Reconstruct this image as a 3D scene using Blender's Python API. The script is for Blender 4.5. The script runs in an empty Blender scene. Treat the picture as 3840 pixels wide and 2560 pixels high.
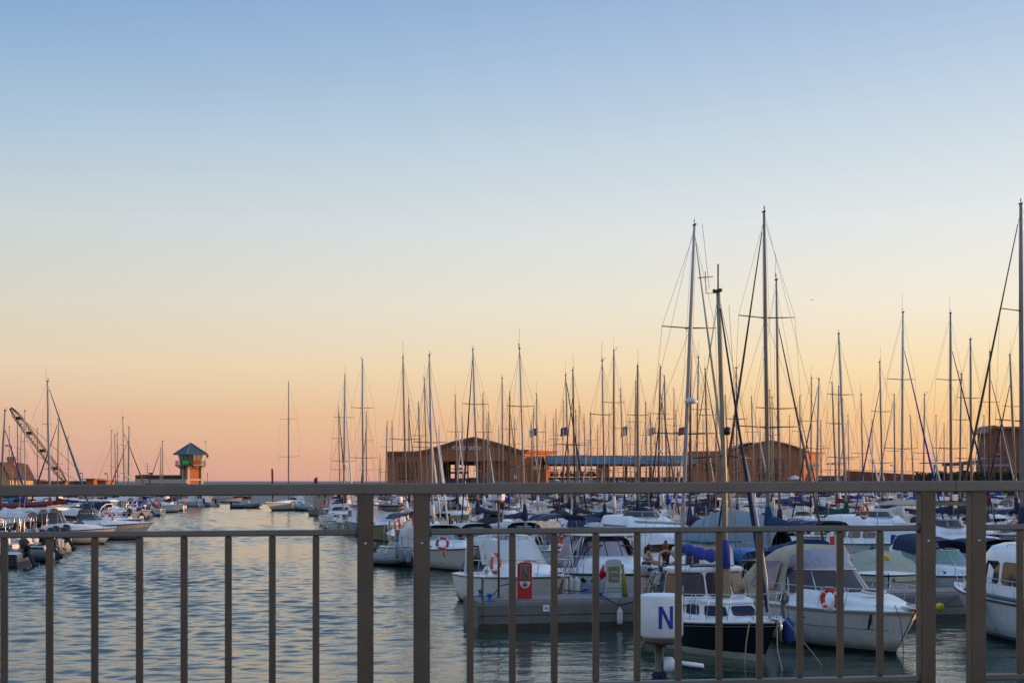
import bpy, math, random
from mathutils import Vector, Matrix
rnd = random.Random(7)
scene = bpy.context.scene
col = scene.collection
pi = math.pi

def lin(c):
    return tuple(((v/255.0)/12.92 if v/255.0 <= 0.04045 else (((v/255.0)+0.055)/1.055)**2.4) for v in c)

# ---------------------------------------------------------------- camera, sky, sun, exposure
FPX = 5333.0; CX = 1920.0; HY = 1803.0; CZ = 4.3
cam_d = bpy.data.cameras.new('camera'); cam = bpy.data.objects.new('camera', cam_d); col.objects.link(cam)
cam.location = (0, 0, CZ); cam.rotation_euler = (pi/2, 0, 0)
cam_d.sensor_width = 36.0; cam_d.lens = 50.0; cam_d.clip_start = 0.1; cam_d.clip_end = 90000
cam_d.shift_y = (HY-1280.0)/3840.0
cam_d.dof.use_dof = True; cam_d.dof.focus_distance = 42.0; cam_d.dof.aperture_fstop = 8.0
scene.camera = cam
scene.view_settings.view_transform = 'Standard'; scene.view_settings.look = 'None'
scene.view_settings.exposure = 0.0; scene.view_settings.gamma = 1.0
try: scene.view_settings.use_curve_mapping = False
except Exception: pass
scene.cycles.max_bounces = 5; scene.cycles.diffuse_bounces = 2; scene.cycles.glossy_bounces = 3
scene.cycles.transparent_max_bounces = 8; scene.cycles.transmission_bounces = 3
scene.cycles.caustics_reflective = False; scene.cycles.caustics_refractive = False

SUN_EL = math.radians(4.2)
SUN_DIR = Vector((0.985*math.cos(SUN_EL), 0.17*math.cos(SUN_EL), math.sin(SUN_EL)))
world = bpy.data.worlds.new('World'); scene.world = world; world.use_nodes = True
nt = world.node_tree; nt.nodes.clear()
def N(t, **kw):
    n = nt.nodes.new(t)
    for k, v in kw.items(): setattr(n, k, v)
    return n
tc = N('ShaderNodeTexCoord'); nrm = N('ShaderNodeVectorMath', operation='NORMALIZE'); nt.links.new(tc.outputs['Generated'], nrm.inputs[0])
sep = N('ShaderNodeSeparateXYZ'); nt.links.new(nrm.outputs[0], sep.inputs[0])
def ramp(stops):
    r = N('ShaderNodeValToRGB'); r.color_ramp.interpolation = 'B_SPLINE' if False else 'LINEAR'
    el = r.color_ramp.elements
    while len(el) < len(stops): el.new(0.5)
    for e, (p, c) in zip(el, stops):
        e.position = p; e.color = (*lin(c), 1)
    return r
# position along the ramp is sqrt(z), so the low sky gets room
zc = N('ShaderNodeMath', operation='MAXIMUM'); nt.links.new(sep.outputs[2], zc.inputs[0]); zc.inputs[1].default_value = 0.0
sq = N('ShaderNodeMath', operation='SQRT'); nt.links.new(zc.outputs[0], sq.inputs[0])
def P(y): return math.sqrt(max(0.0, math.sin(math.atan((HY-y)/FPX))))
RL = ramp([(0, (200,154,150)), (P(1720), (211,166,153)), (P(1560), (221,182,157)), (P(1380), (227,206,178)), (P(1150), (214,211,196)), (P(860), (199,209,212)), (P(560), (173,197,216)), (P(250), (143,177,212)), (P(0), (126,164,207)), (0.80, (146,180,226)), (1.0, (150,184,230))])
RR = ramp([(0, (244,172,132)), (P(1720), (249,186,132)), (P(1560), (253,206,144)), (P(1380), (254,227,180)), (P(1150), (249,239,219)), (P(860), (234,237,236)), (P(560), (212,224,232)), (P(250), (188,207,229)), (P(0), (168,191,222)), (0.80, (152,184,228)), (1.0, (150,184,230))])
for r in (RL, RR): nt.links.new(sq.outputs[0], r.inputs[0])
flat = N('ShaderNodeVectorMath', operation='MULTIPLY'); nt.links.new(nrm.outputs[0], flat.inputs[0]); flat.inputs[1].default_value = (1, 1, 0)
fl2 = N('ShaderNodeVectorMath', operation='NORMALIZE'); nt.links.new(flat.outputs[0], fl2.inputs[0])
dt = N('ShaderNodeVectorMath', operation='DOT_PRODUCT'); nt.links.new(fl2.outputs[0], dt.inputs[0]); dt.inputs[1].default_value = (0.985, 0.17, 0)
mr = N('ShaderNodeMapRange'); mr.interpolation_type = 'LINEAR'
nt.links.new(dt.outputs['Value'], mr.inputs[0]); mr.inputs[1].default_value = -0.28; mr.inputs[2].default_value = 0.56
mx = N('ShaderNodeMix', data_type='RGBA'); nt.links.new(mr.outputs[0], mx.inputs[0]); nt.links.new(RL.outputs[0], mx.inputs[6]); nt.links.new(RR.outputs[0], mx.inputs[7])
# glow round the low sun, off to the right
d3 = N('ShaderNodeVectorMath', operation='DOT_PRODUCT'); nt.links.new(nrm.outputs[0], d3.inputs[0]); d3.inputs[1].default_value = SUN_DIR
m0 = N('ShaderNodeMath', operation='MAXIMUM'); nt.links.new(d3.outputs['Value'], m0.inputs[0]); m0.inputs[1].default_value = 0
pw = N('ShaderNodeMath', operation='POWER'); nt.links.new(m0.outputs[0], pw.inputs[0]); pw.inputs[1].default_value = 14
gl = N('ShaderNodeMix', data_type='RGBA', blend_type='ADD'); nt.links.new(pw.outputs[0], gl.inputs[0]); nt.links.new(mx.outputs[2], gl.inputs[6]); gl.inputs[7].default_value = (1.3, 0.75, 0.32, 1)
# a physical sky underneath
sky = N('ShaderNodeTexSky'); sky.sky_type = 'NISHITA'; sky.sun_disc = False
sky.sun_elevation = SUN_EL; sky.sun_rotation = math.atan2(SUN_DIR.x, SUN_DIR.y); sky.dust_density = 2.0
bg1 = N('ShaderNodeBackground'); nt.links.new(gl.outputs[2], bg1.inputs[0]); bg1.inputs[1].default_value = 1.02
bg2 = N('ShaderNodeBackground'); nt.links.new(sky.outputs[0], bg2.inputs[0]); bg2.inputs[1].default_value = 0.05
ad = N('ShaderNodeMixShader'); ad.inputs[0].default_value = 0.03
nt.links.new(bg1.outputs[0], ad.inputs[1]); nt.links.new(bg2.outputs[0], ad.inputs[2])
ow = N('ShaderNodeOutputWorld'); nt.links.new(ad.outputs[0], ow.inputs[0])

sun_d = bpy.data.lights.new('sun', 'SUN'); sun = bpy.data.objects.new('sun', sun_d); col.objects.link(sun)
sun_d.energy = 4.8; sun_d.angle = math.radians(0.6); sun_d.color = (1.0, 0.50, 0.20)
sun.rotation_euler = (-SUN_DIR).to_track_quat('-Z', 'Y').to_euler()

# ---------------------------------------------------------------- materials
MATS = {}
def mat(name, c, rough=0.5, metal=0.0, var=0.12, scale=3.0, bump=0.0, bscale=20.0, emit=0.0, spec=0.5, alpha=1.0, stretch=None):
    if name in MATS: return MATS[name]
    m = bpy.data.materials.new(name); m.use_nodes = True; t = m.node_tree
    b = t.nodes['Principled BSDF']
    b.inputs['Roughness'].default_value = rough; b.inputs['Metallic'].default_value = metal
    b.inputs['Specular IOR Level'].default_value = spec
    b.inputs['Base Color'].default_value = (*c, 1)
    b.inputs['Alpha'].default_value = alpha
    if emit: b.inputs['Emission Color'].default_value = (*c, 1); b.inputs['Emission Strength'].default_value = emit
    if var > 0:
        co = t.nodes.new('ShaderNodeTexCoord'); no = t.nodes.new('ShaderNodeTexNoise'); no.inputs['Scale'].default_value = scale
        no.inputs['Detail'].default_value = 5; no.inputs['Roughness'].default_value = 0.65
        src = co.outputs['Object']
        if stretch:
            mp = t.nodes.new('ShaderNodeMapping'); mp.inputs['Scale'].default_value = stretch; t.links.new(src, mp.inputs[0]); src = mp.outputs[0]
        t.links.new(src, no.inputs['Vector'])
        r = t.nodes.new('ShaderNodeMapRange'); r.inputs[1].default_value = 0.3; r.inputs[2].default_value = 0.72
        r.inputs[3].default_value = 1-var; r.inputs[4].default_value = 1+var*0.6
        t.links.new(no.outputs[0], r.inputs[0])
        mu = t.nodes.new('ShaderNodeVectorMath'); mu.operation = 'SCALE'; mu.inputs[0].default_value = c
        t.links.new(r.outputs[0], mu.inputs['Scale']); t.links.new(mu.outputs[0], b.inputs['Base Color'])
        if bump > 0:
            n2 = t.nodes.new('ShaderNodeTexNoise'); n2.inputs['Scale'].default_value = bscale; n2.inputs['Detail'].default_value = 4
            t.links.new(src, n2.inputs['Vector'])
            bp = t.nodes.new('ShaderNodeBump'); bp.inputs['Strength'].default_value = bump; bp.inputs['Distance'].default_value = 0.02
            t.links.new(n2.outputs[0], bp.inputs['Height']); t.links.new(bp.outputs[0], b.inputs['Normal'])
    MATS[name] = m
    return m
WHITE = mat('white_gelcoat', (0.86,0.86,0.86), 0.28, var=0.10, scale=1.3)
WHITE2 = mat('aged_white_gelcoat', (0.70,0.69,0.66), 0.35, var=0.16, scale=2)
CREAM = mat('cream_gelcoat', (0.56,0.53,0.40), 0.35, var=0.12, scale=2)
NAVYH = mat('black_navy_hull_paint', (0.008,0.010,0.020), 0.12, var=0.2)
BLUEH = mat('blue_hull_paint', (0.02,0.07,0.22), 0.2)
REDH = mat('dark_red_hull_paint', (0.22,0.02,0.02), 0.3)
ANTI = mat('dark_antifouling', (0.02,0.022,0.03), 0.6, var=0.3)
ANTIW = mat('greenish_white_waterline', (0.42,0.48,0.42), 0.4, var=0.25)
RUBB = mat('dark_rubber', (0.015,0.015,0.017), 0.5)
GLASSD = mat('dark_boat_glass', (0.018,0.02,0.025), 0.06, var=0, spec=0.8)
GLASSB = mat('brown_tinted_glass', (0.075,0.052,0.05), 0.16, var=0.3, scale=1.5, spec=0.35)
GLASSG = mat('pale_green_glass', (0.16,0.28,0.24), 0.10, var=0.25, scale=2, spec=0.7)
GLASSC = mat('clear_vinyl_window', (0.30,0.27,0.33), 0.3, var=0.25, scale=2.5, stretch=(1,6,0.6))
STEEL = mat('polished_steel', (0.55,0.55,0.56), 0.25, 0.9, var=0.05)
ALU = mat('mast_aluminium', (0.27,0.24,0.215), 0.5, 0.1, var=0.15, scale=1.5)
ALUD = mat('dark_mast', (0.10,0.075,0.065), 0.45, 0.2, var=0.2)
WOODM = mat('varnished_cream_mast', (0.31,0.285,0.20), 0.45, var=0.2)
MASTW = mat('white_painted_mast', (0.42,0.42,0.41), 0.4, var=0.12)
WIRE = mat('rigging_wire', (0.12,0.11,0.11), 0.4, 0.5, var=0)
F_NAVY = mat('navy_canvas', (0.012,0.02,0.065), 0.85, var=0.25, scale=4, bump=0.4, bscale=9)
F_BLUE = mat('royal_blue_canvas', (0.012,0.035,0.30), 0.8, var=0.3, scale=4, bump=0.5, bscale=8)
F_LBLUE = mat('bright_blue_tarp', (0.02,0.17,0.50), 0.55, var=0.25, scale=5, bump=0.6, bscale=8)
F_GREY = mat('pale_blue_grey_tarp', (0.20,0.27,0.33), 0.8, var=0.15, scale=3, bump=0.5, bscale=6)
F_WHITE = mat('off_white_canvas', (0.62,0.62,0.60), 0.8, var=0.12, scale=3, bump=0.4, bscale=8)
F_BEIGE = mat('beige_canvas', (0.46,0.40,0.28), 0.85, var=0.18, scale=3, bump=0.5, bscale=8)
F_SAGE = mat('sage_beige_cover', (0.36,0.37,0.28), 0.85, var=0.15, scale=2, bump=0.4, bscale=6)
F_GREEN = mat('dark_green_canvas', (0.008,0.075,0.04), 0.85, var=0.25, scale=4, bump=0.5, bscale=8)
F_RED = mat('burgundy_canvas', (0.16,0.012,0.02), 0.85, var=0.25, scale=4, bump=0.5, bscale=8)
F_TEAL = mat('teal_canvas', (0.02,0.13,0.20), 0.85, var=0.25, scale=4)
ORANGE = mat('lifebuoy_orange', (0.68,0.06,0.018), 0.45, var=0.15, scale=6)
LBWHITE = mat('reflective_white_tape', (0.75,0.75,0.74), 0.35, var=0.05)
FWHITE = mat('fender_white', (0.62,0.62,0.58), 0.4, var=0.2, scale=6)
FBLUE = mat('fender_blue_sock', (0.012,0.06,0.26), 0.85, var=0.25, scale=8)
FBLACK = mat('fender_black_sock', (0.012,0.012,0.02), 0.85, var=0.25, scale=8)
FGREY = mat('fender_grey_sock', (0.24,0.28,0.33), 0.8, var=0.2, scale=8)
YEL = mat('yellow_plastic', (0.72,0.55,0.01), 0.45, var=0.12, scale=5)
ROPE = mat('sun_bleached_rope', (0.38,0.30,0.17), 0.9, var=0.3, scale=30)
ROPED = mat('dark_mooring_rope', (0.06,0.055,0.05), 0.9, var=0.3, scale=30)
ROPEG = mat('blue_grey_rope', (0.09,0.12,0.15), 0.9, var=0.3, scale=30)
TEAK = mat('teak_wood', (0.26,0.15,0.08), 0.6, var=0.3, scale=6, stretch=(1,8,8))
CONC = mat('pier_concrete', (0.17,0.165,0.15), 0.85, var=0.25, scale=1.2, bump=0.5, bscale=14)
CONCD = mat('wet_weedy_concrete', (0.05,0.045,0.03), 0.6, var=0.5, scale=3, bump=0.8, bscale=10)
PLANK = mat('pier_deck_boards', (0.24,0.19,0.17), 0.8, var=0.3, scale=2)
MOTORK = mat('black_outboard_paint', (0.015,0.016,0.02), 0.25, var=0.1)
MOTORG = mat('grey_outboard_paint', (0.25,0.28,0.30), 0.3, var=0.1)
def rusty(m):
    t = m.node_tree; b = t.nodes['Principled BSDF']; src = b.inputs['Base Color'].links[0].from_socket
    co = t.nodes.new('ShaderNodeTexCoord'); n = t.nodes.new('ShaderNodeTexNoise'); n.inputs['Scale'].default_value = 3.2; n.inputs['Detail'].default_value = 9; n.inputs['Roughness'].default_value = 0.75; t.links.new(co.outputs['Object'], n.inputs['Vector'])
    r = t.nodes.new('ShaderNodeMapRange'); t.links.new(n.outputs[0], r.inputs[0]); r.inputs[1].default_value = 0.60; r.inputs[2].default_value = 0.70; r.inputs[3].default_value = 0.0; r.inputs[4].default_value = 0.75
    mx_ = t.nodes.new('ShaderNodeMix'); mx_.data_type = 'RGBA'; t.links.new(r.outputs[0], mx_.inputs[0]); t.links.new(src, mx_.inputs[6]); mx_.inputs[7].default_value = (0.13,0.065,0.03,1)
    mp = t.nodes.new('ShaderNodeMapping'); mp.inputs['Scale'].default_value = (1.5,1.5,60); t.links.new(co.outputs['Object'], mp.inputs[0])
    n3 = t.nodes.new('ShaderNodeTexNoise'); n3.inputs['Scale'].default_value = 4; n3.inputs['Detail'].default_value = 3; t.links.new(mp.outputs[0], n3.inputs['Vector'])
    r3 = t.nodes.new('ShaderNodeMapRange'); t.links.new(n3.outputs[0], r3.inputs[0]); r3.inputs[3].default_value = 0.30; r3.inputs[4].default_value = 0.62; t.links.new(r3.outputs[0], b.inputs['Roughness'])
    t.links.new(mx_.outputs[2], b.inputs['Base Color']); return m
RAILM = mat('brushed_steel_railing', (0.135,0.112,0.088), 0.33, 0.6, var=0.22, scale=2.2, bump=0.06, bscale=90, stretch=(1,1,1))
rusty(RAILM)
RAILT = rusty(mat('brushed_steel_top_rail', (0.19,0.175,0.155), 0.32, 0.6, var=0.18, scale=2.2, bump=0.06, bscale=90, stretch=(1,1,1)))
BROWN = mat('brown_plank_cladding', (0.39,0.145,0.065), 0.75, var=0.30, scale=2.0, stretch=(3,3,0.15))
BROWNC = mat('brown_cornice', (0.25,0.12,0.065), 0.7, var=0.15, scale=1)
OCHRE = mat('orange_brown_cladding', (0.42,0.13,0.035), 0.75, var=0.2, scale=2.0, stretch=(3,3,0.15))
BLUEROOF = mat('blue_metal_roof', (0.07,0.20,0.31), 0.5, 0.0, var=0.15, scale=0.6, stretch=(4,1,1))
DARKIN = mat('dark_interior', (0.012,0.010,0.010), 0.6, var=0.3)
SHUT = mat('warm_window_shutter', (0.22,0.10,0.03), 0.5, var=0.4, scale=2)
BRICK = mat('tower_brick', (0.42,0.14,0.055), 0.8, var=0.2, scale=1.5)
PILAS = mat('concrete_pilaster', (0.52,0.42,0.33), 0.7, var=0.12)
YWALL = mat('yellow_render', (0.58,0.40,0.16), 0.8, var=0.12)
GREYM = mat('grey_painted_metal', (0.16,0.17,0.17), 0.45, 0.3, var=0.1)
GREYR = mat('grey_terrace_roof', (0.10,0.115,0.12), 0.7, var=0.15)
QUAYM = mat('quay_concrete', (0.20,0.18,0.15), 0.85, var=0.25, scale=0.4)
LEAF = mat('hedge_leaves', (0.035,0.06,0.018), 0.7, var=0.45, scale=1.2)
REDP = mat('red_pedestal_paint', (0.50,0.008,0.02), 0.3, var=0.10, scale=4)
GREYP = mat('pale_grey_pedestal', (0.42,0.46,0.46), 0.45, var=0.15, scale=4)
PANELM = mat('pedestal_meter_panel', (0.22,0.20,0.12), 0.3, var=0.35, scale=9)
BOLL = mat('bollard_blue', (0.01,0.13,0.42), 0.45, var=0.2, scale=8)
SIGNB = mat('sign_letter_blue', (0.008,0.045,0.36), 0.4, var=0)
SIGNW = mat('sign_lamp_white', (0.84,0.84,0.88), 0.5, var=0.10, scale=5, bump=0.15, bscale=50)
RUST = mat('weathered_pole', (0.16,0.125,0.095), 0.55, 0.3, var=0.35, scale=8)
SKIN = mat('tanned_skin', (0.52,0.27,0.17), 0.55, var=0.08)
LETW = mat('pale_letters', (0.85,0.85,0.82), 0.5, var=0)

def mixmat(name, base, noise_scale, c2, lo, hi, coord='Object', zfade=None):
    return base

def grime(base, name):
    "the same paint with a weedy tide line and faint rain streaks"
    m = base.copy(); m.name = name; t = m.node_tree; b = t.nodes['Principled BSDF']
    src = b.inputs['Base Color'].links[0].from_socket
    co = t.nodes.new('ShaderNodeTexCoord'); sp = t.nodes.new('ShaderNodeSeparateXYZ'); t.links.new(co.outputs['Object'], sp.inputs[0])
    n = t.nodes.new('ShaderNodeTexNoise'); n.inputs['Scale'].default_value = 2.5; n.inputs['Detail'].default_value = 6; t.links.new(co.outputs['Object'], n.inputs['Vector'])
    a = t.nodes.new('ShaderNodeMath'); a.operation = 'MULTIPLY_ADD'; t.links.new(n.outputs[0], a.inputs[0]); a.inputs[1].default_value = 0.35; t.links.new(sp.outputs[2], a.inputs[2])
    r = t.nodes.new('ShaderNodeMapRange'); t.links.new(a.outputs[0], r.inputs[0]); r.inputs[1].default_value = 0.28; r.inputs[2].default_value = 0.58; r.inputs[3].default_value = 0.75; r.inputs[4].default_value = 0.0
    mp = t.nodes.new('ShaderNodeMapping'); mp.inputs['Scale'].default_value = (5,5,0.5); t.links.new(co.outputs['Object'], mp.inputs[0])
    n2 = t.nodes.new('ShaderNodeTexNoise'); n2.inputs['Scale'].default_value = 2.0; n2.inputs['Detail'].default_value = 5; t.links.new(mp.outputs[0], n2.inputs['Vector'])
    r2 = t.nodes.new('ShaderNodeMapRange'); t.links.new(n2.outputs[0], r2.inputs[0]); r2.inputs[1].default_value = 0.54; r2.inputs[2].default_value = 0.85; r2.inputs[3].default_value = 0.0; r2.inputs[4].default_value = 0.4
    m1 = t.nodes.new('ShaderNodeMix'); m1.data_type = 'RGBA'; t.links.new(r2.outputs[0], m1.inputs[0]); t.links.new(src, m1.inputs[6]); m1.inputs[7].default_value = (0.30,0.27,0.20,1)
    m2 = t.nodes.new('ShaderNodeMix'); m2.data_type = 'RGBA'; t.links.new(r.outputs[0], m2.inputs[0]); t.links.new(m1.outputs[2], m2.inputs[6]); m2.inputs[7].default_value = (0.13,0.14,0.08,1)
    t.links.new(m2.outputs[2], b.inputs['Base Color']); return m
DIRTY = {m.name: grime(m, 'weathered_'+m.name) for m in (WHITE, WHITE2, CREAM)}
# water: near sheet has real waves; the material only adds the finest ripples
def water_material(name, rough, c, layers):
    m = bpy.data.materials.new(name); m.use_nodes = True; t = m.node_tree; b = t.nodes['Principled BSDF']
    b.inputs['Base Color'].default_value = (*c, 1); b.inputs['Roughness'].default_value = rough; b.inputs['IOR'].default_value = 1.36
    co = t.nodes.new('ShaderNodeTexCoord'); prev = None
    for sc, dist, det, stretch in layers:
        mp = t.nodes.new('ShaderNodeMapping'); mp.inputs['Scale'].default_value = stretch; mp.inputs['Rotation'].default_value = (0,0,math.radians(7+sc*3))
        t.links.new(co.outputs['Object'], mp.inputs[0])
        n = t.nodes.new('ShaderNodeTexNoise'); n.inputs['Scale'].default_value = sc; n.inputs['Detail'].default_value = det; n.inputs['Roughness'].default_value = 0.5
        t.links.new(mp.outputs[0], n.inputs['Vector'])
        bp = t.nodes.new('ShaderNodeBump'); bp.inputs['Strength'].default_value = 1.0; bp.inputs['Distance'].default_value = dist
        t.links.new(n.outputs[0], bp.inputs['Height'])
        if prev: t.links.new(prev.outputs[0], bp.inputs['Normal'])
        prev = bp
    t.links.new(prev.outputs[0], b.inputs['Normal'])
    return m
WATER = water_material('harbour_water', 0.03, (0.018,0.046,0.031), ((10.0, 0.010, 2, (0.5,1,1)),))
SEA = water_material('open_sea_water', 0.42, (0.020,0.045,0.060), ((0.5, 0.4, 3, (0.4,1,1)), (2.0, 0.2, 3, (0.4,1,1))))

# ---------------------------------------------------------------- mesh builder
class MB:
    def __init__(s): s.v = []; s.f = []; s.m = []; s.s = []
    def add(s, vs, fs, mi=0, smooth=False):
        o = len(s.v); s.v.extend([tuple(v) for v in vs])
        for f in fs: s.f.append(tuple(i+o for i in f)); s.m.append(mi); s.s.append(smooth)
        return s
    def box(s, c, d, mi=0, rz=0.0, bev=0.0):
        cx, cy, cz = c; dx, dy, dz = d[0]/2, d[1]/2, d[2]/2
        ca, sa = math.cos(rz), math.sin(rz)
        if bev <= 0: ring = [(-dx,-dy),(dx,-dy),(dx,dy),(-dx,dy)]
        else: ring = [(-dx+bev,-dy),(dx-bev,-dy),(dx,-dy+bev),(dx,dy-bev),(dx-bev,dy),(-dx+bev,dy),(-dx,dy-bev),(-dx,-dy+bev)]
        n = len(ring); vs = []
        lv = [(-dz,1.0),(dz,1.0)] if bev <= 0 else [(-dz,0),(-dz+bev,1),(dz-bev,1),(dz,0)]
        for z, k in lv:
            for x, y in ring:
                if bev > 0 and k == 0:
                    x = math.copysign(max(0,abs(x)-bev), x); y = math.copysign(max(0,abs(y)-bev), y)
                vs.append((cx+x*ca-y*sa, cy+x*sa+y*ca, cz+z))
        fs = [tuple(reversed(range(n)))] + [tuple(range((len(lv)-1)*n, len(lv)*n))]
        for l in range(len(lv)-1):
            for i in range(n): j = (i+1)%n; fs.append((l*n+i, l*n+j, (l+1)*n+j, (l+1)*n+i))
        return s.add(vs, fs, mi)
    def tube(s, pts, r, n=6, mi=0, cap=True, smooth=True, flat=1.0):
        pts = [Vector(p) for p in pts]
        if not isinstance(r, (list, tuple)): r = [r]*len(pts)
        vs = []; up = None
        for i, p in enumerate(pts):
            a = pts[max(0,i-1)]; b = pts[min(len(pts)-1,i+1)]; d = (b-a)
            if d.length < 1e-9: d = Vector((0,0,1))
            d.normalize()
            if up is None:
                up = Vector((0,0,1)) if abs(d.z) < 0.9 else Vector((1,0,0))
            u = (up - d*up.dot(d))
            if u.length < 1e-6: u = Vector((1,0,0)) - d*d.x
            u.normalize(); w = d.cross(u); up = u
            for k in range(n):
                a2 = 2*pi*k/n
                vs.append(p + u*(math.sin(a2)*r[i]) + w*(math.cos(a2)*r[i]*flat))
        fs = []
        for i in range(len(pts)-1):
            for k in range(n): j = (k+1)%n; fs.append((i*n+k, i*n+j, (i+1)*n+j, (i+1)*n+k))
        if cap: fs.append(tuple(reversed(range(n)))); fs.append(tuple(range((len(pts)-1)*n, len(pts)*n)))
        return s.add(vs, fs, mi, smooth)
    def lathe(s, prof, c=(0,0,0), n=12, mi=0, smooth=True, axis='z'):
        vs = []
        for r, z in prof:
            for k in range(n):
                a = 2*pi*k/n; x, y = r*math.cos(a), r*math.sin(a)
                p = (x, y, z) if axis == 'z' else ((z, x, y) if axis == 'x' else (x, z, y))
                vs.append((c[0]+p[0], c[1]+p[1], c[2]+p[2]))
        fs = []
        for i in range(len(prof)-1):
            for k in range(n): j = (k+1)%n; fs.append((i*n+k, i*n+j, (i+1)*n+j, (i+1)*n+k))
        fs.append(tuple(reversed(range(n)))); fs.append(tuple(range((len(prof)-1)*n, len(prof)*n)))
        return s.add(vs, fs, mi, smooth)
    def loft(s, rings, mi=0, smooth=True, closed=False, cap0=False, cap1=False, band=None):
        n = len(rings[0]); vs = [p for r in rings for p in r]
        fs = []; ms = []
        for i in range(len(rings)-1):
            for k in range(n if closed else n-1):
                j = (k+1)%n; fs.append((i*n+k, i*n+j, (i+1)*n+j, (i+1)*n+k)); ms.append(band(k) if band else mi)
        o = len(s.v); s.v.extend([tuple(v) for v in vs])
        for f, m_ in zip(fs, ms): s.f.append(tuple(i+o for i in f)); s.m.append(m_); s.s.append(smooth)
        if cap0: s.f.append(tuple(o+i for i in reversed(range(n)))); s.m.append(mi); s.s.append(False)
        if cap1: s.f.append(tuple(o+(len(rings)-1)*n+i for i in range(n))); s.m.append(mi); s.s.append(False)
        return s
    def prism(s, poly, y0, y1, mi=0):
        "poly: list of (x,z), extruded from y0 to y1"
        n = len(poly); vs = [(x, y0, z) for x, z in poly]+[(x, y1, z) for x, z in poly]
        fs = [tuple(range(n)), tuple(reversed(range(n, 2*n)))]
        for i in range(n): j = (i+1)%n; fs.append((j, i, n+i, n+j))
        return s.add(vs, fs, mi)
    def torus(s, c, R, r, n=20, k=8, mi=0, axis='y', split=None):
        vs = []
        for i in range(n):
            a = 2*pi*i/n
            for q in range(k):
                b = 2*pi*q/k; rr = R+r*math.cos(b); h = r*math.sin(b)
                x, z = rr*math.cos(a), rr*math.sin(a)
                p = (x, h, z) if axis == 'y' else ((h, x, z) if axis == 'x' else (x, z, h))
                vs.append((c[0]+p[0], c[1]+p[1], c[2]+p[2]))
        o = len(s.v); s.v.extend(vs)
        for i in range(n):
            for q in range(k):
                j = (i+1)%n; p2 = (q+1)%k
                s.f.append((o+i*k+q, o+j*k+q, o+j*k+p2, o+i*k+p2)); s.s.append(True)
                s.m.append(split(i, n) if split else mi)
        return s
    def mesh(s, name, mats):
        me = bpy.data.meshes.new(name); me.from_pydata(s.v, [], s.f)
        for m in (mats if isinstance(mats, (list, tuple)) else [mats]): me.materials.append(m)
        me.polygons.foreach_set('material_index', s.m); me.polygons.foreach_set('use_smooth', s.s)
        me.update(); return me
    def build(s, name, mats, parent=None, loc=None, rz=None):
        o = bpy.data.objects.new(name, s.mesh(name, mats)); col.objects.link(o)
        if parent: o.parent = parent
        if loc: o.location = loc
        if rz is not None: o.rotation_euler = (0,0,rz)
        return o

def tag(o, label=None, cat=None, group=None, kind=None):
    if label: o['label'] = label
    if cat: o['category'] = cat
    if group: o['group'] = group
    if kind: o['kind'] = kind
    return o
def empty(name, loc=(0,0,0), rz=0.0, label=None, cat=None, group=None):
    o = bpy.data.objects.new(name, None); col.objects.link(o); o.location = loc; o.rotation_euler = (0,0,rz)
    o.empty_display_size = 0.2
    return tag(o, label, cat, group)
KIDS = {}
def children(o): return [c for c in o.children]
def copy_tree(o, parent=None):
    c = o.copy(); col.objects.link(c)
    if parent: c.parent = parent
    for ch in children(o): copy_tree(ch, c)
    return c
def pm(px, off=0.0, z=0.83): return row_point(px, 41.15+off, 0.22)+Vector((0,0,z))
def WX(px, D): return (px-CX)/FPX*D
def WZ(py, D): return CZ-(py-HY)/FPX*D
def AT(px, py, D): return Vector((WX(px, D), D, WZ(py, D)))
def text_mesh(body, size, depth, material, name, parent, loc, rot=(pi/2,0,0), shear=0.0, align='CENTER', bend=None):
    cu = bpy.data.curves.new(name, 'FONT'); cu.body = body; cu.size = size; cu.extrude = depth; cu.shear = shear
    cu.align_x = align; cu.resolution_u = 3
    t = bpy.data.objects.new('tmp_text', cu); col.objects.link(t)
    dg = bpy.context.evaluated_depsgraph_get(); me = bpy.data.meshes.new_from_object(t.evaluated_get(dg))
    bpy.data.objects.remove(t); 
    if bend:
        for v in me.vertices: v.co = bend(v.co)
    me.materials.clear(); me.materials.append(material)
    o = bpy.data.objects.new(name, me); col.objects.link(o); o.parent = parent; o.location = loc; o.rotation_euler = rot
    return o

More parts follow.
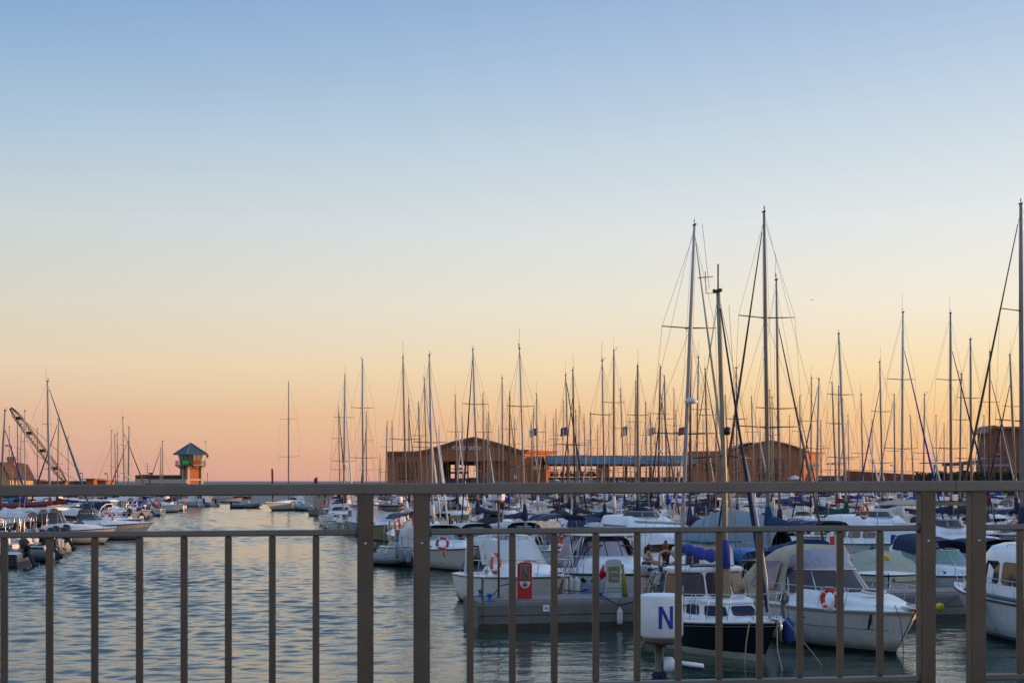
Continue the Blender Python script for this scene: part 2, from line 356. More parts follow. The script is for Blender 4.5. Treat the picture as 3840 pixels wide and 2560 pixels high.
# ---------------------------------------------------------------- water
def build_water():
    import numpy as np
    rg = np.random.default_rng(4)
    ys = [8.5]
    while ys[-1] < 262: y = ys[-1]; ys.append(y+(0.075 if y < 50 else (0.075+(y-50)*0.0012 if y < 120 else 0.16+(y-120)*0.0016)))
    ys = np.array(ys); nx = 520; us = np.linspace(-0.43, 0.43, nx)
    X = us[None,:]*ys[:,None]+np.zeros((len(ys),1)); Y = ys[:,None]+np.zeros((1,nx)); X = X+np.sign(us)[None,:]*1.5*np.abs(us)[None,:]/0.43
    Z = np.zeros_like(X)
    nW = 60; lam = np.exp(rg.uniform(math.log(0.22), math.log(2.0), nW)); th = rg.normal(0.15, 0.55, nW)+pi/2; ph = rg.uniform(0, 2*pi, nW)
    # gusts: patches of livelier and calmer water; calmer between the boats
    G = np.zeros_like(X)
    for k in range(7):
        a = rg.uniform(0, 2*pi); kk = 2*pi/rg.uniform(12, 45); G += np.sin(kk*(X*math.cos(a)+Y*math.sin(a)*0.6)+rg.uniform(0,6.28))
    gust = np.clip(0.80+0.16*G, 0.35, 1.35)
    lee = 1/(1+np.exp(-(X-(-2.0-0.09*(Y-40)))/2.0)); gust = gust*(1-0.50*lee)
    for L_, t_, p_ in zip(lam, th, ph):
        k = 2*pi/L_; amp = 0.0235/k*(0.9 if L_ < 0.4 else (1.05 if L_ < 1.1 else 0.9))
        fade = np.clip((L_-0.0042*Y)/0.2, 0, 1)
        phs = k*(X*math.cos(t_)+Y*math.sin(t_))+p_
        Z += amp*fade*(np.sin(phs)+0.18*np.sin(2*phs+1.2))
    Z = Z*gust
    Z[0,:] = 0; Z[-1,:] = 0
    ny = len(ys); co = np.empty((ny*nx,3)); co[:,0] = X.ravel(); co[:,1] = Y.ravel(); co[:,2] = Z.ravel()
    me = bpy.data.meshes.new('water'); me.vertices.add(ny*nx); me.vertices.foreach_set('co', co.ravel())
    a = (np.arange(ny-1)[:,None]*nx+np.arange(nx-1)[None,:]).ravel(); q = np.stack([a,a+1,a+nx+1,a+nx],1).ravel()
    nf = len(a); me.loops.add(nf*4); me.loops.foreach_set('vertex_index', q.astype('i4')); me.polygons.add(nf)
    me.polygons.foreach_set('loop_start', np.arange(0,nf*4,4).astype('i4')); me.polygons.foreach_set('use_smooth', np.ones(nf,dtype=bool))
    me.materials.append(WATER); me.update(calc_edges=True)
    o = bpy.data.objects.new('water', me); col.objects.link(o); tag(o, kind='structure')
    yl = float(ys[-1])
    def sheet(name, pts, z, m): mb = MB(); mb.add([(x,y,z) for x,y in pts], [tuple(range(len(pts)))]); tag(mb.build(name, m), kind='structure')
    k0, k1 = 0.43*8.5+1.5, 0.43*yl+1.5
    sheet('water', [(-400,-60),(400,-60),(400,8.5),(k0,8.5),(-k0,8.5),(-400,8.5)], -0.02, WATER)
    sheet('water', [(-400,8.5),(-k0,8.5),(-k1,yl),(-400,yl)], -0.02, WATER); sheet('water', [(k0,8.5),(400,8.5),(400,yl),(k1,yl)], -0.02, WATER)
    sheet('sea', [(-40000,yl),(40000,yl),(40000,60000),(-40000,60000)], -0.01, SEA)
    mb = MB(); mb.add([(-400,-300,-3.2),(400,-300,-3.2),(400,400,-3.2),(-400,400,-3.2)], [(0,1,2,3)])
    tag(mb.build('seabed', CONCD), kind='structure')
build_water()

# ---------------------------------------------------------------- railing in front of the camera
RT = 0.1075; RTH = math.atan(RT); RY0 = 6.946
def rail_t(px):
    k = (px-CX)/FPX; X = RY0*k/(1-RT*k); return X/math.cos(RTH)
def build_railing():
    # local frame: x along the railing, y away from the camera, z relative to eye height
    def section(px0, px1, postpx, barpx, label, zt0, zt1):
        root = empty('railing_section', (0, RY0, CZ), RTH, label, 'railing', 'steel railing sections along the quay edge')
        t0, t1 = rail_t(px0) if not isinstance(px0, tuple) else px0[0], rail_t(px1) if not isinstance(px1, tuple) else px1[0]
        def zt(t): return -0.0175+0.0042*(t+2.3)
        def bar(name, ta, tb, z_off, h, d, bev=0.006):
            za, zb = zt(ta)+z_off, zt(tb)+z_off; mb = MB()
            ring = [(-d/2+bev,-h),(d/2-bev,-h),(d/2,-h+bev),(d/2,-bev),(d/2-bev,0),(-d/2+bev,0),(-d/2,-bev),(-d/2,-h+bev)]
            mb.loft([[(ta,y,za+z) for y,z in ring],[(tb,y,zb+z) for y,z in ring]], smooth=False, closed=True, cap0=True, cap1=True)
            return mb.build(name, RAILT, root)
        bar('top_rail', t0+0.0015, t1-0.0015, 0, 0.056, 0.066)
        for tp in postpx:
            t = tp; mb = MB(); mb.box((t,0,(-1.2-0.0565+zt(t))/2), (0.078,0.074,1.2+zt(t)-0.0565), bev=0.006); mb.build('post', RAILM, root)
        a, b = min(postpx)+0.04, max(postpx)-0.04
        bar('upper_rail', a, b, -0.222, 0.029, 0.040)
        bar('bottom_rail', a, b, -0.978, 0.032, 0.040)
        for te, sg in ((a, 1), (b, -1)):
            for zo in (-0.236, -0.994):
                mb = MB(); mb.torus((te+sg*0.002, 0, zt(te)+zo), 0.021, 0.0055, 10, 6, axis='x'); mb.build('weld_bead', RUST, root)
        for tp in postpx:
            mb = MB(); mb.box((tp, -0.0005, zt(tp)-0.0585), (0.086, 0.080, 0.006)); mb.build('post_cap_weld', RUST, root)
            mb = MB(); mb.lathe([(0.008,-0.005),(0.008,0.001),(0.005,0.004)], (tp, -0.036, -0.30), 8, axis='y'); mb.v = [(x,-0.072-y,z) for x,y,z in mb.v]; mb.build('bolt_head', STEEL, root)
        for t in barpx:
            mb = MB(); z1 = zt(t)-0.252; z0 = zt(t)-0.977; mb.box((t,0,(z0+z1)/2), (0.032,0.028,z1-z0), bev=0.004); mb.build('baluster', RAILM, root)
    pit = (rail_t(3150)-rail_t(1763))/9.0
    mid_bars = [rail_t(1763)+pit*i for i in range(11)]
    p1, p2, p3, p4 = rail_t(1370), rail_t(1581), rail_t(3472), rail_t(3660)
    pitl = (rail_t(1185)-rail_t(16))/7.0
    left_bars = [rail_t(1185)-pitl*i for i in range(11)]
    pleft = p1-(p3-p2)
    right_bars = [rail_t(3825)+pit*i for i in range(11)]
    section((pleft-(p2-p1)/2,), 1478, (pleft, p1), left_bars, 'steel railing section with balusters at the left, over open water', 0, 0)
    section(1478, 3575, (p2, p3), mid_bars, 'widest steel railing section in the middle, crossing the view of the moored boats', 0, 0)
    section(3575, (p4+(p3-p2)+(p2-p1)/2,), (p4, p4+(p3-p2)), right_bars, 'steel railing section cut off at the right edge of the photo', 0, 0)
    mb = MB(); mb.box((0,-4.4+7.62,2.85), (60,10,0.5)); mb.v = [(x, y if y < 0 else 7.62+RT*x, z) for x,y,z in mb.v]
    o = tag(mb.build('pavement', CONC), kind='structure')
build_railing()

# ---------------------------------------------------------------- hull geometry
class Hull:
    def __init__(s, L, B, Fb, Fs, tw=0.85, rake=1.0, p=2.4, w0=0.84, sheerp=1.6):
        s.L, s.B, s.Fb, s.Fs, s.tw, s.rake, s.p, s.w0, s.sp = L, B, Fb, Fs, tw, rake, p, w0, sheerp
    def b(s, t):
        if t < 0.4: return s.B/2*(s.tw+(1-s.tw)*math.sin(pi/2*t/0.4))
        u = (t-0.4)/0.6; return s.B/2*max(0.015, (1-u**s.p))
    def z(s, t): return s.Fs+(s.Fb-s.Fs)*t**s.sp
    xo = 0.0
    def x(s, t, q=1.0): return s.xo-s.L/2+s.L*t-s.rake*s.L*0.10*(1-q)*t**3
    def pt(s, t, z, side):
        F = s.z(t); q = max(0.0, min(1.0, z/F)); w = s.w0-(s.w0*0.62)*max(0,(t-0.45)/0.55)**1.3
        f = w+(1-w)*q**0.75
        return Vector((s.x(t,q), side*s.b(t)*f, z))
    def ring(s, t):
        F = s.z(t); zs = [-0.14, 0.09, 0.17, F*0.4+0.05, F*0.7, F]
        r = [s.pt(t, max(0.0,z), 1) for z in zs]; 
        for p, z in zip(r, zs): p.z = z
        r[0].y *= 0.9
        k = Vector((s.x(t,0), 0, -0.42)); 
        left = [Vector((p.x,-p.y,p.z)) for p in r]
        return list(reversed(r))+[k]+left
def hull_parts(root, H, topm, botm=ANTI, boot=None, deckm=WHITE, cockpit=None, floor=0.35, rub=RUBB, rubr=0.03, stations=15, coam=0.17):
    ts = [i/(stations-1) for i in range(stations)]; ts = [t if t < 1 else 1.0 for t in ts]
    rings = [H.ring(t) for t in ts]
    mb = MB(); n = len(rings[0]); half = (n-1)//2
    def band(k):
        k2 = k if k < half else n-2-k
        return {0:0,1:0,2:0,3:2,4:1,5:1}.get(k2, 1)
    mb.loft(rings, band=band); mb.f.append(tuple(range(n))); mb.m.append(0); mb.s.append(False)
    topm = DIRTY.get(topm.name, topm); hull = mb.build('hull', [topm, botm, DIRTY.get((boot or topm).name, boot or topm)], root)
    # deck with optional cockpit well
    mb = MB()
    def dring(t, well):
        b, F = H.b(t), H.z(t); x = H.x(t)
        c = min(coam, b*0.6)
        if well: half_ = [(b,F),(b-c,F+0.03),(b-c-0.02,F+0.02),(b-c-0.03,floor),(0,floor)]
        else: half_ = [(b,F),(b-c,F+0.035),(b*0.55,F+0.07),(b*0.3,F+0.09),(0,F+0.10)]
        return [Vector((x,y,z)) for y,z in half_]+[Vector((x,-y,z)) for y,z in reversed(half_[:-1])]
    if cockpit:
        tc = cockpit; tsw = [t for t in ts if t < tc]+[tc]; tsd = [tc]+[t for t in ts if t > tc]
        rw = [dring(t, True) for t in tsw]; rd = [dring(t, False) for t in tsd]
        mb.loft(rw, smooth=False); mb.loft(rd, smooth=True)
        mb.loft([rw[-1], rd[0]], smooth=False)
        end = rw[0]; mb.add([(p.x+0.0,p.y,p.z) for p in end]+[(end[0].x,end[0].y,end[0].z),(end[-1].x,end[-1].y,end[-1].z)], [tuple(range(len(end)))])
        t0b = end[1].y; mb.box((end[0].x+0.06, 0, H.z(0)-0.04), (0.12, t0b*2, 0.14))
    else:
        mb.loft([dring(t, False) for t in ts], smooth=True)
    mb.build('deck', deckm, root)
    if rub:
        mb = MB()
        for sd in (1,-1): mb.tube([Vector((H.x(t), sd*(H.b(t)+rubr*0.3), H.z(t)-rubr*0.6)) for t in ts], rubr, 5)
        mb.build('rub_rail', rub, root)
    return hull
def trunk(root, H, t1, t2, h, wf=0.62, front=0.5, mat_=WHITE, name='cabin', zoff=0.03, back=0.0, shoulder=0.82, win=None, winm=GLASSD, nwin=3, camber=0.06, w_abs=None, zbase=None, frontwin=False, bf=0.12):
    """raised cabin from station t1 to t2; 'front' = share of its length that slopes down to the foredeck"""
    n = 9; rings = []; prof = []
    for i in range(n):
        u = i/(n-1); t = t1+(t2-t1)*u; x = H.x(t); zb = (H.z(t) if zbase is None else zbase)+zoff
        hh = h*min(1.0, max(0.02,(1-u)/max(front,1e-3))**0.8) if u > 1-front else h
        if u < back: hh = h*(0.4+0.6*u/back)
        w = (w_abs if w_abs else H.B/2*wf); w = min(w, H.b(t)*0.86); w = w*(1-0.35*max(0,(u-(1-front))/max(front,1e-3))**2)
        prof.append((x, w, zb, hh))
        half_ = [(w, zb-0.06), (w*(1-0.10), zb+hh*0.75), (w*shoulder, zb+hh*0.97), (w*0.45, zb+hh*(1+camber*0.8)), (0, zb+hh*(1+camber))]
        rings.append([Vector((x,y,z)) for y,z in half_]+[Vector((x,-y,z)) for y,z in reversed(half_[:-1])])
    mb = MB(); mb.loft(rings); m = len(rings[0]); mb.f.append(tuple(range(m))); mb.m.append(0); mb.s.append(False)
    mb.f.append(tuple(len(rings)*m-m+i for i in reversed(range(m)))); mb.m.append(0); mb.s.append(False)
    o = mb.build(name, mat_, root)
    if win:
        u0, u1, v0, v1 = win
        for sd in (1,-1):
            for k in range(nwin):
                a = u0+(u1-u0)*(k+0.07)/nwin; b = u0+(u1-u0)*(k+0.93)/nwin
                def sp(u, v):
                    f = u*(n-1); i = min(n-2,int(f)); r = f-i
                    q = [prof[i][j]*(1-r)+prof[i+1][j]*r for j in range(4)]
                    y = q[1]*(1-0.10*v); z = q[2]-0.06+(q[3]*0.75+0.06)*v
                    return Vector((q[0], sd*(y+0.012), z))
                dd = (b-a)*0.12
                pts = [sp(a,v0+.06),sp(a+dd,v0),sp(b-dd,v0),sp(b,v0+.06),sp(b-dd*0.3,v1-.06),sp(b-dd*1.3,v1),sp(a+dd,v1),sp(a,v1-.06)]
                inn = [Vector((p.x, p.y-sd*0.03, p.z)) for p in pts]
                mb = MB(); mb.loft([inn, pts], closed=True, smooth=False, cap1=True); mb.build('window', winm, o)
    return o, prof
def windscreen(root, xa, xf, w, zb, h, rake=0.9, panes=5, glass=GLASSD, frame=STEEL, merge=False, fr=0.018, side_drop=0.0, arc=2.2, narrow=0.84):
    def base(s_): return Vector((xf-(xf-xa)*abs(s_)**arc, s_*w, zb-side_drop*abs(s_)))
    def top(s_): b = base(s_); return Vector((b.x-rake*h*(1-0.35*abs(s_)), s_*w*narrow, zb+h-side_drop*abs(s_)*0.5))
    ss = [-1+2*i/panes for i in range(panes+1)]
    if panes == 5: ss = [-1,-0.72,-0.27,0.27,0.72,1]
    fb = MB(); gb = MB(); par = None
    fb.tube([top(-1+0.1*i) for i in range(21)], fr*1.2, 5)
    for s_ in ss: fb.tube([base(s_), top(s_)], fr, 5)
    fo = fb.build('windscreen_frame', frame, root)
    for a, b in zip(ss[:-1], ss[1:]):
        g = gb if merge else MB()
        k = 4; r0 = [base(a+(b-a)*i/k) for i in range(k+1)]; r1 = [top(a+(b-a)*i/k) for i in range(k+1)]
        g.loft([r0, r1])
        if not merge: g.build('pane', glass, fo)
    if merge: gb.build('pane', glass, fo)
    return fo
def canopy(root, x0, x1, w0, w1, zb, h0, h1, mat_, name='canopy', low=0.0, skirt=1.0, bulge=0.0, n=7, wins=None):
    """arched fabric: x0 (rear) to x1 (front); low = share of the height where the sides start (0 = closed to the deck)"""
    rings = []
    for i in range(n):
        u = i/(n-1); x = x0+(x1-x0)*u; w = w0+(w1-w0)*u; h = h0+(h1-h0)*u+bulge*math.sin(pi*u)-0.03*h0*(1 if i%2 else 0)
        arc = [(1.0,0.0),(1.0,0.35),(0.97,0.62),(0.88,0.84),(0.66,0.955),(0.35,0.99),(0,1.0)]
        half_ = [(w*a, zb+h*v) for a,v in arc if v >= low]
        rings.append([Vector((x,y,z)) for y,z in half_]+[Vector((x,-y,z)) for y,z in reversed(half_[:-1])])
    mb = MB(); mb.loft(rings)
    if low > 0:
        inner = [[p-Vector((0,0,0.03)) for p in r] for r in rings]; mb.loft(inner)
        m = len(rings[0])
    o = mb.build(name, mat_, root)
    if low <= 0:
        m = len(rings[0]); mm = MB(); mm.add(rings[0], [tuple(range(m))]); mm.build('rear_panel', mat_, o)
    if wins:
        for sd in (1,-1):
            i0, i1 = wins
            pts = []
            ra, rb = rings[i0], rings[i1]; m = len(ra)
            ia, ib = (1, 3) if sd > 0 else (m-2, m-4)
            q = [ra[ia], rb[ia], rb[ib], ra[ib]]
            c = sum(q, Vector())/4; q = [c+(p-c)*0.8+Vector((0,sd*0.03,0.0)) for p in q]
            mb = MB(); mb.add(q, [(0,1,2,3)]); mb.build('vinyl_window', GLASSC, o)
    return o
def frame_hoops(root, xs, w, zb, h, r=0.014, name='canopy_frame'):
    mb = MB()
    for x in xs:
        arc = [(1.0,0.0),(1.0,0.35),(0.97,0.62),(0.88,0.84),(0.66,0.955),(0.35,0.99),(0,1.0)]
        p = [Vector((x,w*a,zb+h*v)) for a,v in arc]; mb.tube(p+[Vector((q.x,-q.y,q.z)) for q in reversed(p[:-1])], r, 5)
    return mb.build(name, STEEL, root)
def bow_rail(root, H, t0=0.5, h=0.55, nst=5, r=0.012, lean=0.0, mid=False, extra=0.12):
    mb = MB(); inset = 0.07
    ts = [t0+(1-t0)*i/12 for i in range(13)]
    def pr(t, sd, hh=1.0): return Vector((H.x(t)+extra*(t-t0)/(1-t0)*hh, sd*max(0.0,(H.b(t)-inset)), H.z(t)+0.03+h*hh*min(1,(t-t0)/0.06+0.15)))
    mb.tube([pr(t,1) for t in ts]+[pr(t,-1) for t in reversed(ts[:-1])], r, 5)
    if mid: mb.tube([pr(t,1,0.5) for t in ts]+[pr(t,-1,0.5) for t in reversed(ts[:-1])], r*0.6, 4)
    for sd in (1,-1):
        for i in range(nst):
            t = t0+(0.97-t0)*(i+0.5)/nst
            mb.tube([Vector((H.x(t)-0.06,sd*(max(0.02,H.b(t)-inset)),H.z(t))), pr(t,sd)], r*0.85, 4)
    return mb.build('bow_rail', STEEL, root)
def outboard(root, x, y, z, m=MOTORK, tilt=0.0, s=1.0):
    p = empty('outboard_motor', (x,y,z)); p.parent = root; p.rotation_euler = (0, tilt, 0)
    mb = MB(); rings = []
    for zz, a, b, off in ((0.0,0.10,0.10,0),(0.05,0.19,0.15,-0.02),(0.25,0.24,0.17,-0.03),(0.42,0.20,0.15,-0.01),(0.50,0.10,0.08,0.02)):
        rings.append([Vector((-0.18*s+off*s+a*s*math.cos(2*pi*k/10), b*s*math.sin(2*pi*k/10), zz*s+0.15*s)) for k in range(10)])
    mb.loft(rings, closed=True, cap0=True, cap1=True); mb.build('cowl', m, p)
    mb = MB(); mb.loft([[Vector((-0.18*s+a*s*math.cos(2*pi*k/8), 0.3*a*s*math.sin(2*pi*k/8)*1.6, zz*s)) for k in range(8)] for zz,a in ((0.16,0.13),(-0.15,0.10),(-0.5,0.08),(-0.62,0.15),(-0.75,0.09))], closed=True, cap0=True, cap1=True)
    mb.tube([(-0.05*s,0,-0.62*s),(-0.38*s,0,-0.62*s)], 0.055*s, 7)
    for k in range(3):
        a = 2*pi*k/3; mb.add([(-0.38*s,0.03*s*math.cos(a),-0.62*s+0.03*s*math.sin(a)),(-0.36*s,0.17*s*math.cos(a+.3),-0.62*s+0.17*s*math.sin(a+.3)),(-0.41*s,0.17*s*math.cos(a-.3),-0.62*s+0.17*s*math.sin(a-.3))],[(0,1,2),(2,1,0)])
    mb.box((-0.02*s,0,0.02*s),(0.14*s,0.2*s,0.28*s)); mb.build('leg', m, p)
    return p
# ---------------------------------------------------------------- boat builders
def snap(root):
    out = []
    def rec(o, pi_):
        i = len(out); out.append((o, pi_))
        for c in o.children: rec(c, i)
    rec(root, -1); return out
def stamp(sn, loc, rz):
    new = []
    for o, pi_ in sn:
        c = o.copy(); col.objects.link(c)
        if pi_ >= 0: c.parent = new[pi_]
        new.append(c)
    new[0].location = loc; new[0].rotation_euler = (0,0,rz); return new[0]

def lifebuoy(loc, rz, label, R=0.30, group='orange lifebuoys hung on boat rails', tilt=0.0, line=None):
    mb = MB(); r = 0.062
    mb.torus((0,0,0), R, r, 24, 8, axis='y', split=lambda i,n: 1 if (i % 6) in (2,) else 0)
    root = empty('lifebuoy', loc, rz, label, 'lifebuoy', group); root.rotation_euler = (tilt,0,rz)
    mb.build('ring', [ORANGE, LBWHITE], root)
    rp = MB(); pts = []
    for i in range(33):
        a = 2*pi*i/32; k = R+r*1.05+0.035*abs(math.sin(2*a)); pts.append((k*math.cos(a),-0.02,k*math.sin(a)))
    rp.tube(pts, 0.009, 4); rp.build('grab_line', LBWHITE, root)
    if line:
        rp = MB(); rp.tube([(0.02,-0.07,-R+0.02),(0.06,-0.09,-R-0.15),(0.03,-0.09,-R-0.32),(0.10,-0.1,-R-line*0.7),(0.12,-0.1,-R-line)], [0.05,0.04,0.05,0.035,0.02], 5); rp.build('rope_tail', ORANGE, root)
    return root
def fender(loc, h, r, m, label, top=0.6, group='fenders hanging from boats', lean=(0,0)):
    root = empty('fender', loc, 0, label, 'fender', group)
    mb = MB(); mb.lathe([(0.015,-h/2),(r*0.5,-h/2+0.02),(r*0.85,-h/2+r*0.5),(r,-h/2+r),(r,h/2-r),(r*0.85,h/2-r*0.5),(r*0.45,h/2-0.02),(r*0.25,h/2+0.03),(0.012,h/2+0.05)], n=10)
    mb.build('fender_body', m, root)
    mb = MB(); mb.tube([(0,0,h/2+0.03),(lean[0],lean[1],h/2+top)], 0.009, 4); mb.build('lanyard', ROPED, root)
    return root

def sailboat_parts(root, L, mast_h, mast_dx=(0,0), mast_r=0.07, hullm=WHITE, coverm=F_NAVY, jibm=F_NAVY, mastm=ALU, spreaders=2, boomlen=None, bimini=None, lod=0, jib=True, boom_z=None, cover=True, mast_x=None, spr_w=None):
    B = L*0.31; H = Hull(L, B, 0.055*L+0.65, 0.045*L+0.5, tw=0.78, rake=1.3, p=2.0, w0=0.86, sheerp=1.3)
    hull_parts(root, H, hullm, ANTI, boot=(BLUEH if rnd.random() < 0.5 else RUBB), cockpit=0.30, floor=0.45, rub=TEAK if rnd.random() < .3 else RUBB, rubr=0.025, stations=11 if lod else 15, coam=0.35)
    trunk(root, H, 0.28, 0.80, 0.42, wf=0.60, front=0.55, win=(0.08,0.6,0.3,0.75), nwin=3 if not lod else 2, winm=GLASSD)
    mx_ = mast_x if mast_x is not None else 0.07*L
    zd = H.z(0.57)+0.35
    dx, dy = mast_dx
    top = Vector((mx_+dx, dy, mast_h)); bot = Vector((mx_, 0, zd))
    def M(z): f = (z-zd)/(mast_h-zd); return bot+(top-bot)*f
    mb = MB(); mb.tube([bot, M(zd+(mast_h-zd)*0.7), top], [mast_r, mast_r, mast_r*0.6], 8, flat=0.78)
    mast = mb.build('mast', mastm, root)
    mb = MB()
    mb.tube([top+Vector((-0.10,0,0.02)), top+Vector((0.12,0,0.02))], 0.04, 5)
    mb.tube([top, top+Vector((0.0,0,0.26))], 0.012, 4)
    vs_ = rnd.choice([-1,1]); kk = rnd.uniform(0.4,0.9); mb.tube([top+Vector((0.05,0,0)), top+Vector((0.2*kk,0.14*vs_*kk,0.12)), top+Vector((0.24*kk,0.16*vs_*kk,0.26*kk+0.05))], 0.012, 4)
    if rnd.random() < 0.5: mb.tube([top+Vector((0.1*kk,0.08*vs_,0.28*kk)), top+Vector((0.34*kk,0.22*vs_*kk,0.27*kk))], 0.012, 4)
    if rnd.random() < 0.5: mb.tube([top+Vector((-0.1,0,0)), top+Vector((-0.13,0.05,1.1))], 0.008, 4)
    mb.build('masthead_instruments', ALUD, mast)
    zs = {0:[],1:[0.52],2:[0.37,0.69],3:[0.28,0.52,0.76]}[spreaders]; tips = []
    for i, f in enumerate(zs):
        z = zd+(mast_h-zd)*f; c = M(z); w = (spr_w or B*0.36)*(1-0.18*i); mb = MB()
        for sd in (1,-1): mb.tube([c, c+Vector((-0.12, sd*w, 0.05))], [0.028,0.02], 5)
        mb.build('spreader', ALUD, mast); tips.append((w, z))
    rg = MB(); wr = 0.0065
    ch = B/2*0.86
    bow = Vector((L/2-0.12, 0, H.z(1)+0.05)); st = Vector((-L/2+0.05, 0, H.z(0)))
    fz = mast_h*(0.985 if rnd.random() < 0.5 else 0.87)
    rg.tube([M(fz), bow], wr, 4, cap=False); rg.tube([top, st], wr, 4, cap=False)
    for sd in (1,-1):
        p = Vector((mx_-0.15, sd*ch, H.z(0.55)))
        pts = [p]+[M(z)+Vector((-0.12, sd*w, 0.05)) for w, z in tips]+[M(mast_h*0.98)]
        rg.tube(pts, wr, 4, cap=False)
        if tips: rg.tube([Vector((mx_-0.45, sd*ch, H.z(0.5))), M(tips[0][1])], wr, 4, cap=False)
        if len(tips) > 1: rg.tube([pts[1], M(tips[1][1])], wr, 4, cap=False)
        rg.tube([M(mast_h*0.93)+Vector((0,sd*mast_r,0)), Vector((mx_-0.2, sd*0.25, zd))], wr*0.8, 4, cap=False)
    rg.build('rigging', WIRE, root)
    if jib:
        a, b = M(fz)+(bow-M(fz))*0.04, bow+(M(fz)-bow)*0.05; r0 = 0.035 if not lod else 0.045
        mb = MB(); mb.tube([a, a+(b-a)*0.3, a+(b-a)*0.7, b], [r0*0.6, r0*1.2, r0*1.9, r0*1.3], 6); mb.build('furled_jib', jibm, root)
    bl = boomlen or L*0.40; bz = boom_z or zd+0.95
    mb = MB(); mb.tube([M(bz)-Vector((0.08,0,0)), M(bz)-Vector((bl,0,0.02))], 0.055, 6); boom = mb.build('boom', mastm, root)
    if cover:
        mb = MB(); rings = []
        for i in range(9):
            u = i/8; x = -0.02-bl*u; h = 0.34*(1-u)**1.3+0.15; w = 0.15*(1-0.45*u)
            wob = 0.03*math.sin(i*2.3+L)
            c = M(bz)
            rings.append([Vector((c.x+x, c.y+w*math.cos(a)*1.0+wob*0.3, bz-0.08+(h*0.5)*(1+math.sin(a))+wob)) for a in [2*pi*k/9 for k in range(9)]])
        mb.loft(rings, closed=True, cap0=True, cap1=True)
        mb.tube([M(bz-0.15), M(bz+0.3), M(bz+0.75)], [mast_r+0.10, mast_r+0.07, mast_r+0.02], 8)
        mb.build('sail_cover', coverm, root)
    if bimini:
        canopy(root, -L*0.44, -L*0.20, B*0.36, B*0.38, H.z(0.2)+0.2, 1.5, 1.62, bimini, 'bimini', low=0.8)
        frame_hoops(root, [-L*0.42,-L*0.31,-L*0.2], B*0.37, H.z(0.2)+0.1, 1.55)
    canopy(root, -L*0.21, -L*0.06, B*0.27, B*0.25, H.z(0.35)+0.38, 0.72, 0.45, coverm if rnd.random() < 0.6 else F_WHITE, 'sprayhood')
    bow_rail(root, H, 0.72, 0.55, 2, 0.013, mid=not lod)
    mb = MB()
    for sd in (1,-1):
        ps = []
        for i in range(6):
            t = 0.05+0.67*i/5; p = Vector((H.x(t), sd*(H.b(t)-0.07), H.z(t))); q = p+Vector((0,0,0.55)); mb.tube([p,q], 0.012, 4); ps.append(q)
        mb.tube(ps, 0.007, 4)
    mb.tube([ (H.x(0.03), (H.b(0)-0.1)*s_, H.z(0)+0.6) for s_ in (-1,-0.5,0,0.5,1)], 0.013, 4)
    mb.build('guard_rail', STEEL, root)
    if rnd.random() < 0.5:
        mb = MB(); mb.torus((-L/2+0.25, rnd.choice([-1,1])*B*0.36, H.z(0)+0.45), 0.24, 0.07, 14, 6, axis='x'); mb.build('horseshoe_buoy', rnd.choice([ORANGE, ORANGE, YEL, LBWHITE]), root)
    if rnd.random() < 0.35:
        yy = B*0.2*rnd.choice([-1,1]); mb = MB(); mb.tube([(-L/2+0.05,yy,H.z(0)+0.2),(-L/2-0.25,yy,H.z(0)+1.6)],0.014,4); st_ = mb.build('ensign_staff', TEAK, root)
        fm = rnd.choice([(F_GREEN,F_WHITE,ORANGE),(F_NAVY,F_WHITE,ORANGE)]); mb = MB()
        for k in range(3): mb.add([(-L/2-0.24+0.03*k,yy+0.16*k,H.z(0)+1.55-0.06*k),(-L/2-0.2+0.03*(k+1),yy+0.16*(k+1),H.z(0)+1.5-0.06*k),(-L/2-0.2+0.03*(k+1),yy+0.14*(k+1),H.z(0)+1.0-0.07*k),(-L/2-0.18+0.03*k,yy+0.14*k,H.z(0)+1.05-0.06*k)],[(0,1,2,3)],k)
        mb.build('ensign', list(fm), st_)
    if rnd.random() < 0.10:
        c = M(mast_h*rnd.uniform(0.33,0.6)); mb = MB(); mb.lathe([(0.05,-0.09),(0.24,-0.07),(0.25,0.03),(0.15,0.11),(0.03,0.13)], (c.x+0.33,c.y,c.z), 10); mb.tube([c, (c.x+0.33,c.y,c.z-0.08)],0.03,4); mb.build('radar_dome', WHITE2, mast)
    return H

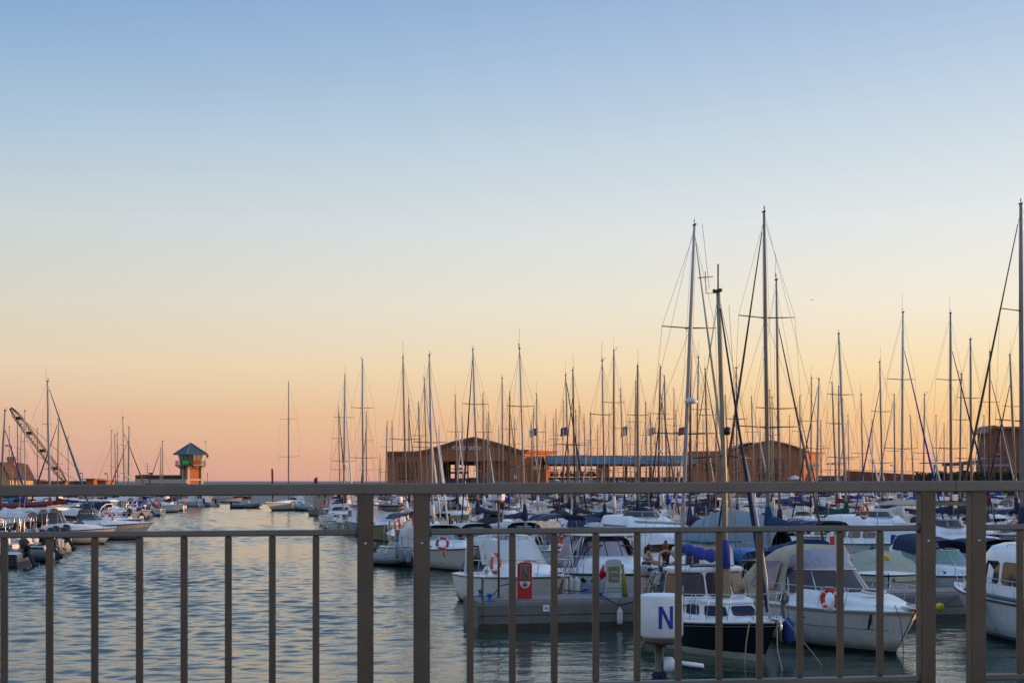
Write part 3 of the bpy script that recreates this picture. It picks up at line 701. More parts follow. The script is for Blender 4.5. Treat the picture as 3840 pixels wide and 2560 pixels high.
def motorboat_parts(root, style, L=7.0, hullm=WHITE, cov=F_WHITE, lod=0, motor=MOTORK, glass=GLASSD):
    B = L*0.365
    if style in ('fly',): B = L*0.33
    H = Hull(L, B, 0.075*L+0.48, 0.05*L+0.38, tw=0.9, rake=1.1, p=2.6, w0=0.80)
    st = 11 if lod else 15
    z5 = H.z(0.5)
    if style == 'cuddy':      # cabin forward, windscreen, closed camper cover
        hull_parts(root, H, hullm, cockpit=0.45, stations=st)
        trunk(root, H, 0.45, 0.96, 0.42, wf=0.74, front=0.75, win=(0.12,0.5,0.35,0.72), nwin=2)
        windscreen(root, H.x(0.36), H.x(0.60), B*0.40, z5+0.42, 0.55, merge=bool(lod), glass=glass)
        canopy(root, H.x(0.06), H.x(0.50), B*0.42, B*0.37, z5+0.02, 1.05, 1.18, cov, 'cockpit_cover', bulge=0.08, wins=(2,5))
        bow_rail(root, H, 0.5, 0.5, 4)
    elif style == 'bimini':
        hull_parts(root, H, hullm, cockpit=0.5, stations=st)
        trunk(root, H, 0.5, 0.97, 0.34, wf=0.74, front=0.8, win=(0.1,0.4,0.35,0.7), nwin=1)
        windscreen(root, H.x(0.42), H.x(0.62), B*0.40, z5+0.34, 0.5, merge=bool(lod), glass=glass)
        canopy(root, H.x(0.1), H.x(0.50), B*0.42, B*0.40, z5, 1.75, 1.80, cov, 'bimini', low=0.80)
        frame_hoops(root, [H.x(0.12),H.x(0.3),H.x(0.49)], B*0.41, z5, 1.76)
        mb = MB()
        for sx, w_ in ((0.12, 0.6), (0.30, 0.25)):
            for sd in (1,-1): mb.box((H.x(sx), sd*B*0.18*(1 if w_ < .5 else 0.9), 0.75), (0.5, B*0.28, 0.5), bev=0.05)
        mb.build('seats', F_WHITE, root)
        bow_rail(root, H, 0.5, 0.5, 4)
        outboard(root, -L/2-0.02, 0, H.z(0)-0.05, motor, 0.0, 1.25)
    elif style == 'open':
        hull_parts(root, H, hullm, cockpit=0.72, stations=st, floor=0.3)
        mb = MB(); mb.loft([[Vector((x,y,z)) for x,y in ((-.35,-.38),(.35,-.38),(.45,.0),(.35,.38),(-.35,.38))] for z in (0.3,0.95,1.12)], closed=True, cap1=True, smooth=False); mb.build('console', WHITE, root)
        windscreen(root, -0.05, 0.32, 0.36, 1.12, 0.38, merge=True, panes=3, glass=glass, rake=0.6)
        mb = MB(); mb.box((-L*0.22,0,0.62),(0.5,B*0.5,0.55), bev=0.06); mb.box((-L*0.22-0.22,0,1.0),(0.1,B*0.5,0.35), bev=0.04); mb.build('seats', F_WHITE, root)
        bow_rail(root, H, 0.6, 0.38, 3)
        outboard(root, -L/2-0.02, 0, H.z(0)-0.05, motor, 0.5, 1.2)
    elif style == 'tonneau':
        hull_parts(root, H, hullm, cockpit=0.45, stations=st)
        trunk(root, H, 0.45, 0.96, 0.36, wf=0.72, front=0.8)
        canopy(root, H.x(0.03), H.x(0.62), B*0.46, B*0.34, z5-0.02, 0.30, 0.62, cov, 'cockpit_cover', bulge=0.22)
        bow_rail(root, H, 0.5, 0.5, 4)
        outboard(root, -L/2-0.02, 0, H.z(0)-0.05, motor, 0.7, 1.2)
    elif style == 'hardtop':
        hull_parts(root, H, hullm, cockpit=0.40, stations=st)
        trunk(root, H, 0.42, 0.95, 0.45, wf=0.74, front=0.75, win=(0.1,0.5,0.35,0.72), nwin=2)
        windscreen(root, H.x(0.38), H.x(0.58), B*0.40, z5+0.45, 0.95, merge=bool(lod), glass=glass, rake=0.45)
        mb = MB(); rings = []
        for x, w_, dz in ((H.x(0.16),B*0.36,0),(H.x(0.2),B*0.42,0.06),(H.x(0.45),B*0.42,0.10),(H.x(0.56),B*0.30,0.03)):
            rings.append([Vector((x,w_,z5+1.42)),Vector((x,w_*0.9,z5+1.50+dz)),Vector((x,0,z5+1.53+dz)),Vector((x,-w_*0.9,z5+1.50+dz)),Vector((x,-w_,z5+1.42)),Vector((x,0,z5+1.40))])
        mb.loft(rings, closed=True, cap0=True, cap1=True); mb.build('hardtop', WHITE, root)
        for sx in (0.2,0.38):
            for sd in (1,-1): mb = MB(); mb.tube([(H.x(sx)-0.1,sd*(H.b(sx)-0.12),H.z(sx)),(H.x(sx),sd*B*0.38,z5+1.45)], 0.025, 5); mb.build('roof_strut', STEEL, root)
        bow_rail(root, H, 0.5, 0.5, 4)
        if rnd.random() < 0.5: outboard(root, -L/2-0.02, 0, H.z(0)-0.05, motor, 0.0, 1.3)
    elif style == 'cabin':     # boxy fishing boat wheelhouse
        hull_parts(root, H, hullm, cockpit=0.42, stations=st)
        trunk(root, H, 0.60, 0.95, 0.30, wf=0.66, front=0.8)
        trunk(root, H, 0.42, 0.72, 1.45, wf=0.66, front=0.30, win=(0.05,0.72,0.52,0.95), nwin=2, name='wheelhouse', camber=0.03)
        mb = MB(); mb.box((H.x(0.54), 0, z5+1.53), (L*0.34, B*0.74, 0.05), bev=0.02); mb.build('roof', cov, root)
        windscreen(root, H.x(0.66), H.x(0.68), B*0.26, z5+0.62, 0.66, merge=bool(lod), glass=glass, rake=0.3, panes=3, narrow=0.95)
        bow_rail(root, H, 0.55, 0.5, 3)
        outboard(root, -L/2-0.02, 0, H.z(0)-0.05, motor, 0.6, 1.1)
    elif style == 'fly':
        hull_parts(root, H, hullm, cockpit=0.25, stations=st)
        trunk(root, H, 0.25, 0.88, 0.95, wf=0.78, front=0.42, win=(0.08,0.62,0.42,0.85), nwin=3, name='saloon')
        windscreen(root, H.x(0.52), H.x(0.66), B*0.34, z5+0.55, 0.5, merge=bool(lod), glass=glass, rake=1.5, narrow=0.9)
        trunk(root, H, 0.22, 0.56, 0.42, wf=0.72, front=0.25, name='flybridge', zbase=z5+0.95)
        windscreen(root, H.x(0.44), H.x(0.52), B*0.3, z5+1.35, 0.28, merge=True, glass=glass, panes=3, rake=0.8)
        if cov is not F_WHITE: canopy(root, H.x(0.12), H.x(0.46), B*0.38, B*0.36, z5+1.3, 1.1, 1.15, cov, 'bimini', low=0.8); frame_hoops(root, [H.x(0.14),H.x(0.44)], B*0.37, z5+1.3, 1.12)
        bow_rail(root, H, 0.45, 0.6, 5)
    elif style == 'cruiser':
        hull_parts(root, H, hullm, cockpit=0.42, stations=st)
        trunk(root, H, 0.42, 0.97, 0.38, wf=0.80, front=0.85, win=(0.15,0.45,0.35,0.7), nwin=1)
        windscreen(root, H.x(0.34), H.x(0.62), B*0.42, z5+0.36, 0.55, merge=bool(lod), glass=glass, rake=1.2)
        mb = MB()
        for sd in (1,-1): mb.tube([(H.x(0.28),sd*B*0.42,z5),(H.x(0.22),sd*B*0.40,z5+0.9),(H.x(0.20),sd*B*0.25,z5+1.15),(H.x(0.20),0,z5+1.18)], 0.06, 6)
        mb.build('radar_arch', WHITE, root)
        canopy(root, H.x(0.22), H.x(0.48), B*0.39, B*0.36, z5, 1.45, 1.25, cov, 'bimini', low=0.6)
        bow_rail(root, H, 0.5, 0.5, 5)
    for sd in (1,-1):
        for t in ((0.18,0.42,0.66) if L > 7 else (0.25,0.55)):
            if rnd.random() < 0.7:
                mb = MB(); c = (H.x(t), sd*(H.b(t)+0.10), H.z(t)-0.42); r_ = 0.10; mb.lathe([(0.02,-0.3),(r_,-0.22),(r_,0.22),(0.03,0.30),(0.01,0.5)], c, 8); mb.build('fender', rnd.choice([FWHITE,FWHITE,FBLUE,FGREY,FBLACK]), root)
    if rnd.random() < 0.6:
        mb = MB(); c = Vector((H.x(0.3), B*0.3, z5+0.5)); mb.tube([c, c+Vector((-0.3,0.05,2.2))], 0.012, 4); mb.build('whip_aerial', MASTW, root)
    if rnd.random() < 0.6:
        mb = MB(); 
        for k in range(5): mb.box((H.x(0.1+0.06*k), rnd.uniform(-B*.3,B*.3), 0.62+0.1*rnd.random()), (0.35,0.4,0.3), rz=rnd.random(), bev=0.05)
        mb.build('deck_gear', rnd.choice([F_NAVY,ORANGE,F_BLUE,F_TEAL,F_WHITE,ROPE]), root)
    return H

# ---------------------------------------------------------------- grid of the marina
HEAD = math.atan2(-0.948, 0.317)      # bows toward the camera and to the right
FAR = HEAD+pi                         # bows away and to the left
def row_point(px, Y0, slope=0.335):
    k = (px-CX)/FPX; Y = Y0/(1-slope*k); return Vector((k*Y, Y, 0))

# concrete piers
def pier(Y0, px0, xlen, label, depth=2.3, z=0.83, lod=0, sl=0.335):
    s = row_point(px0, Y0, sl); ang = math.atan(sl)
    root = empty('pier', (s.x, s.y, 0), ang, label, 'pier', 'floating concrete piers')
    seg = 10.0; n = int(xlen/seg)
    for i in range(n):
        mb = MB(); x0, x1 = i*seg+0.02, (i+1)*seg-0.02; r = 0.12
        prof = [(0,-0.05),(0,0.40),(0,z-r),(r*0.3,z-r*0.3),(r,z),(depth-r,z),(depth-r*0.3,z-r*0.3),(depth,z-r),(depth,0.40),(depth,-0.05)]
        mb.loft([[Vector((x,y,zz)) for y,zz in prof] for x in (x0,x1)], smooth=False, cap0=True, cap1=True)
        mb.build('pontoon', CONC, root)
        if lod == 0 and i < 3:
            mb = MB(); mb.box(((x0+x1)/2, depth/2, 0.06), (x1-x0-0.01, depth+0.012, 0.24)); mb.build('wet_band', CONCD, root)
            mb = MB(); mb.box(((x0+x1)/2, -0.004, 0.42), (x1-x0, 0.012, 0.02)); mb.build('joint_line', RUBB, root)
    if lod == 0:
        for k in range(60):
            mb = MB(); mb.box((0.75+k*0.30, 0.95, z+0.010), (0.288, 1.5, 0.018), bev=0.004); mb.build('deck_board', PLANK, root)
    return root, s, ang
PM, PMs, PMa = pier(41.15, 1790, 40, 'nearest grey concrete pier marked 40, behind the black hulled boat', sl=0.22)
PL, PLs, PLa = pier(84.3, 1600, 60, 'second concrete pier seen through the sprayhood of the white boat near plate 40', lod=1)
pier(114, 1480, 70, 'third concrete pier, mostly hidden behind the row of the yellow hulled boat', lod=1)
pier(145, 1400, 90, 'fourth concrete pier from the camera, mostly hidden behind boats', lod=1)
pier(180, 1330, 110, 'farthest concrete pier in front of the brown restaurant hall', lod=1)

# ---------------------------------------------------------------- sailing boats from their masts
# (x_top, y_top, x at rail height, row distance or 0 = choose, r_px, jib colour, cover colour, direction, mast material, hull)
J = dict(n=F_NAVY, b=F_BLUE, w=F_WHITE, r=F_RED, g=F_GREEN, t=F_TEAL, k=ALUD, y=F_BEIGE)
CN = {'n':'navy','b':'royal blue','w':'off white','r':'burgundy','g':'dark green','t':'teal','k':'dark','y':'beige'}
masts = [
 (1270,1530,1274,0,4,'n','n'),(1294,1407,1290,0,8,'w','n'),(1359,1349,1362,0,8,'w','b'),(1374,1545,1374,0,4,'n','w'),(1425,1706,1426,0,3,'w','w'),
 (1452,1583,1447,0,5,'w','n'),(1470,1581,1475,0,4,'w','b'),(1511,1342,1522,0,7,'w','w'),(1533,1501,1535,0,5,'k','n'),(1569,1510,1579,0,6,'w','b'),
 (1591,1423,1601,0,5,'w','n'),(1610,1333,1620,0,9,'w','w'),(1707,1485,1714,0,5,'w','n'),(1733,1563,1736,0,4,'w','g'),(1773,1310,1790,0,8,'n','n'),
 (1811,1480,1815,0,5,'w','b'),(1826,1571,1828,0,4,'w','n'),(1832,1550,1834,0,4,'w','w'),(1883,1418,1885,0,6,'w','n'),(1912,1472,1909,0,6,'k','b'),
 (1928,1566,1936,0,4,'w','w'),(1948,1307,1965,0,7,'w','n'),(2001,1533,1997,0,4,'w','n'),(2012,1480,2016,0,5,'w','b'),(1992,1583,1994,0,4,'w','y'),
 (2121,1407,2134,0,6,'n','n'),(2148,1388,2155,0,7,'k','n'),(2085,1537,2086,0,4,'w','w'),(2075,1573,2080,0,4,'w','b'),(2113,1506,2110,0,4,'w','n'),
 (2172,1525,2170,0,4,'w','n'),(2159,1541,2164,0,4,'w','y'),(2190,1556,2196,0,4,'w','b'),(2215,1547,2217,0,5,'w','n'),(2241,1594,2241,0,3,'w','w'),
 (2258,1353,2266,0,6,'w','n'),(2302,1315,2302,0,8,'w','b'),(2327,1462,2340,0,5,'w','n'),(2391,1372,2392,0,10,'w','n'),(2384,1434,2380,0,5,'w','w'),
 (2421,1510,2425,0,5,'w','g'),(2439,1560,2444,0,6,'y','n'),(2476,1376,2469,0,7,'k','n'),(2491,1411,2502,0,7,'n','b'),(2482,1499,2484,0,4,'w','w'),
 (2619,1342,2612,0,6,'w','n'),(2644,1384,2655,0,6,'k','n'),(2527,1460,2530,0,4,'w','b'),(2534,1541,2542,0,4,'w','y'),(2686,1495,2684,0,5,'w','n'),
 (2761,1380,2764,0,6,'w','n'),(2720,1487,2734,0,5,'w','w'),(2818,1491,2828,0,5,'w','b'),(2886,1464,2894,0,5,'w','n'),(2895,1491,2899,0,4,'w','w'),
 (2999,1487,3003,0,5,'n','b'),(3043,1418,3040,0,5,'w','n'),(3071,1422,3063,0,7,'n','n'),(3120,1437,3136,0,6,'w','r'),(3145,1449,3147,0,6,'w','w'),
 (3078,1579,3080,0,4,'w','n'),(3229,1480,3236,0,5,'w','b'),(3299,1357,3309,0,6,'b','n'),(3353,1480,3356,0,5,'w','w'),(3413,1560,3426,0,4,'w','n'),
 (3467,1480,3463,0,5,'w','b'),(3605,1403,3599,0,6,'w','n'),(3639,1273,3642,0,8,'w','n'),(3712,1319,3709,0,6,'k','r'),(3787,1332,3808,0,8,'n','n'),
 (3386,1172,3382,77,8,'b','w'),(3564,1175,3566,77,9,'n','n'),(3145,1252,3170,77,9,'w','g'),
 (1646,1600,1648,0,3,'w','w'),(1870,1600,1872,0,3,'w','n'),(2045,1560,2047,0,3,'w','b'),(2283,1560,2285,0,3,'w','n'),(2362,1570,2364,0,3,'w','w'),
 (2590,1500,2593,0,4,'w','n'),(2636,1560,2640,0,3,'w','b'),(2750,1560,2752,0,3,'w','w'),(2850,1570,2853,0,3,'w','n'),(2960,1560,2963,0,3,'w','w'),
 (3180,1560,3184,0,3,'w','n'),(3270,1575,3272,0,3,'w','b'),(3510,1560,3512,0,3,'w','w'),(3540,1590,3541,0,3,'w','n'),(3690,1560,3692,0,3,'w','n'),(3750,1570,3752,0,3,'w','b'),
]
ROWS = {91:1, 107:-1, 121:1, 138:-1, 152:1, 173:-1, 187:1, 208:-1, 222:1, 77:-1}
occupied = {r: [] for r in list(ROWS)+[50]}
MASTLOG = []
def left_edge_x(Y):     # channel edge of the right-hand marina
    pts = [(60,-3.5),(77,-6.5),(107,-11.0),(122,-15.0),(175,-22.5),(230,-29)]
    for (a,xa),(b,xb) in zip(pts[:-1], pts[1:]):
        if Y <= b: return xa+(xb-xa)*(Y-a)/(b-a)
    return -29
def place_sail(m, Y0, sgn, L=None, **kw):
    xt, yt, xb, _, rp, jc, cc = m[:7]
    p = row_point(xb, Y0); D = p.y; h = CZ+(HY-yt)/FPX*D
    L = L or max(6.0, min(13.0, h*0.74)); rz = HEAD if sgn < 0 else FAR
    # mast foot pixel at deck height
    yd = HY+(CZ-1.4)*FPX/D; slope_ = (xb-xt)/(1815-yt); xf = xb+slope_*(yd-1815)
    foot = WX(xf, D); topx = WX(xt, D); dX = topx-foot
    mxl = 0.07*L; hx, hy = math.cos(rz), math.sin(rz)
    cx_, cy_ = foot-mxl*hx, D-mxl*hy
    root = empty('sailing_yacht', (cx_, cy_, 0), rz)
    ldx, ldy = dX*hx, -dX*hy
    r = max(0.045, min(0.15, rp*0.5/FPX*D*1.32))
    mm = ALU if rp < 7 else (MASTW if rnd.random() < 0.35 else ALU)
    if jc == 'k': mm = ALUD
    hm = rnd.choice([WHITE,WHITE,WHITE,WHITE2,WHITE2,NAVYH,CREAM,BLUEH])
    if 'hullm' in kw: hm = kw.pop('hullm')
    sp = 2 if (h > 12.5 or rnd.random() < 0.4) else 1
    args = dict(mast_dx=(ldx,ldy), mast_r=r, hullm=hm, coverm=(J[cc] if cc != 'b' or rnd.random() < 0.3 else F_WHITE), jibm=J[jc], mastm=mm, spreaders=sp, lod=1 if D > 100 else 0, jib=(jc != 'w' or rnd.random() < 0.35), bimini=(rnd.choice([F_NAVY,F_BLUE,F_WHITE,F_NAVY]) if rnd.random() < 0.25 else None))
    args.update(kw)
    sailboat_parts(root, L, h, **args)
    cc = {F_WHITE.name:'w',F_BLUE.name:'b',F_NAVY.name:'n',F_GREEN.name:'g',F_RED.name:'r',F_BEIGE.name:'y'}.get(args['coverm'].name,'b')
    MASTLOG.append(dict(root=root, x=xt, y=yt, D=D, hull='', cc=cc, jc=jc, h=h, mm=args['mastm'], bim=args['bimini']))
    return root, L
for m in masts:
    best = None
    for r, sg in ROWS.items():
        if m[3] and r != m[3]: continue
        p = row_point(m[2], r)
        if p.x < left_edge_x(p.y)+0.5 and not m[3]: continue
        if p.y > 232: continue
        h = CZ+(HY-m[1])/FPX*p.y
        cost = abs(h-(12.3))+(0 if m[3] else 0)
        for q in occupied[r]:
            d = abs(q-p.x)
            if d < 3.3: cost += (3.3-d)*4
        cost += rnd.random()*0.9
        if m[3]: cost -= 100
        if best is None or cost < best[0]: best = (cost, r, sg, p)
    if best is None: 
        best = (0, 222, 1, row_point(m[2], 222))
    _, r, sg, p = best
    occupied[r].append(p.x)
    place_sail(m, r, sg)
# the four tall masts and the right-hand one, in the row behind the nearest pier
place_sail((2604,845,2566,0,14,'y','w'), 51, -1, L=11.0, mastm=MASTW, jib=True, hullm=WHITE, boom_z=2.7, cover=False, bimini=None, spreaders=2, spr_w=1.35)
place_sail((2865,795,2879,0,14,'k','b'), 52, 1, L=11.0, mastm=ALU, jib=True, jibm=ALUD, coverm=mat('deep_blue_canvas',(0.006,0.04,0.13),0.85,var=0.25,scale=4,bump=0.5,bscale=8), hullm=WHITE2, boomlen=4.4, boom_z=2.55, bimini=None, spreaders=2, spr_w=1.5)
place_sail((2911,1050,2922,0,9,'k','n'), 58, -1, L=9.2, mastm=ALU, jib=True, jibm=ALUD, hullm=WHITE, bimini=None, spreaders=1)
place_sail((3828,765,3833,0,16,'w','n'), 52, 1, L=11.5, mastm=ALU, jib=True, jibm=ALUD, hullm=WHITE, bimini=None, spreaders=2, spr_w=1.4, coverm=F_NAVY)
place_sail((2591,1250,2587,0,8,'k','n'), 66, 1, L=8.5, mastm=ALUD, jib=False, hullm=NAVYH, bimini=None)
occupied[50] += [row_point(x,50).x for x in (2566,2879,2922,3833)]

# ---------------------------------------------------------------- filler motor boats in the rows
protos = []
def mkproto(style, L, hm, cov, lod, txt, **kw):
    r = empty('motor_boat', (0,-500,0)); motorboat_parts(r, style, L, hm, cov, lod, **kw); protos.append([snap(r), txt, L, False, style])
for lod in (0,):
    mkproto('cuddy', 7.2, WHITE, F_WHITE, 1, 'white cabin boat under an off white cockpit cover')
    mkproto('cuddy', 6.6, WHITE2, F_NAVY, 1, 'white cabin boat under a navy cockpit cover')
    mkproto('bimini', 6.4, WHITE, F_NAVY, 1, 'white open boat shaded by a navy bimini')
    mkproto('bimini', 6.0, BLUEH, F_WHITE, 1, 'blue hulled boat shaded by an off white bimini')
    mkproto('cruiser', 8.6, WHITE, F_WHITE, 1, 'white cruiser with pale radar arch cover')
    mkproto('cruiser', 8.8, WHITE, F_NAVY, 1, 'white cruiser with navy cover over its radar arch', glass=GLASSB)
    mkproto('hardtop', 7.6, WHITE, F_WHITE, 1, 'white hardtop fishing boat')
    mkproto('fly', 10.5, WHITE, F_WHITE, 1, 'large white flybridge boat')
    mkproto('fly', 11.0, WHITE2, F_BEIGE, 1, 'large flybridge boat with a beige bimini')
    mkproto('cabin', 6.4, WHITE2, WHITE, 1, 'small white fishing boat with upright wheelhouse')
    mkproto('cabin', 6.8, BLUEH, CREAM, 1, 'blue fishing boat with cream wheelhouse roof')
    mkproto('tonneau', 6.0, WHITE, F_BLUE, 1, 'low white boat under a royal blue cover')
    mkproto('tonneau', 6.2, WHITE2, F_BEIGE, 1, 'low white boat under a beige cover')
    mkproto('open', 5.6, WHITE, F_WHITE, 1, 'open white boat with centre console')
    mkproto('cruiser', 8.0, NAVYH, F_BEIGE, 1, 'dark hulled cruiser with beige cover')
    mkproto('bimini', 6.8, WHITE, F_TEAL, 1, 'white open boat shaded by a teal bimini')
def use_proto(k, loc, rz):
    P_ = protos[k]
    if not P_[3]:
        P_[3] = True; r = P_[0][0][0]; r.location = loc; r.rotation_euler = (0,0,rz); return r
    return stamp(P_[0], loc, rz)
FILL = []
reserved = {77: [(-8,10.5),(17,22)], 107: [(-12,-7.8)], 50: [(-3,4.6),(7.6,17)]}
rowname = {50:'row behind pier 40', 77:'row in front of the second pier', 91:'row behind the second pier', 107:'row in front of the third pier', 121:'row behind the third pier', 138:'row in front of the fourth pier', 152:'row behind the fourth pier', 173:'row in front of the farthest pier', 187:'row behind the farthest pier', 208:'second last row before the halls', 222:'last row before the halls'}
for r, sg in list(ROWS.items()):
    xl = row_point(1500, r); X = left_edge_x(r)+0.6; cnt = 0
    while True:
        Y = r+0.335*X
        if X > 0.362*Y+2.5: break
        step = 3.0+rnd.random()*0.7
        ok = all(abs(q-X) > 2.75 for q in occupied[r]) and all(not (a < X < b) for a, b in reserved.get(r, []))
        if ok and X > left_edge_x(Y):
            big = rnd.random()
            k = rnd.choice([0,0,1,2,3,4,4,5,6,7,8,9,10,11,12,13,15]) if r > 80 else rnd.choice([0,1,2,4,5,6,7,9,11,15])
            o = use_proto(k, (X+rnd.uniform(-.2,.2), Y+rnd.uniform(-.8,.8), 0), (HEAD if sg*(1 if rnd.random() < 0.8 else -1) < 0 else FAR)+rnd.uniform(-.05,.05))
            cnt += 1; FILL.append((o, protos[k][1], r, X)); step += 0.1
        elif not ok: step = 0.8
        X += step
# ---------------------------------------------------------------- quays at the back, on the left and on the right
def slab(name, pts, z1, z0, m, kind='structure', **kw):
    mb = MB(); n = len(pts)
    mb.add([(x,y,z0) for x,y in pts]+[(x,y,z1) for x,y in pts], [tuple(reversed(range(n))), tuple(range(n,2*n))]+[(i,(i+1)%n,n+(i+1)%n,n+i) for i in range(n)])
    return tag(mb.build(name, m), kind=kind)
slab('quay', [(-30,240),(150,240),(150,300),(-24,300)], 1.35, -1, QUAYM)
slab('quay', [(-160,258),(-57.6,258),(-57.2,267),(-60,285),(-160,285)], 1.35, -1, QUAYM)
slab('quay', [(-160,30),(-50,30),(-58,120),(-66,200),(-74,258),(-160,258)], 1.25, -1, QUAYM)
slab('quay', [(92,-40),(150,-40),(150,240),(104,240)], 1.35, -1, QUAYM)

D1 = 250.0
def z1_(py, D=D1): return WZ(py, D)
def x1_(px, D=D1): return WX(px, D)
def wallbox(name, root, pxa, pxb, pya, pyb, D, depth, m, dz=0.0):
    xa, xb = WX(pxa,D), WX(pxb,D); za, zb = WZ(pyb,D), WZ(pya,D)
    mb = MB(); mb.box(((xa+xb)/2, depth/2, (za+zb)/2), (xb-xa, depth, zb-za)); o = mb.build(name, m, root); o.location = (0, dz, 0); return o
def window(root, pxa, pxb, pya, pyb, D, y, m, nx=3, ny=2, frame=DARKIN, bar=0.07):
    "a frame box standing proud of the wall, with its panes as parts of the frame"
    xa, xb = WX(pxa,D), WX(pxb,D); za, zb = WZ(pyb,D), WZ(pya,D); mb = MB()
    for i in range(nx+1): x = xa+(xb-xa)*i/nx; mb.box((x, y-0.03, (za+zb)/2), (bar, 0.10, zb-za+bar))
    for j in range(ny+1): z = za+(zb-za)*j/ny; mb.box(((xa+xb)/2, y-0.035, z), (xb-xa, 0.085, bar))
    mb.box(((xa+xb)/2, y-0.06, za-0.08), (xb-xa+0.3, 0.18, 0.09))
    f = mb.build('window', frame, root)
    for i in range(nx):
        for j in range(ny):
            a = xa+(xb-xa)*i/nx; b = xa+(xb-xa)*(i+1)/nx; c = za+(zb-za)*j/ny; d = za+(zb-za)*(j+1)/ny
            mb = MB(); mb.box(((a+b)/2, y-0.01, (c+d)/2), (b-a-bar, 0.03, d-c-bar)); mb.build('pane', m, f)
# --- restaurant hall
root = empty('restaurant_hall', (0, D1, 0), 0, 'brown plank clad restaurant hall with curved gable roof and Ristorante lettering', 'building')
G0 = HY+(CZ-1.35)*FPX/D1
topline = [(1448,1700),(1560,1699),(1600,1692),(1640,1680),(1700,1661),(1777,1645),(1850,1662),(1910,1680),(1966,1698)]
def gable_poly(pa, pb, pyb):
    t = [p for p in topline if pa < p[0] < pb]
    def zt(px):
        for (a,ya),(b,yb) in zip(topline[:-1], topline[1:]):
            if a <= px <= b: return ya+(yb-ya)*(px-a)/(b-a)
        return topline[-1][1]
    return [(x1_(pa), z1_(pyb)),(x1_(pb), z1_(pyb)),(x1_(pb), z1_(zt(pb)))]+[(x1_(a), z1_(b)) for a,b in reversed(t)]+[(x1_(pa), z1_(zt(pa)))]
for pa, pb, pyb, dep in ((1452,1643,G0,12),(1643,1903,1728,12),(1903,1967,G0,12)):
    mb = MB(); mb.prism(gable_poly(pa,pb,pyb), 0, dep); mb.build('wall', BROWN, root)
mb = MB()
for off, th, pr in ((0.35,0.30,0.7),(0.05,0.28,0.45),(-0.22,0.2,0.2)):
    up = [(x1_(a), z1_(b)+off+0.02) for a,b in topline]
    poly = up+[(x,z-th) for x,z in reversed(up)]
    mb.loft([[Vector((x,y,z)) for x,z in poly] for y in (-pr, 12.3)], smooth=False, closed=True, cap0=True, cap1=True)
mb.build('roof', BROWNC, root)
# lit wing turned to the right
xa, ya, xb, yb = x1_(1967), 0.02, WX(2068, 262), 12.0
mb = MB(); mb.add([(xa,ya,1.35),(xb,yb,1.35),(xb-8,yb+3,1.35),(xa-8,ya+3,1.35)]+[(xa,ya,z1_(1700)),(xb,yb,z1_(1700)),(xb-8,yb+3,z1_(1700)),(xa-8,ya+3,z1_(1700))], [(0,1,5,4),(1,2,6,5),(2,3,7,6),(3,0,4,7),(4,5,6,7)])
mb.build('wing_wall', OCHRE, root)
mb = MB()
dxn = Vector((yb-ya, -(xb-xa), 0)).normalized()
for zz, pr, th in ((z1_(1700)+0.12,0.35,0.25),(z1_(1700)+0.42,0.8,0.28)):
    a = Vector((xa,ya,zz))+dxn*pr-Vector((0,0.0,0)); b = Vector((xb,yb,zz))+dxn*pr+Vector((0.5,0.8,0)); c = Vector((xb-8,yb+4,zz)); d = Vector((xa-8,ya+4,zz))
    mb.add([a,b,c,d]+[p+Vector((0,0,th)) for p in (a,b,c,d)], [(3,2,1,0),(4,5,6,7),(0,1,5,4),(1,2,6,5),(2,3,7,6),(3,0,4,7)])
mb.build('cornice', OCHRE, root)
fd = Vector((xb-xa, yb-ya, 0)); 
for u0, u1, za, zb in ((0.30,0.52,z1_(1760),z1_(1728)),(0.70,0.86,z1_(1758),z1_(1730))):
    p = Vector((xa,ya,0))+fd*u0+dxn*0.03; q = Vector((xa,ya,0))+fd*u1+dxn*0.03; e = dxn*0.05
    mb = MB(); mb.add([p+Vector((0,0,za)),q+Vector((0,0,za)),q+Vector((0,0,zb)),p+Vector((0,0,zb))]+[v+e for v in (p+Vector((0,0,za)),q+Vector((0,0,za)),q+Vector((0,0,zb)),p+Vector((0,0,zb)))], [(4,5,6,7),(0,1,5,4),(1,2,6,5),(2,3,7,6),(3,0,4,7)]); mb.build('window', GLASSD, root)
window(root, 1497, 1562, 1733, 1793, D1, 0.0, SHUT, 4, 3)
# glazed porch
mb = MB()
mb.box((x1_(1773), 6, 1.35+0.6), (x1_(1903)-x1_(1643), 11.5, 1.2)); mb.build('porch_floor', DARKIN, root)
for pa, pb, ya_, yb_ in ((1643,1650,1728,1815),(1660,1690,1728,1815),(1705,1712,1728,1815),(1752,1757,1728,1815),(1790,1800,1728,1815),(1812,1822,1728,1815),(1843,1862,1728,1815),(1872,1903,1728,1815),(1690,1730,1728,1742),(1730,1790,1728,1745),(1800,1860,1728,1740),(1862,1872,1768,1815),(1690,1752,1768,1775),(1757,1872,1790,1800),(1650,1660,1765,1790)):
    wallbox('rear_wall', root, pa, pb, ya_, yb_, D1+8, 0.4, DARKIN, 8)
for px_, w_ in ((1718,7),(1838,8)):
    o = wallbox('column', root, px_-w_/2, px_+w_/2, 1728, 1816, D1, 0.5, GREYM, -0.05)
wallbox('parapet', root, 1643, 1835, 1792, 1815, D1, 0.25, mat('navy_parapet', (0.03,0.035,0.06), 0.7), 0.3)
wallbox('parapet', root, 1842, 1903, 1803, 1816, D1, 0.25, mat('lilac_parapet', (0.24,0.22,0.30), 0.7), 0.3)
o = wallbox('notice_board', root, 1928, 1944, 1781, 1793, D1, 0.08, LETW, -0.09)
text_mesh('Ristorante', 1.25, 0.05, LETW, 'lettering', root, (x1_(1747), -0.12, z1_(1686)), shear=0.35)
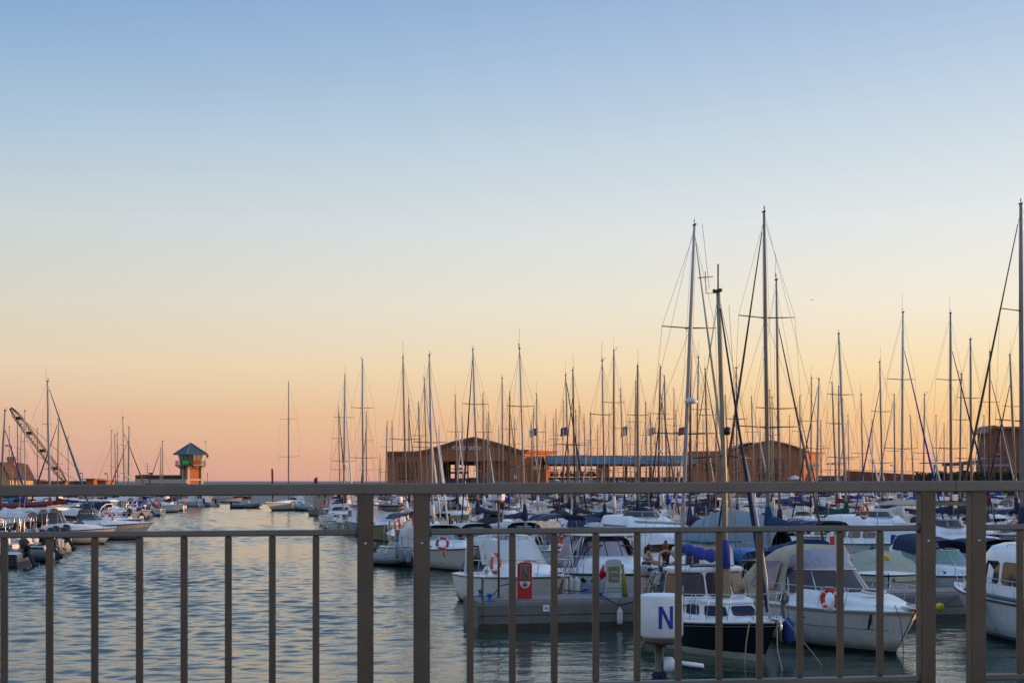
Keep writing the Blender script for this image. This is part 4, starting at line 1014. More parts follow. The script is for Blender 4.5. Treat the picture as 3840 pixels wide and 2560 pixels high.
rr_ = random.Random(3)
for k in range(14):
    px_ = 1655+rr_.random()*235; c = Vector((x1_(px_), 3+rr_.random()*4, z1_(1792)))
    if k % 2: continue
    mb = MB(); mb.tube([c, c+Vector((0,0,1.9))], 0.04, 5); mb.lathe([(0.9,0),(0.05,0.35)], (c.x,c.y,c.z+1.55), 8); mb.build('porch_parasol', DARKIN, root)
# --- terrace with the blue roof
root = empty('terrace_pavilion', (0, D1+1, 0), 0, 'open terrace under a long blue metal roof between the two brown halls', 'pavilion')
DT = D1+1
mb = MB(); xa, xb = WX(2056,DT), WX(2612,DT); za, zb = WZ(1740,DT), WZ(1707,DT)
mb.loft([[Vector((x+ (0.35 if x < 10 else -0.35)*k,y,z)) for y,z,k in ((-0.6,za,0),(-0.6,za+0.12,0),(0.6,zb,-1),(7.4,zb,-1),(8.6,za,0))] for x in (xa,xb)], smooth=False, closed=True, cap0=True, cap1=True)
mb.build('roof', BLUEROOF, root)
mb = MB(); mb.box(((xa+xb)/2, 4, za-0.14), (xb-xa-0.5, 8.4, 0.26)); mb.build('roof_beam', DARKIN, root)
for k in range(27):
    x = xa+0.4+(xb-xa-0.8)*k/26; mb = MB(); mb.tube([(x,-0.63,za+0.1),(x,0.57,zb+0.02)], 0.025, 4); mb.build('roof_seam', BLUEROOF, root)
for pa, pb, m_ in ((2125,2137,BROWN),(2162,2170,BROWN),(2238,2285,BROWN),(2346,2354,DARKIN),(2398,2405,BROWN),(2437,2444,BROWN),(2510,2516,BROWN),(2578,2584,BROWN)):
    wallbox('pillar', root, pa, pb, 1740, 1816, DT, 1.2, m_, 0.6)
wallbox('parapet', root, 2056, 2240, 1797, 1816, DT, 0.3, BLUEROOF, 0)
wallbox('parapet', root, 2285, 2340, 1797, 1816, DT, 0.3, mat('dark_teal_parapet',(0.02,0.06,0.07),0.7), 0)
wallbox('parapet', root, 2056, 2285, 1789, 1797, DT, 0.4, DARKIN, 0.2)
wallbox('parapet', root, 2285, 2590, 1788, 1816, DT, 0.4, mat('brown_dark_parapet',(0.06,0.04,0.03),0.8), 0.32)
text_mesh('CANTARENA', 1.0, 0.03, LETW, 'lettering', root, (WX(2160,DT), -0.05, WZ(1815,DT)), shear=0.15)
text_mesh('& CO', 0.95, 0.03, LETW, 'lettering', root, (WX(2322,DT), -0.05, WZ(1815,DT)), shear=0.15)
mb = MB()
for pyy in (1768,): mb.box((0.5*(WX(2060,DT)+WX(2590,DT)), 0.3, WZ(pyy,DT)), (WX(2590,DT)-WX(2060,DT), 0.06, 0.07))
for k in range(30): x = WX(2062+k*18,DT); mb.box((x,0.3,WZ(1778,DT)),(0.05,0.05,1.0))
mb.build('terrace_handrail', DARKIN, root)
for k in range(34):
    px_ = 2066+rr_.random()*(165 if k < 26 else 500); s_ = 0.5+rr_.random()*0.3; c = (WX(px_,DT), 1+rr_.random()*3, WZ(1786,DT))
    mb = MB(); mb.lathe([(0.24,0),(0.30,0.35),(0.20,0.6),(0.07,0.66),(0.12,0.78),(0.10,0.92),(0.03,0.98)], c, 7); mb.build('seated_guest_silhouette' if False else 'seated_guest', rr_.choice([DARKIN,GREYM,SHUT,DARKIN]), root)  # rounded torso and head shapes standing for seated guests
# --- second hall
root = empty('timber_hall', (0, D1+2, 0), 0, 'brown plank clad hall with twin gables right of the blue roof', 'building')
D2 = D1+2
def prism_px(name, pts, y0, y1, m, D=D2):
    mb = MB(); mb.prism([(WX(a,D), WZ(b,D)) for a,b in pts], y0, y1); return mb.build(name, m, root)
G2 = HY+(CZ-1.35)*FPX/D2
prism_px('wall', [(2596,G2),(2768,G2),(2768,1688),(2730,1694),(2596,1694)], 0, 12, BROWN)
prism_px('wall', [(2768,G2),(3008,G2),(3008,1690),(2960,1672),(2885,1654),(2850,1660),(2768,1688)], -1.5, 12, BROWN)
prism_px('roof', [(2590,1691),(2715,1690),(2770,1672),(2814,1657),(2845,1664),(2845,1668),(2814,1661),(2770,1677),(2718,1697),(2590,1697)], 0.3, 12, BROWNC)
prism_px('roof', [(2760,1686),(2850,1657),(2885,1650),(2925,1659),(2970,1671),(3012,1687),(3012,1694),(2970,1677),(2925,1665),(2885,1656),(2850,1663),(2760,1693)], -2.1, 11, BROWNC)
prism_px('gable', [(2715,1692),(2770,1673),(2814,1658),(2850,1666),(2850,1690)], 4.0, 5.0, GREYR)
for a, b in ((2637,2649),(2662,2688),(2716,2733),(2750,2762)): window(root, a, b, 1731, 1762, D2, 0.0, GLASSD, 1, 1)
window(root, 2838, 2870, 1722, 1782, D2, -1.5, SHUT, 1, 3); window(root, 2872, 2930, 1722, 1782, D2, -1.5, GLASSD, 3, 2)
window(root, 2842, 2925, 1789, 1812, D2, -1.5, SHUT, 4, 1)
wx0, wy0, wx1, wy1 = WX(3008,D2), -1.45, WX(3074,264), 12
dn2 = Vector((wy1-wy0, -(wx1-wx0), 0)).normalized()
def skew(name, u0, u1, za, zb, pr, m):
    p = Vector((wx0,wy0,0))+Vector((wx1-wx0,wy1-wy0,0))*u0; q = Vector((wx0,wy0,0))+Vector((wx1-wx0,wy1-wy0,0))*u1
    a = [p+dn2*pr, q+dn2*pr, q-dn2*0.5, p-dn2*0.5]
    mb = MB(); mb.add([v+Vector((0,0,za)) for v in a]+[v+Vector((0,0,zb)) for v in a], [(0,1,5,4),(1,2,6,5),(2,3,7,6),(3,0,4,7),(4,5,6,7),(3,2,1,0)]); return mb.build(name, m, root)
skew('wing_wall', 0, 1, 1.35, WZ(1696,D2), 0, OCHRE); skew('cornice', -0.02, 1.1, WZ(1696,D2)+0.002, WZ(1690,D2), 0.7, OCHRE)
skew('window', 0.12, 0.95, WZ(1762,D2), WZ(1731,D2), 0.06, GLASSD)
# umbrella, low terrace wall
root = empty('parasol', (WX(2980,247), 247, 1.35), 0, 'white cafe parasol open in front of the timber hall', 'parasol')
mb = MB(); mb.lathe([(1.25,3.35),(1.2,3.42),(0.6,3.75),(0.03,3.95)], n=8); mb.lathe([(1.25,3.2),(1.25,3.36)], n=8); mb.build('canopy', F_WHITE, root)
mb = MB(); mb.tube([(0,0,0),(0,0,3.9)], 0.04, 6); mb.build('pole', GREYM, root)
root = empty('terrace_wall', (0, D1+4, 0), 0, 'low reddish brown terrace wall with railing right of the timber hall', 'wall')
DW = D1+4
mb = MB(); mb.prism([(WX(3180,DW),1.35),(WX(3670,DW),1.35),(WX(3670,DW),WZ(1778,DW)),(WX(3430,DW),WZ(1778,DW)),(WX(3180,DW),WZ(1764,DW))], 0, 4); mb.build('wall', mat('reddish_wall',(0.19,0.07,0.04),0.8,var=0.2), root)
mb = MB(); mb.box(((WX(3078,DW)+WX(3180,DW))/2, 2, (1.35+WZ(1783,DW))/2), (WX(3180,DW)-WX(3078,DW), 4, WZ(1783,DW)-1.35)); mb.build('lower_wall', mat('grey_low_wall',(0.10,0.09,0.08),0.8), root)
mb = MB(); mb.tube([(WX(3076,DW),0,WZ(1761,DW)),(WX(3180,DW),0,WZ(1761,DW)),(WX(3440,DW),0,WZ(1768,DW))], 0.04, 5)
for k in range(15): px_ = 3080+k*25; zz = WZ(1762+max(0,px_-3180)*0.025,DW); mb.tube([(WX(px_,DW),0,zz-(1.0 if px_ < 3180 else 0.35)),(WX(px_,DW),0,zz)], 0.03, 4)
mb.build('handrail', DARKIN, root)
# --- third hall at the right with its grey terrace roof and hedge
D3 = 232.0
root = empty('corner_hall', (0, D3, 0), 0, 'tall reddish brown building at the right edge with a projecting eave', 'building')
def P3(pts): return [(WX(a,D3), WZ(b,D3)) for a,b in pts]
G3 = HY+(CZ-1.35)*FPX/D3
mb = MB(); mb.prism(P3([(3710,G3),(4180,G3),(4180,1604),(3740,1604),(3710,1604)]), 0, 6)
mb.build('wall', mat('dusky_red_cladding',(0.22,0.085,0.05),0.75,var=0.22,scale=2,stretch=(3,3,0.2)), root)
mb = MB(); mb.prism(P3([(3686,1622),(3700,1617),(3722,1594),(3742,1599),(4195,1600),(4195,1608),(3742,1608),(3724,1603),(3706,1624),(3690,1627)]), -0.8, 6.6); mb.build('roof', BROWNC, root)
for a, b, c, d in ((3733,3752,1648,1712),(3800,3806,1728,1745)): window(root, a, b, c, d, D3, 0.0, GLASSD, 1, 2)
root = empty('terrace_roof', (0, D3-6, 0), 0, 'grey flat terrace roof on posts in front of the building at the right edge', 'pergola')
DR = D3-6
mb = MB(); mb.prism([(WX(a,DR), WZ(b,DR)) for a,b in ((3568,1736),(3600,1733),(3700,1722),(3790,1711),(3790,1718),(3700,1736),(3600,1745),(3568,1746))], 0, 5); mb.build('roof', GREYR, root)
mb = MB(); mb.prism([(WX(a,DR), WZ(b,DR)) for a,b in ((3665,1741),(3779,1739),(3779,1747),(3665,1748))], -0.5, 0.6); mb.build('awning', mat('pale_awning',(0.30,0.30,0.31),0.7), root)
mb = MB(); mb.box((WX(3520,DR),2,WZ(1735,DR)),(WX(3570,DR)-WX(3470,DR),3,0.12)); mb.build('pergola_beam', DARKIN, root)
for px_, w_ in ((3508,4),(3550,8),(3612,9),(3668,4),(3775,4),(3574,3)):
    wallbox('post', root, px_-w_/2, px_+w_/2, 1740, 1812, DR, 0.4, BROWN if w_ > 5 else GREYM, 0.4)
def hedge(name, pxa, pxb, pya, D, thick, label, n):
    rg = random.Random(pxa); root = empty(name, (0, D, 0), 0, label, 'hedge')
    xa, xb, zt = WX(pxa,D), WX(pxb,D), WZ(pya,D); mb = MB()
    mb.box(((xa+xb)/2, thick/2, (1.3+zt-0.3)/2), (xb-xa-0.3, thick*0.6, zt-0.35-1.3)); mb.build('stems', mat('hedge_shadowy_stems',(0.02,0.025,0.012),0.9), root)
    mb = MB()
    for i in range(n):
        x = rg.uniform(xa,xb); z = 1.4+(zt-1.4)*rg.random()**0.6+0.25*math.sin(x*1.7)*rg.random(); y = rg.uniform(-0.25,thick)
        s_ = rg.uniform(0.12,0.30); a = Vector((rg.gauss(0,1),rg.gauss(0,1),rg.gauss(0,1))).normalized(); b = a.orthogonal().normalized(); c = a.cross(b)
        p = Vector((x,y,z)); mb.add([p-b*s_, p+c*s_*0.6, p+b*s_, p-c*s_*0.6], [(0,1,2,3)])
    f = mb.build('foliage', LEAF, root); f['kind'] = 'stuff'
hedge('hedge', 3575, 3850, 1768, D3-9, 2.0, 'dark green hedge in front of the building at the right edge', 5000)
hedge('hedge', 3440, 3575, 1771, D3-8, 1.8, 'low clipped hedge on the terrace wall left of the grey terrace roof', 1800)
# --- lamp posts and flagpoles
def lamp(px, pyt, D, label, arms=2, zb=1.35, w=12):
    root = empty('street_lamp', (WX(px,D), D, zb), 0, label, 'street lamp'); zt = WZ(pyt,D)-zb
    mb = MB(); mb.tube([(0,0,0),(0,0,zt)], [0.09,0.05], 6); mb.build('pole', GREYM, root)
    for sd in ((1,-1) if arms == 2 else (-1,)):
        mb = MB(); mb.tube([(0,0,zt-0.1),(sd*w/FPX*D*0.5,0,zt)], 0.035, 5)
        mb.lathe([(0.05,-0.06),(0.28,-0.04),(0.30,0.02),(0.15,0.12),(0.03,0.15)], (sd*w/FPX*D*0.75,0,zt), 8); mb.build('lamp_head', GREYM, root)
lamp(3114,1739,243,'double headed lamp post between the timber hall and the terrace wall')
lamp(2902,1637,268,'double headed lamp rising just behind the right gable of the timber hall',1)
lamp(44,1671,170,'single arm street lamp beside the yellow gabled house',1,1.25,24)
lamp(310,1774,215,'short lamp post right of the crane foot',1,1.25,8)
lamp(403,1776,215,'short lamp post midway between the crane and the control tower',1,1.25,8)
lamp(3352,1745,244,'lamp post standing behind the middle of the terrace wall',1)
ITG = mat('flag_green',(0.02,0.16,0.06),0.8); ITW = mat('flag_white',(0.6,0.58,0.55),0.8,var=0.05); ITR = mat('flag_red',(0.50,0.03,0.03),0.8); PUR = mat('flag_purple',(0.13,0.05,0.22),0.8); BLK = mat('flag_dark_blue',(0.05,0.05,0.12),0.8)
def flagpole(px, pxf, pyt, pyb, ms, label, sd=-1, D=236):
    root = empty('flagpole', (WX(px,D), D, 1.35), 0, label, 'flagpole', 'flagpoles on the quay'); zt = WZ(pyt-14,D)-1.35
    mb = MB(); mb.tube([(0,0,0),(0,0,zt)], [0.08,0.04], 6); mb.build('pole', GREYM, root)
    w = abs(pxf-px)/FPX*D; h = (pyb-pyt)/FPX*D; z0 = WZ(pyb,D)-1.35
    fr = MB(); n = 9
    r = []
    for i in range(n+1):
        u = i/n; x = sd*w*u; droop = -0.35*h*u*u*0.5
        r.append([Vector((x, 0.12*math.sin(u*9), z0+h+droop)), Vector((x+0.1*math.sin(u*5), 0.18*math.sin(u*8+1), z0+droop*1.6))])
    o0 = len(fr.v)
    for i in range(n):
        fr.add([r[i][0],r[i][1],r[i+1][1],r[i+1][0]], [(0,1,2,3)], min(len(ms)-1, int(i/n*len(ms))))
    fr.build('flag', ms, root)
flagpole(2016,1988,1605,1632,[BLK,ITW],'flagpole with white and dark blue flag left of the blue roof')
flagpole(2129,2103,1600,1630,[PUR],'flagpole with a purple flag near the left end of the blue roof')
flagpole(2352,2330,1597,1632,[ITG,ITW,ITR],'flagpole with the green, white and red flag above the middle of the blue roof')
flagpole(2458,2432,1602,1628,[ITW,ITR,ITW],'flagpole with white flag bearing a red mark above the right part of the blue roof')
flagpole(2570,2545,1600,1628,[PUR,ITR],'flagpole with a purple and red flag near the right end of the blue roof')

# ---------------------------------------------------------------- control tower, its low building, breakwater things
DC = 264.0; S2 = math.sqrt(0.5)
root = empty('control_tower', (WX(715,DC), DC, 1.35), 0, 'square harbour control tower with blue pyramid roof and green light panel', 'tower')
def zc_(py): return WZ(py,DC)-1.35
hw = 42/FPX*DC        # half diagonal
def dia(r, z): return [Vector((0,-r,z)),Vector((r,0,z)),Vector((0,r,z)),Vector((-r,0,z))]
mb = MB(); mb.loft([dia(hw*0.95,0),dia(hw*0.95,zc_(1745))], smooth=False, closed=True, cap1=True); mb.build('shaft', BRICK, root)
mb = MB()
for (x,y) in ((0,-hw),(hw,0),(-hw*0.55,-hw*0.45)):
    mb.box((x*0.97,y*0.97,zc_(1745)/2-0.01),(0.42,0.42,zc_(1745)-0.02), rz=pi/4)
p0, p1 = Vector((0,-hw,0)), Vector((hw,0,0)); c = (p0+p1)/2
mb.box((c.x,c.y,zc_(1798)),((p1-p0).length,0.30,0.30), rz=pi/4)
mb.build('pilaster', PILAS, root)
# balcony
rb = 58/FPX*DC
def octo(r, z): return [Vector((r*math.cos(pi/8+k*pi/4), r*math.sin(pi/8+k*pi/4), z)) for k in range(8)]
mb = MB(); mb.loft([octo(rb,zc_(1746)),octo(rb,zc_(1742))], smooth=False, closed=True, cap0=True, cap1=True); mb.build('balcony_floor', GREYM, root)
mb = MB()
for z in (zc_(1728), zc_(1735)): ps = octo(rb*0.98,z); mb.tube(ps+[ps[0]], 0.04, 5)
for k in range(8):
    a, b = octo(rb*0.98,zc_(1728))[k], octo(rb*0.98,zc_(1728))[(k+1)%8]
    for j in range(5): p = a+(b-a)*j/5; mb.tube([p, Vector((p.x,p.y,zc_(1742)))], 0.025, 4)
mb.build('balcony_rail', GREYM, root)
for k in range(8):
    a = pi/8+k*pi/4; mb = MB(); mb.tube([(rb*0.95*math.cos(a),rb*0.95*math.sin(a),zc_(1746)),(hw*0.8*math.cos(a),hw*0.8*math.sin(a),zc_(1758))],0.09,5); mb.build('bracket', GREYM, root)
GREEN_E = mat('green_light_panel',(0.0,0.55,0.12),0.5,var=0,emit=0.55); DKG = mat('dark_panel_back',(0.01,0.05,0.02),0.6); ORP = mat('orange_panel_slats',(0.75,0.30,0.06),0.5,var=0)
a, b = octo(rb*1.01,0)[5], octo(rb*1.01,0)[6]     # front face, towards the camera
zA, zB = zc_(1740), zc_(1727)
mb = MB(); mb.box((0.2, a.y-0.05, (zA+zB)/2), (2.1, 0.06, zB-zA)); pn = mb.build('light_panel', DKG, root)
for k in range(4):
    z = zA+(zB-zA)*(k+0.5)/4; mb = MB(); mb.box((-0.30, a.y-0.11, z), (1.05, 0.05, (zB-zA)/4*0.38)); mb.build('green_tube', GREEN_E, pn)
bb = octo(rb*1.01,0)[6]; 
for k in range(4):
    z = zA+(zB-zA)*(k+0.5)/4; mb = MB(); mb.box((0.82, a.y-0.11, z), (0.95, 0.05, (zB-zA)/4*0.4)); mb.build('orange_slat', ORP, pn)
mb = MB(); mb.box((1.6, a.y+0.14, (zA+zB)/2), (0.9, 0.05, zB-zA), rz=pi/4*0.7); mb.build('red_panel', mat('red_panel',(0.38,0.04,0.015),0.6), pn)
# cabin with slanted glazing
mb = MB(); mb.loft([octo(38/FPX*DC*1.05,zc_(1742)),octo(38/FPX*DC*1.07,zc_(1728)),octo(46/FPX*DC,zc_(1704))], smooth=False, closed=True, cap1=True); cab = mb.build('cabin', mat('tower_cabin',(0.09,0.075,0.06),0.5), root)
lo, hi = octo(38/FPX*DC*1.10,zc_(1726)), octo(46/FPX*DC*1.02,zc_(1706))
TWG = mat('tower_glazing',(0.28,0.27,0.20),0.2,var=0.3,scale=3)
for k in range(8):
    for j in (0,1):
        u0, u1 = 0.08+0.46*j, 0.46+0.46*j; k2 = (k+1)%8
        q = [lo[k]+(lo[k2]-lo[k])*u0, lo[k]+(lo[k2]-lo[k])*u1, hi[k]+(hi[k2]-hi[k])*u1, hi[k]+(hi[k2]-hi[k])*u0]; mb = MB(); mb.add(q, [(0,1,2,3)]); mb.build('glass_pane', TWG, cab)
re = 66/FPX*DC
BR2 = mat('tower_roof_blue',(0.022,0.07,0.105),0.45,var=0.15,scale=1)
mb = MB(); apex = Vector((0,0,zc_(1661))); e1 = dia(50/FPX*DC*1.02,zc_(1694)); e2 = dia(re,zc_(1704))
mb.add(e1+[apex]+[], [(0,1,4),(1,2,4),(2,3,4),(3,0,4)]); mb.loft([e2, e1], smooth=False, closed=True)
mb.build('roof', BR2, root)
mb = MB(); mb.loft([dia(re*0.99,zc_(1705)),dia(re,zc_(1704))], smooth=False, closed=True, cap0=True)
for k in range(4): mb.tube([e2[k]+Vector((0,0,0.05)), e1[k]+Vector((0,0,0.05)), apex+Vector((0,0,0.05))], 0.09, 4)
mb.build('eave', GREYM, root)
mb = MB(); mb.tube([(56/FPX*DC,0,zc_(1725)),(56/FPX*DC,0,zc_(1655))], 0.03, 4); mb.box((56/FPX*DC,0,zc_(1654)),(0.35,0.1,0.1)); mb.build('aerial', GREYM, root)
mb = MB(); mb.add([(1.0+hw*0.9,-0.1,zc_(1706)),(1.0+hw*0.9+0.55,-0.1,zc_(1706)),(1.0+hw*0.9+0.3,-0.1,zc_(1719))],[(0,1,2),(2,1,0)]); mb.build('pennant', ITR, root)
root = empty('harbour_office', (0, DC-3, 0), 0, 'low flat roofed harbour office with a pale concrete fascia beside the control tower', 'building')
DO = DC-3
def wb(name, pa, pb, ya_, yb_, m, y0=0, dep=6): return wallbox(name, root, pa, pb, ya_, yb_, DO, dep, m, y0)
wb('wall', 545, 690, 1812, 1860, BROWN, 1.5, 6); wb('wall', 503, 545, 1795, 1860, PILAS, 0.5, 6)
wb('fascia', 540, 700, 1796, 1812, PILAS, 0, 8); wb('upper_wall', 550, 672, 1783, 1796, mat('dark_upper_wall',(0.05,0.045,0.045),0.7), 2.5, 5)
mb = MB(); mb.loft([[Vector((WX(524,DO)+r*math.cos(2*pi*k/14)*2.0, 4+r*math.sin(2*pi*k/14), WZ(py,DO))) for k in range(14)] for r,py in ((0.9,1803),(0.95,1786),(1.02,1785),(0.9,1780),(0.3,1778))], closed=True, cap1=True); mb.build('glass_rotunda', SHUT, root)
wb('roof_rim', 548, 673, 1780, 1783, GREYM, 2.3, 5.4)
for px_ in (668,676,684): wb('pillar', px_-1.5, px_+1.5, 1812, 1830, PILAS, 0.3, 0.4)
mb = MB(); x = WX(537,DO); mb.tube([(x,3,WZ(1783,DO)),(x,3,WZ(1734,DO))],0.04,4)
for k,(py,w) in enumerate(((1738,0.5),(1747,1.4),(1758,0.9),(1768,0.6))): mb.box((x,3,WZ(py,DO)),(w,0.04,0.05))
mb.build('aerial', GREYM, root)
mb = MB(); mb.lathe([(0.02,-0.3),(0.35,-0.15),(0.5,0.1)], (WX(550,DO),3,WZ(1773,DO)), 10); mb.build('dish', GREYM, root)
# marker poles in the harbour mouth
for px, pyt, D, lb, h in ((1027,1757,225,'leaning dark red mooring pile left of the anchored ketch',1),(1187,1793,225,'pair of dark red piles right of the anchored ketch',2)):
    root = empty('mooring_pile', (WX(px,D), D, 0), 0, lb, 'pile'); zt = WZ(pyt,D)
    RDP = mat('rusty_red_pile',(0.13,0.03,0.02),0.7)
    for k in range(h+0):
        mb = MB(); mb.tube([(-0.1+k*0.35,0,-1),(-0.25+k*0.25,0,zt-(0 if k == 0 else -0.2))], 0.17, 7); mb.build('pile_shaft', RDP, root)
    mb = MB(); mb.box((-0.5 if h==2 else 0.4,0,2.6),(1.5,0.25,0.25)); mb.build('crossbeam', RDP, root)
for px, pyt, D, s_, lb in ((778,1776,300,1,'thin marker pole in the sea right of the control tower'),):
    root = empty('marker_pole', (WX(px,D), D, 0), 0, lb, 'marker'); mb = MB(); mb.tube([(0,0,-1),(0,0,WZ(pyt,D))],0.06,5); mb.build('pole_shaft', RUST, root); mb = MB(); mb.lathe([(0.02,-.2),(0.15,0),(0.02,0.2)],(0,0,WZ(pyt,D)),6); mb.build('topmark', RUST, root)
# --- crane
DK = 205.0
root = empty('mobile_crane', (WX(250,DK), DK, 1.25), 0, 'dark lattice boom crane leaning up to the left behind the left bank', 'crane')
def kz(py): return WZ(py,DK)-1.25
def kx(px): return WX(px,DK)-WX(250,DK)
A = Vector((kx(246),0,kz(1806))); Bv = Vector((kx(40),0,kz(1529))); ax = (Bv-A); Ln = ax.length; ax.normalize(); nn = Vector((-ax.z,0,ax.x))
mb = MB(); w = 0.42
def cp(u, i): 
    k = min(1, u*6+0.3, (1-u)*8+0.35); s1 = (1,1,-1,-1)[i]; s2 = (1,-1,-1,1)[i]; return A+ax*(Ln*u)+nn*(w*k*s1)+Vector((0,w*k*s2,0))
for i in range(4): mb.tube([cp(u,i) for u in (0,0.12,0.5,0.9,1)], 0.055, 5, smooth=False)
mb.build('boom_chords', DARKIN, root)
mb = MB()
for k in range(26):
    u0, u1 = k/26, (k+1)/26
    for i in range(4): mb.tube([cp(u0,i), cp(u1,(i+1)%4)], 0.026, 4, cap=False, smooth=False)
for u in (0.18,0.42,0.66,0.86):
    c = A+ax*Ln*u; mb.box(tuple(c),(0.55,0.7,0.45), rz=0)
mb.build('boom_lacing', DARKIN, root)
mb = MB(); mb.tube([Bv, A+Vector((0.2,0,0.3))+nn*(-2.2)], 0.035, 4); mb.tube([Bv,Vector((kx(130),0,kz(1700))), Vector((kx(300),0,kz(1810)))],0.03,4); mb.build('cables', WIRE, root)
mb = MB(); mb.box((kx(262),0,1.4),(3.4,2.4,1.8), bev=0.15); mb.box((kx(250),0,0.45),(4.6,2.6,0.7)); mb.build('crane_body', mat('crane_body',(0.55,0.33,0.04),0.5), root)
for sx in (-1.5,1.5):
    mb = MB(); mb.lathe([(0.45,-1.3),(0.5,-1.2),(0.5,-0.9),(0.45,-0.85)],(kx(250)+sx,0,0.1),12,axis='y'); mb.build('wheel', RUBB, root)
# --- yellow gabled house at the left edge
DH = 190.0
root = empty('gabled_house', (0, DH, 0), 0, 'sunlit yellow gabled house with a chimney at the far left edge', 'house')
def HP(pts): return [(WX(a,DH), WZ(b,DH)) for a,b in pts]
mb = MB(); mb.prism(HP([(-75,1870),(38,1870),(38,1795),(12,1740),(-20,1735),(-75,1795)]), 0, 9); mb.build('wall', YWALL, root)
mb = MB(); mb.prism(HP([(-85,1800),(-15,1731),(14,1737),(45,1798),(40,1799),(12,1743),(-15,1738),(-80,1803)]), -0.5, 9.5); mb.build('roof', mat('dark_tiles',(0.08,0.035,0.02),0.8), root)
mb = MB(); mb.box((WX(14,DH),3,WZ(1727,DH)),(0.9,0.9,1.2)); mb.box((WX(14,DH),3,WZ(1719,DH)),(1.1,1.1,0.15)); mb.build('chimney', BRICK, root)
DS = 178.0
root = empty('quay_shelter', (0, DS, 0), 0, 'thin flat shelter roof on posts beside the yellow house', 'shelter')
mb = MB(); mb.prism([(WX(a,DS),WZ(b,DS)) for a,b in ((46,1793),(135,1799),(135,1802),(46,1797))], 0, 4); mb.build('roof', mat('shelter_roof',(0.12,0.07,0.05),0.7), root)
for px_ in (52,90,128):
    mb = MB(); mb.box((WX(px_,DS),0.4,(1.25+WZ(1799,DS))/2),(0.18,0.18,WZ(1799,DS)-1.25)); mb.build('post', GREYM, root)
for pa, pb, py_, D, lab, m_ in ((135,245,1806,212,'long low brown shed behind the crane boom',BROWN),(322,352,1797,214,'small sunlit ochre hut right of the crane foot',OCHRE),(352,398,1803,216,'low brown block with a bright end wall midway to the tower',BROWN),(250,320,1806,220,'low dark boathouse behind the masts right of the crane',GREYR)):
    root = empty('quay_hut', (0, D, 0), 0, lab, 'hut'); xa, xb = WX(pa,D), WX(pb,D); zt = WZ(py_,D)
    mb = MB(); mb.box(((xa+xb)/2, 2.5, (1.25+zt)/2), (xb-xa, 5, zt-1.25)); mb.build('wall', m_, root)
    mb = MB(); mb.box(((xa+xb)/2, 2.5, zt+0.08), (xb-xa+0.5, 5.6, 0.15)); mb.build('roof', BROWNC, root)
    mb = MB(); mb.box(((xa+xb)/2, -0.04, 2.2), ((xb-xa)*0.22, 0.06, 1.7)); mb.build('door', GREYM, root)
# dark hedge/green strip and a panel van on the left quay
def van(px, py, D, label, w_px, mcol=WHITE):
    root = empty('van', (WX(px,D), D, 1.25), 0.0, label, 'van'); L_ = w_px/FPX*D; s = L_/5.0
    prof = [(-2.5,0.35),(2.5,0.35),(2.5,0.95),(1.75,1.15),(1.1,1.95),(-2.3,2.0),(-2.5,1.8)]
    mb = MB(); mb.loft([[Vector((x*s,y,z*s)) for x,z in prof] for y in (-0.95*s,-0.9*s,0.9*s,0.95*s)], closed=True, smooth=False, cap0=True, cap1=True); mb.build('body', mcol, root)
    mb = MB(); mb.prism([(0.35*s,1.15*s),(1.5*s,1.15*s),(1.05*s,1.78*s),(0.35*s,1.78*s)], -0.97*s, -0.955*s); mb.build('side_window', GLASSD, root)
    mb = MB(); mb.add([(1.76*s,-0.8*s,1.18*s),(1.76*s,0.8*s,1.18*s),(1.13*s,0.8*s,1.93*s),(1.13*s,-0.8*s,1.93*s)],[(0,1,2,3)]); mb.v = [(x+0.02,y,z+0.01) for x,y,z in mb.v]; mb.build('windscreen', GLASSD, root)
    for sx in (-1.55,1.6):
        for sy in (-0.9,0.9):
            mb = MB(); mb.lathe([(0.28,-0.12),(0.36,-0.1),(0.36,0.1),(0.28,0.12)],(sx*s,sy*s,0.36*s),14,axis='y'); wh = mb.build('wheel', RUBB, root)
            mb = MB(); mb.lathe([(0.2,-0.14),(0.2,0.14)],(sx*s,sy*s,0.36*s),10,axis='y'); mb.build('rim', GREYM, wh)
    return root
van(55, 1880, 180, 'white panel van parked on the left quay near the yellow house', 120)
van(125, 1880, 186, 'pale car derived van parked to the right of the white panel van', 62, mat('silver_paint',(0.45,0.47,0.5),0.3,0.3))
# ---------------------------------------------------------------- unseen buildings added on the right quay, sized to shade the near boats
def shade_block(x, y0, y1, h, label):
    root = empty('added_shade_building', (x, 0, 1.35), 0, label, 'building')
    mb = MB(); mb.box((7,(y0+y1)/2,h/2),(14,y1-y0,h)); mb.build('wall', BROWN, root)
    mb = MB(); mb.box((7,(y0+y1)/2,h+0.15),(15,y1-y0+1,0.3)); mb.build('roof', BROWNC, root)
    n = int((y1-y0)/5)
    for k in range(n):
        for f in range(max(1,int(h/3.4))):
            mb = MB(); mb.box((-0.02,y0+2.5+k*5,1.9+f*3.2),(0.08,1.5,1.5)); mb.build('window', GLASSD, root)
shade_block(112, -40, 52, 13.5, 'long brown three storey shade block added outside the frame to the right')
shade_block(112, 56, 100, 9.5, 'brown shade block added outside the frame, farther along the right quay')
shade_block(116, 106, 150, 5.0, 'low brown shade block added outside the frame on the right quay')
# ---------------------------------------------------------------- left-hand marina: boats lie side-on, bows or outboards toward the channel
def chan_x(Y):
    pts = [(60,-21.5),(77,-25.2),(100,-29.5),(122,-33.5),(156,-39.5),(236,-55.5),(260,-60)]
    for (a,xa),(b,xb) in zip(pts[:-1], pts[1:]):
        if Y <= b: return xa+(xb-xa)*(Y-a)/(b-a)
    return -60
LEFT = []
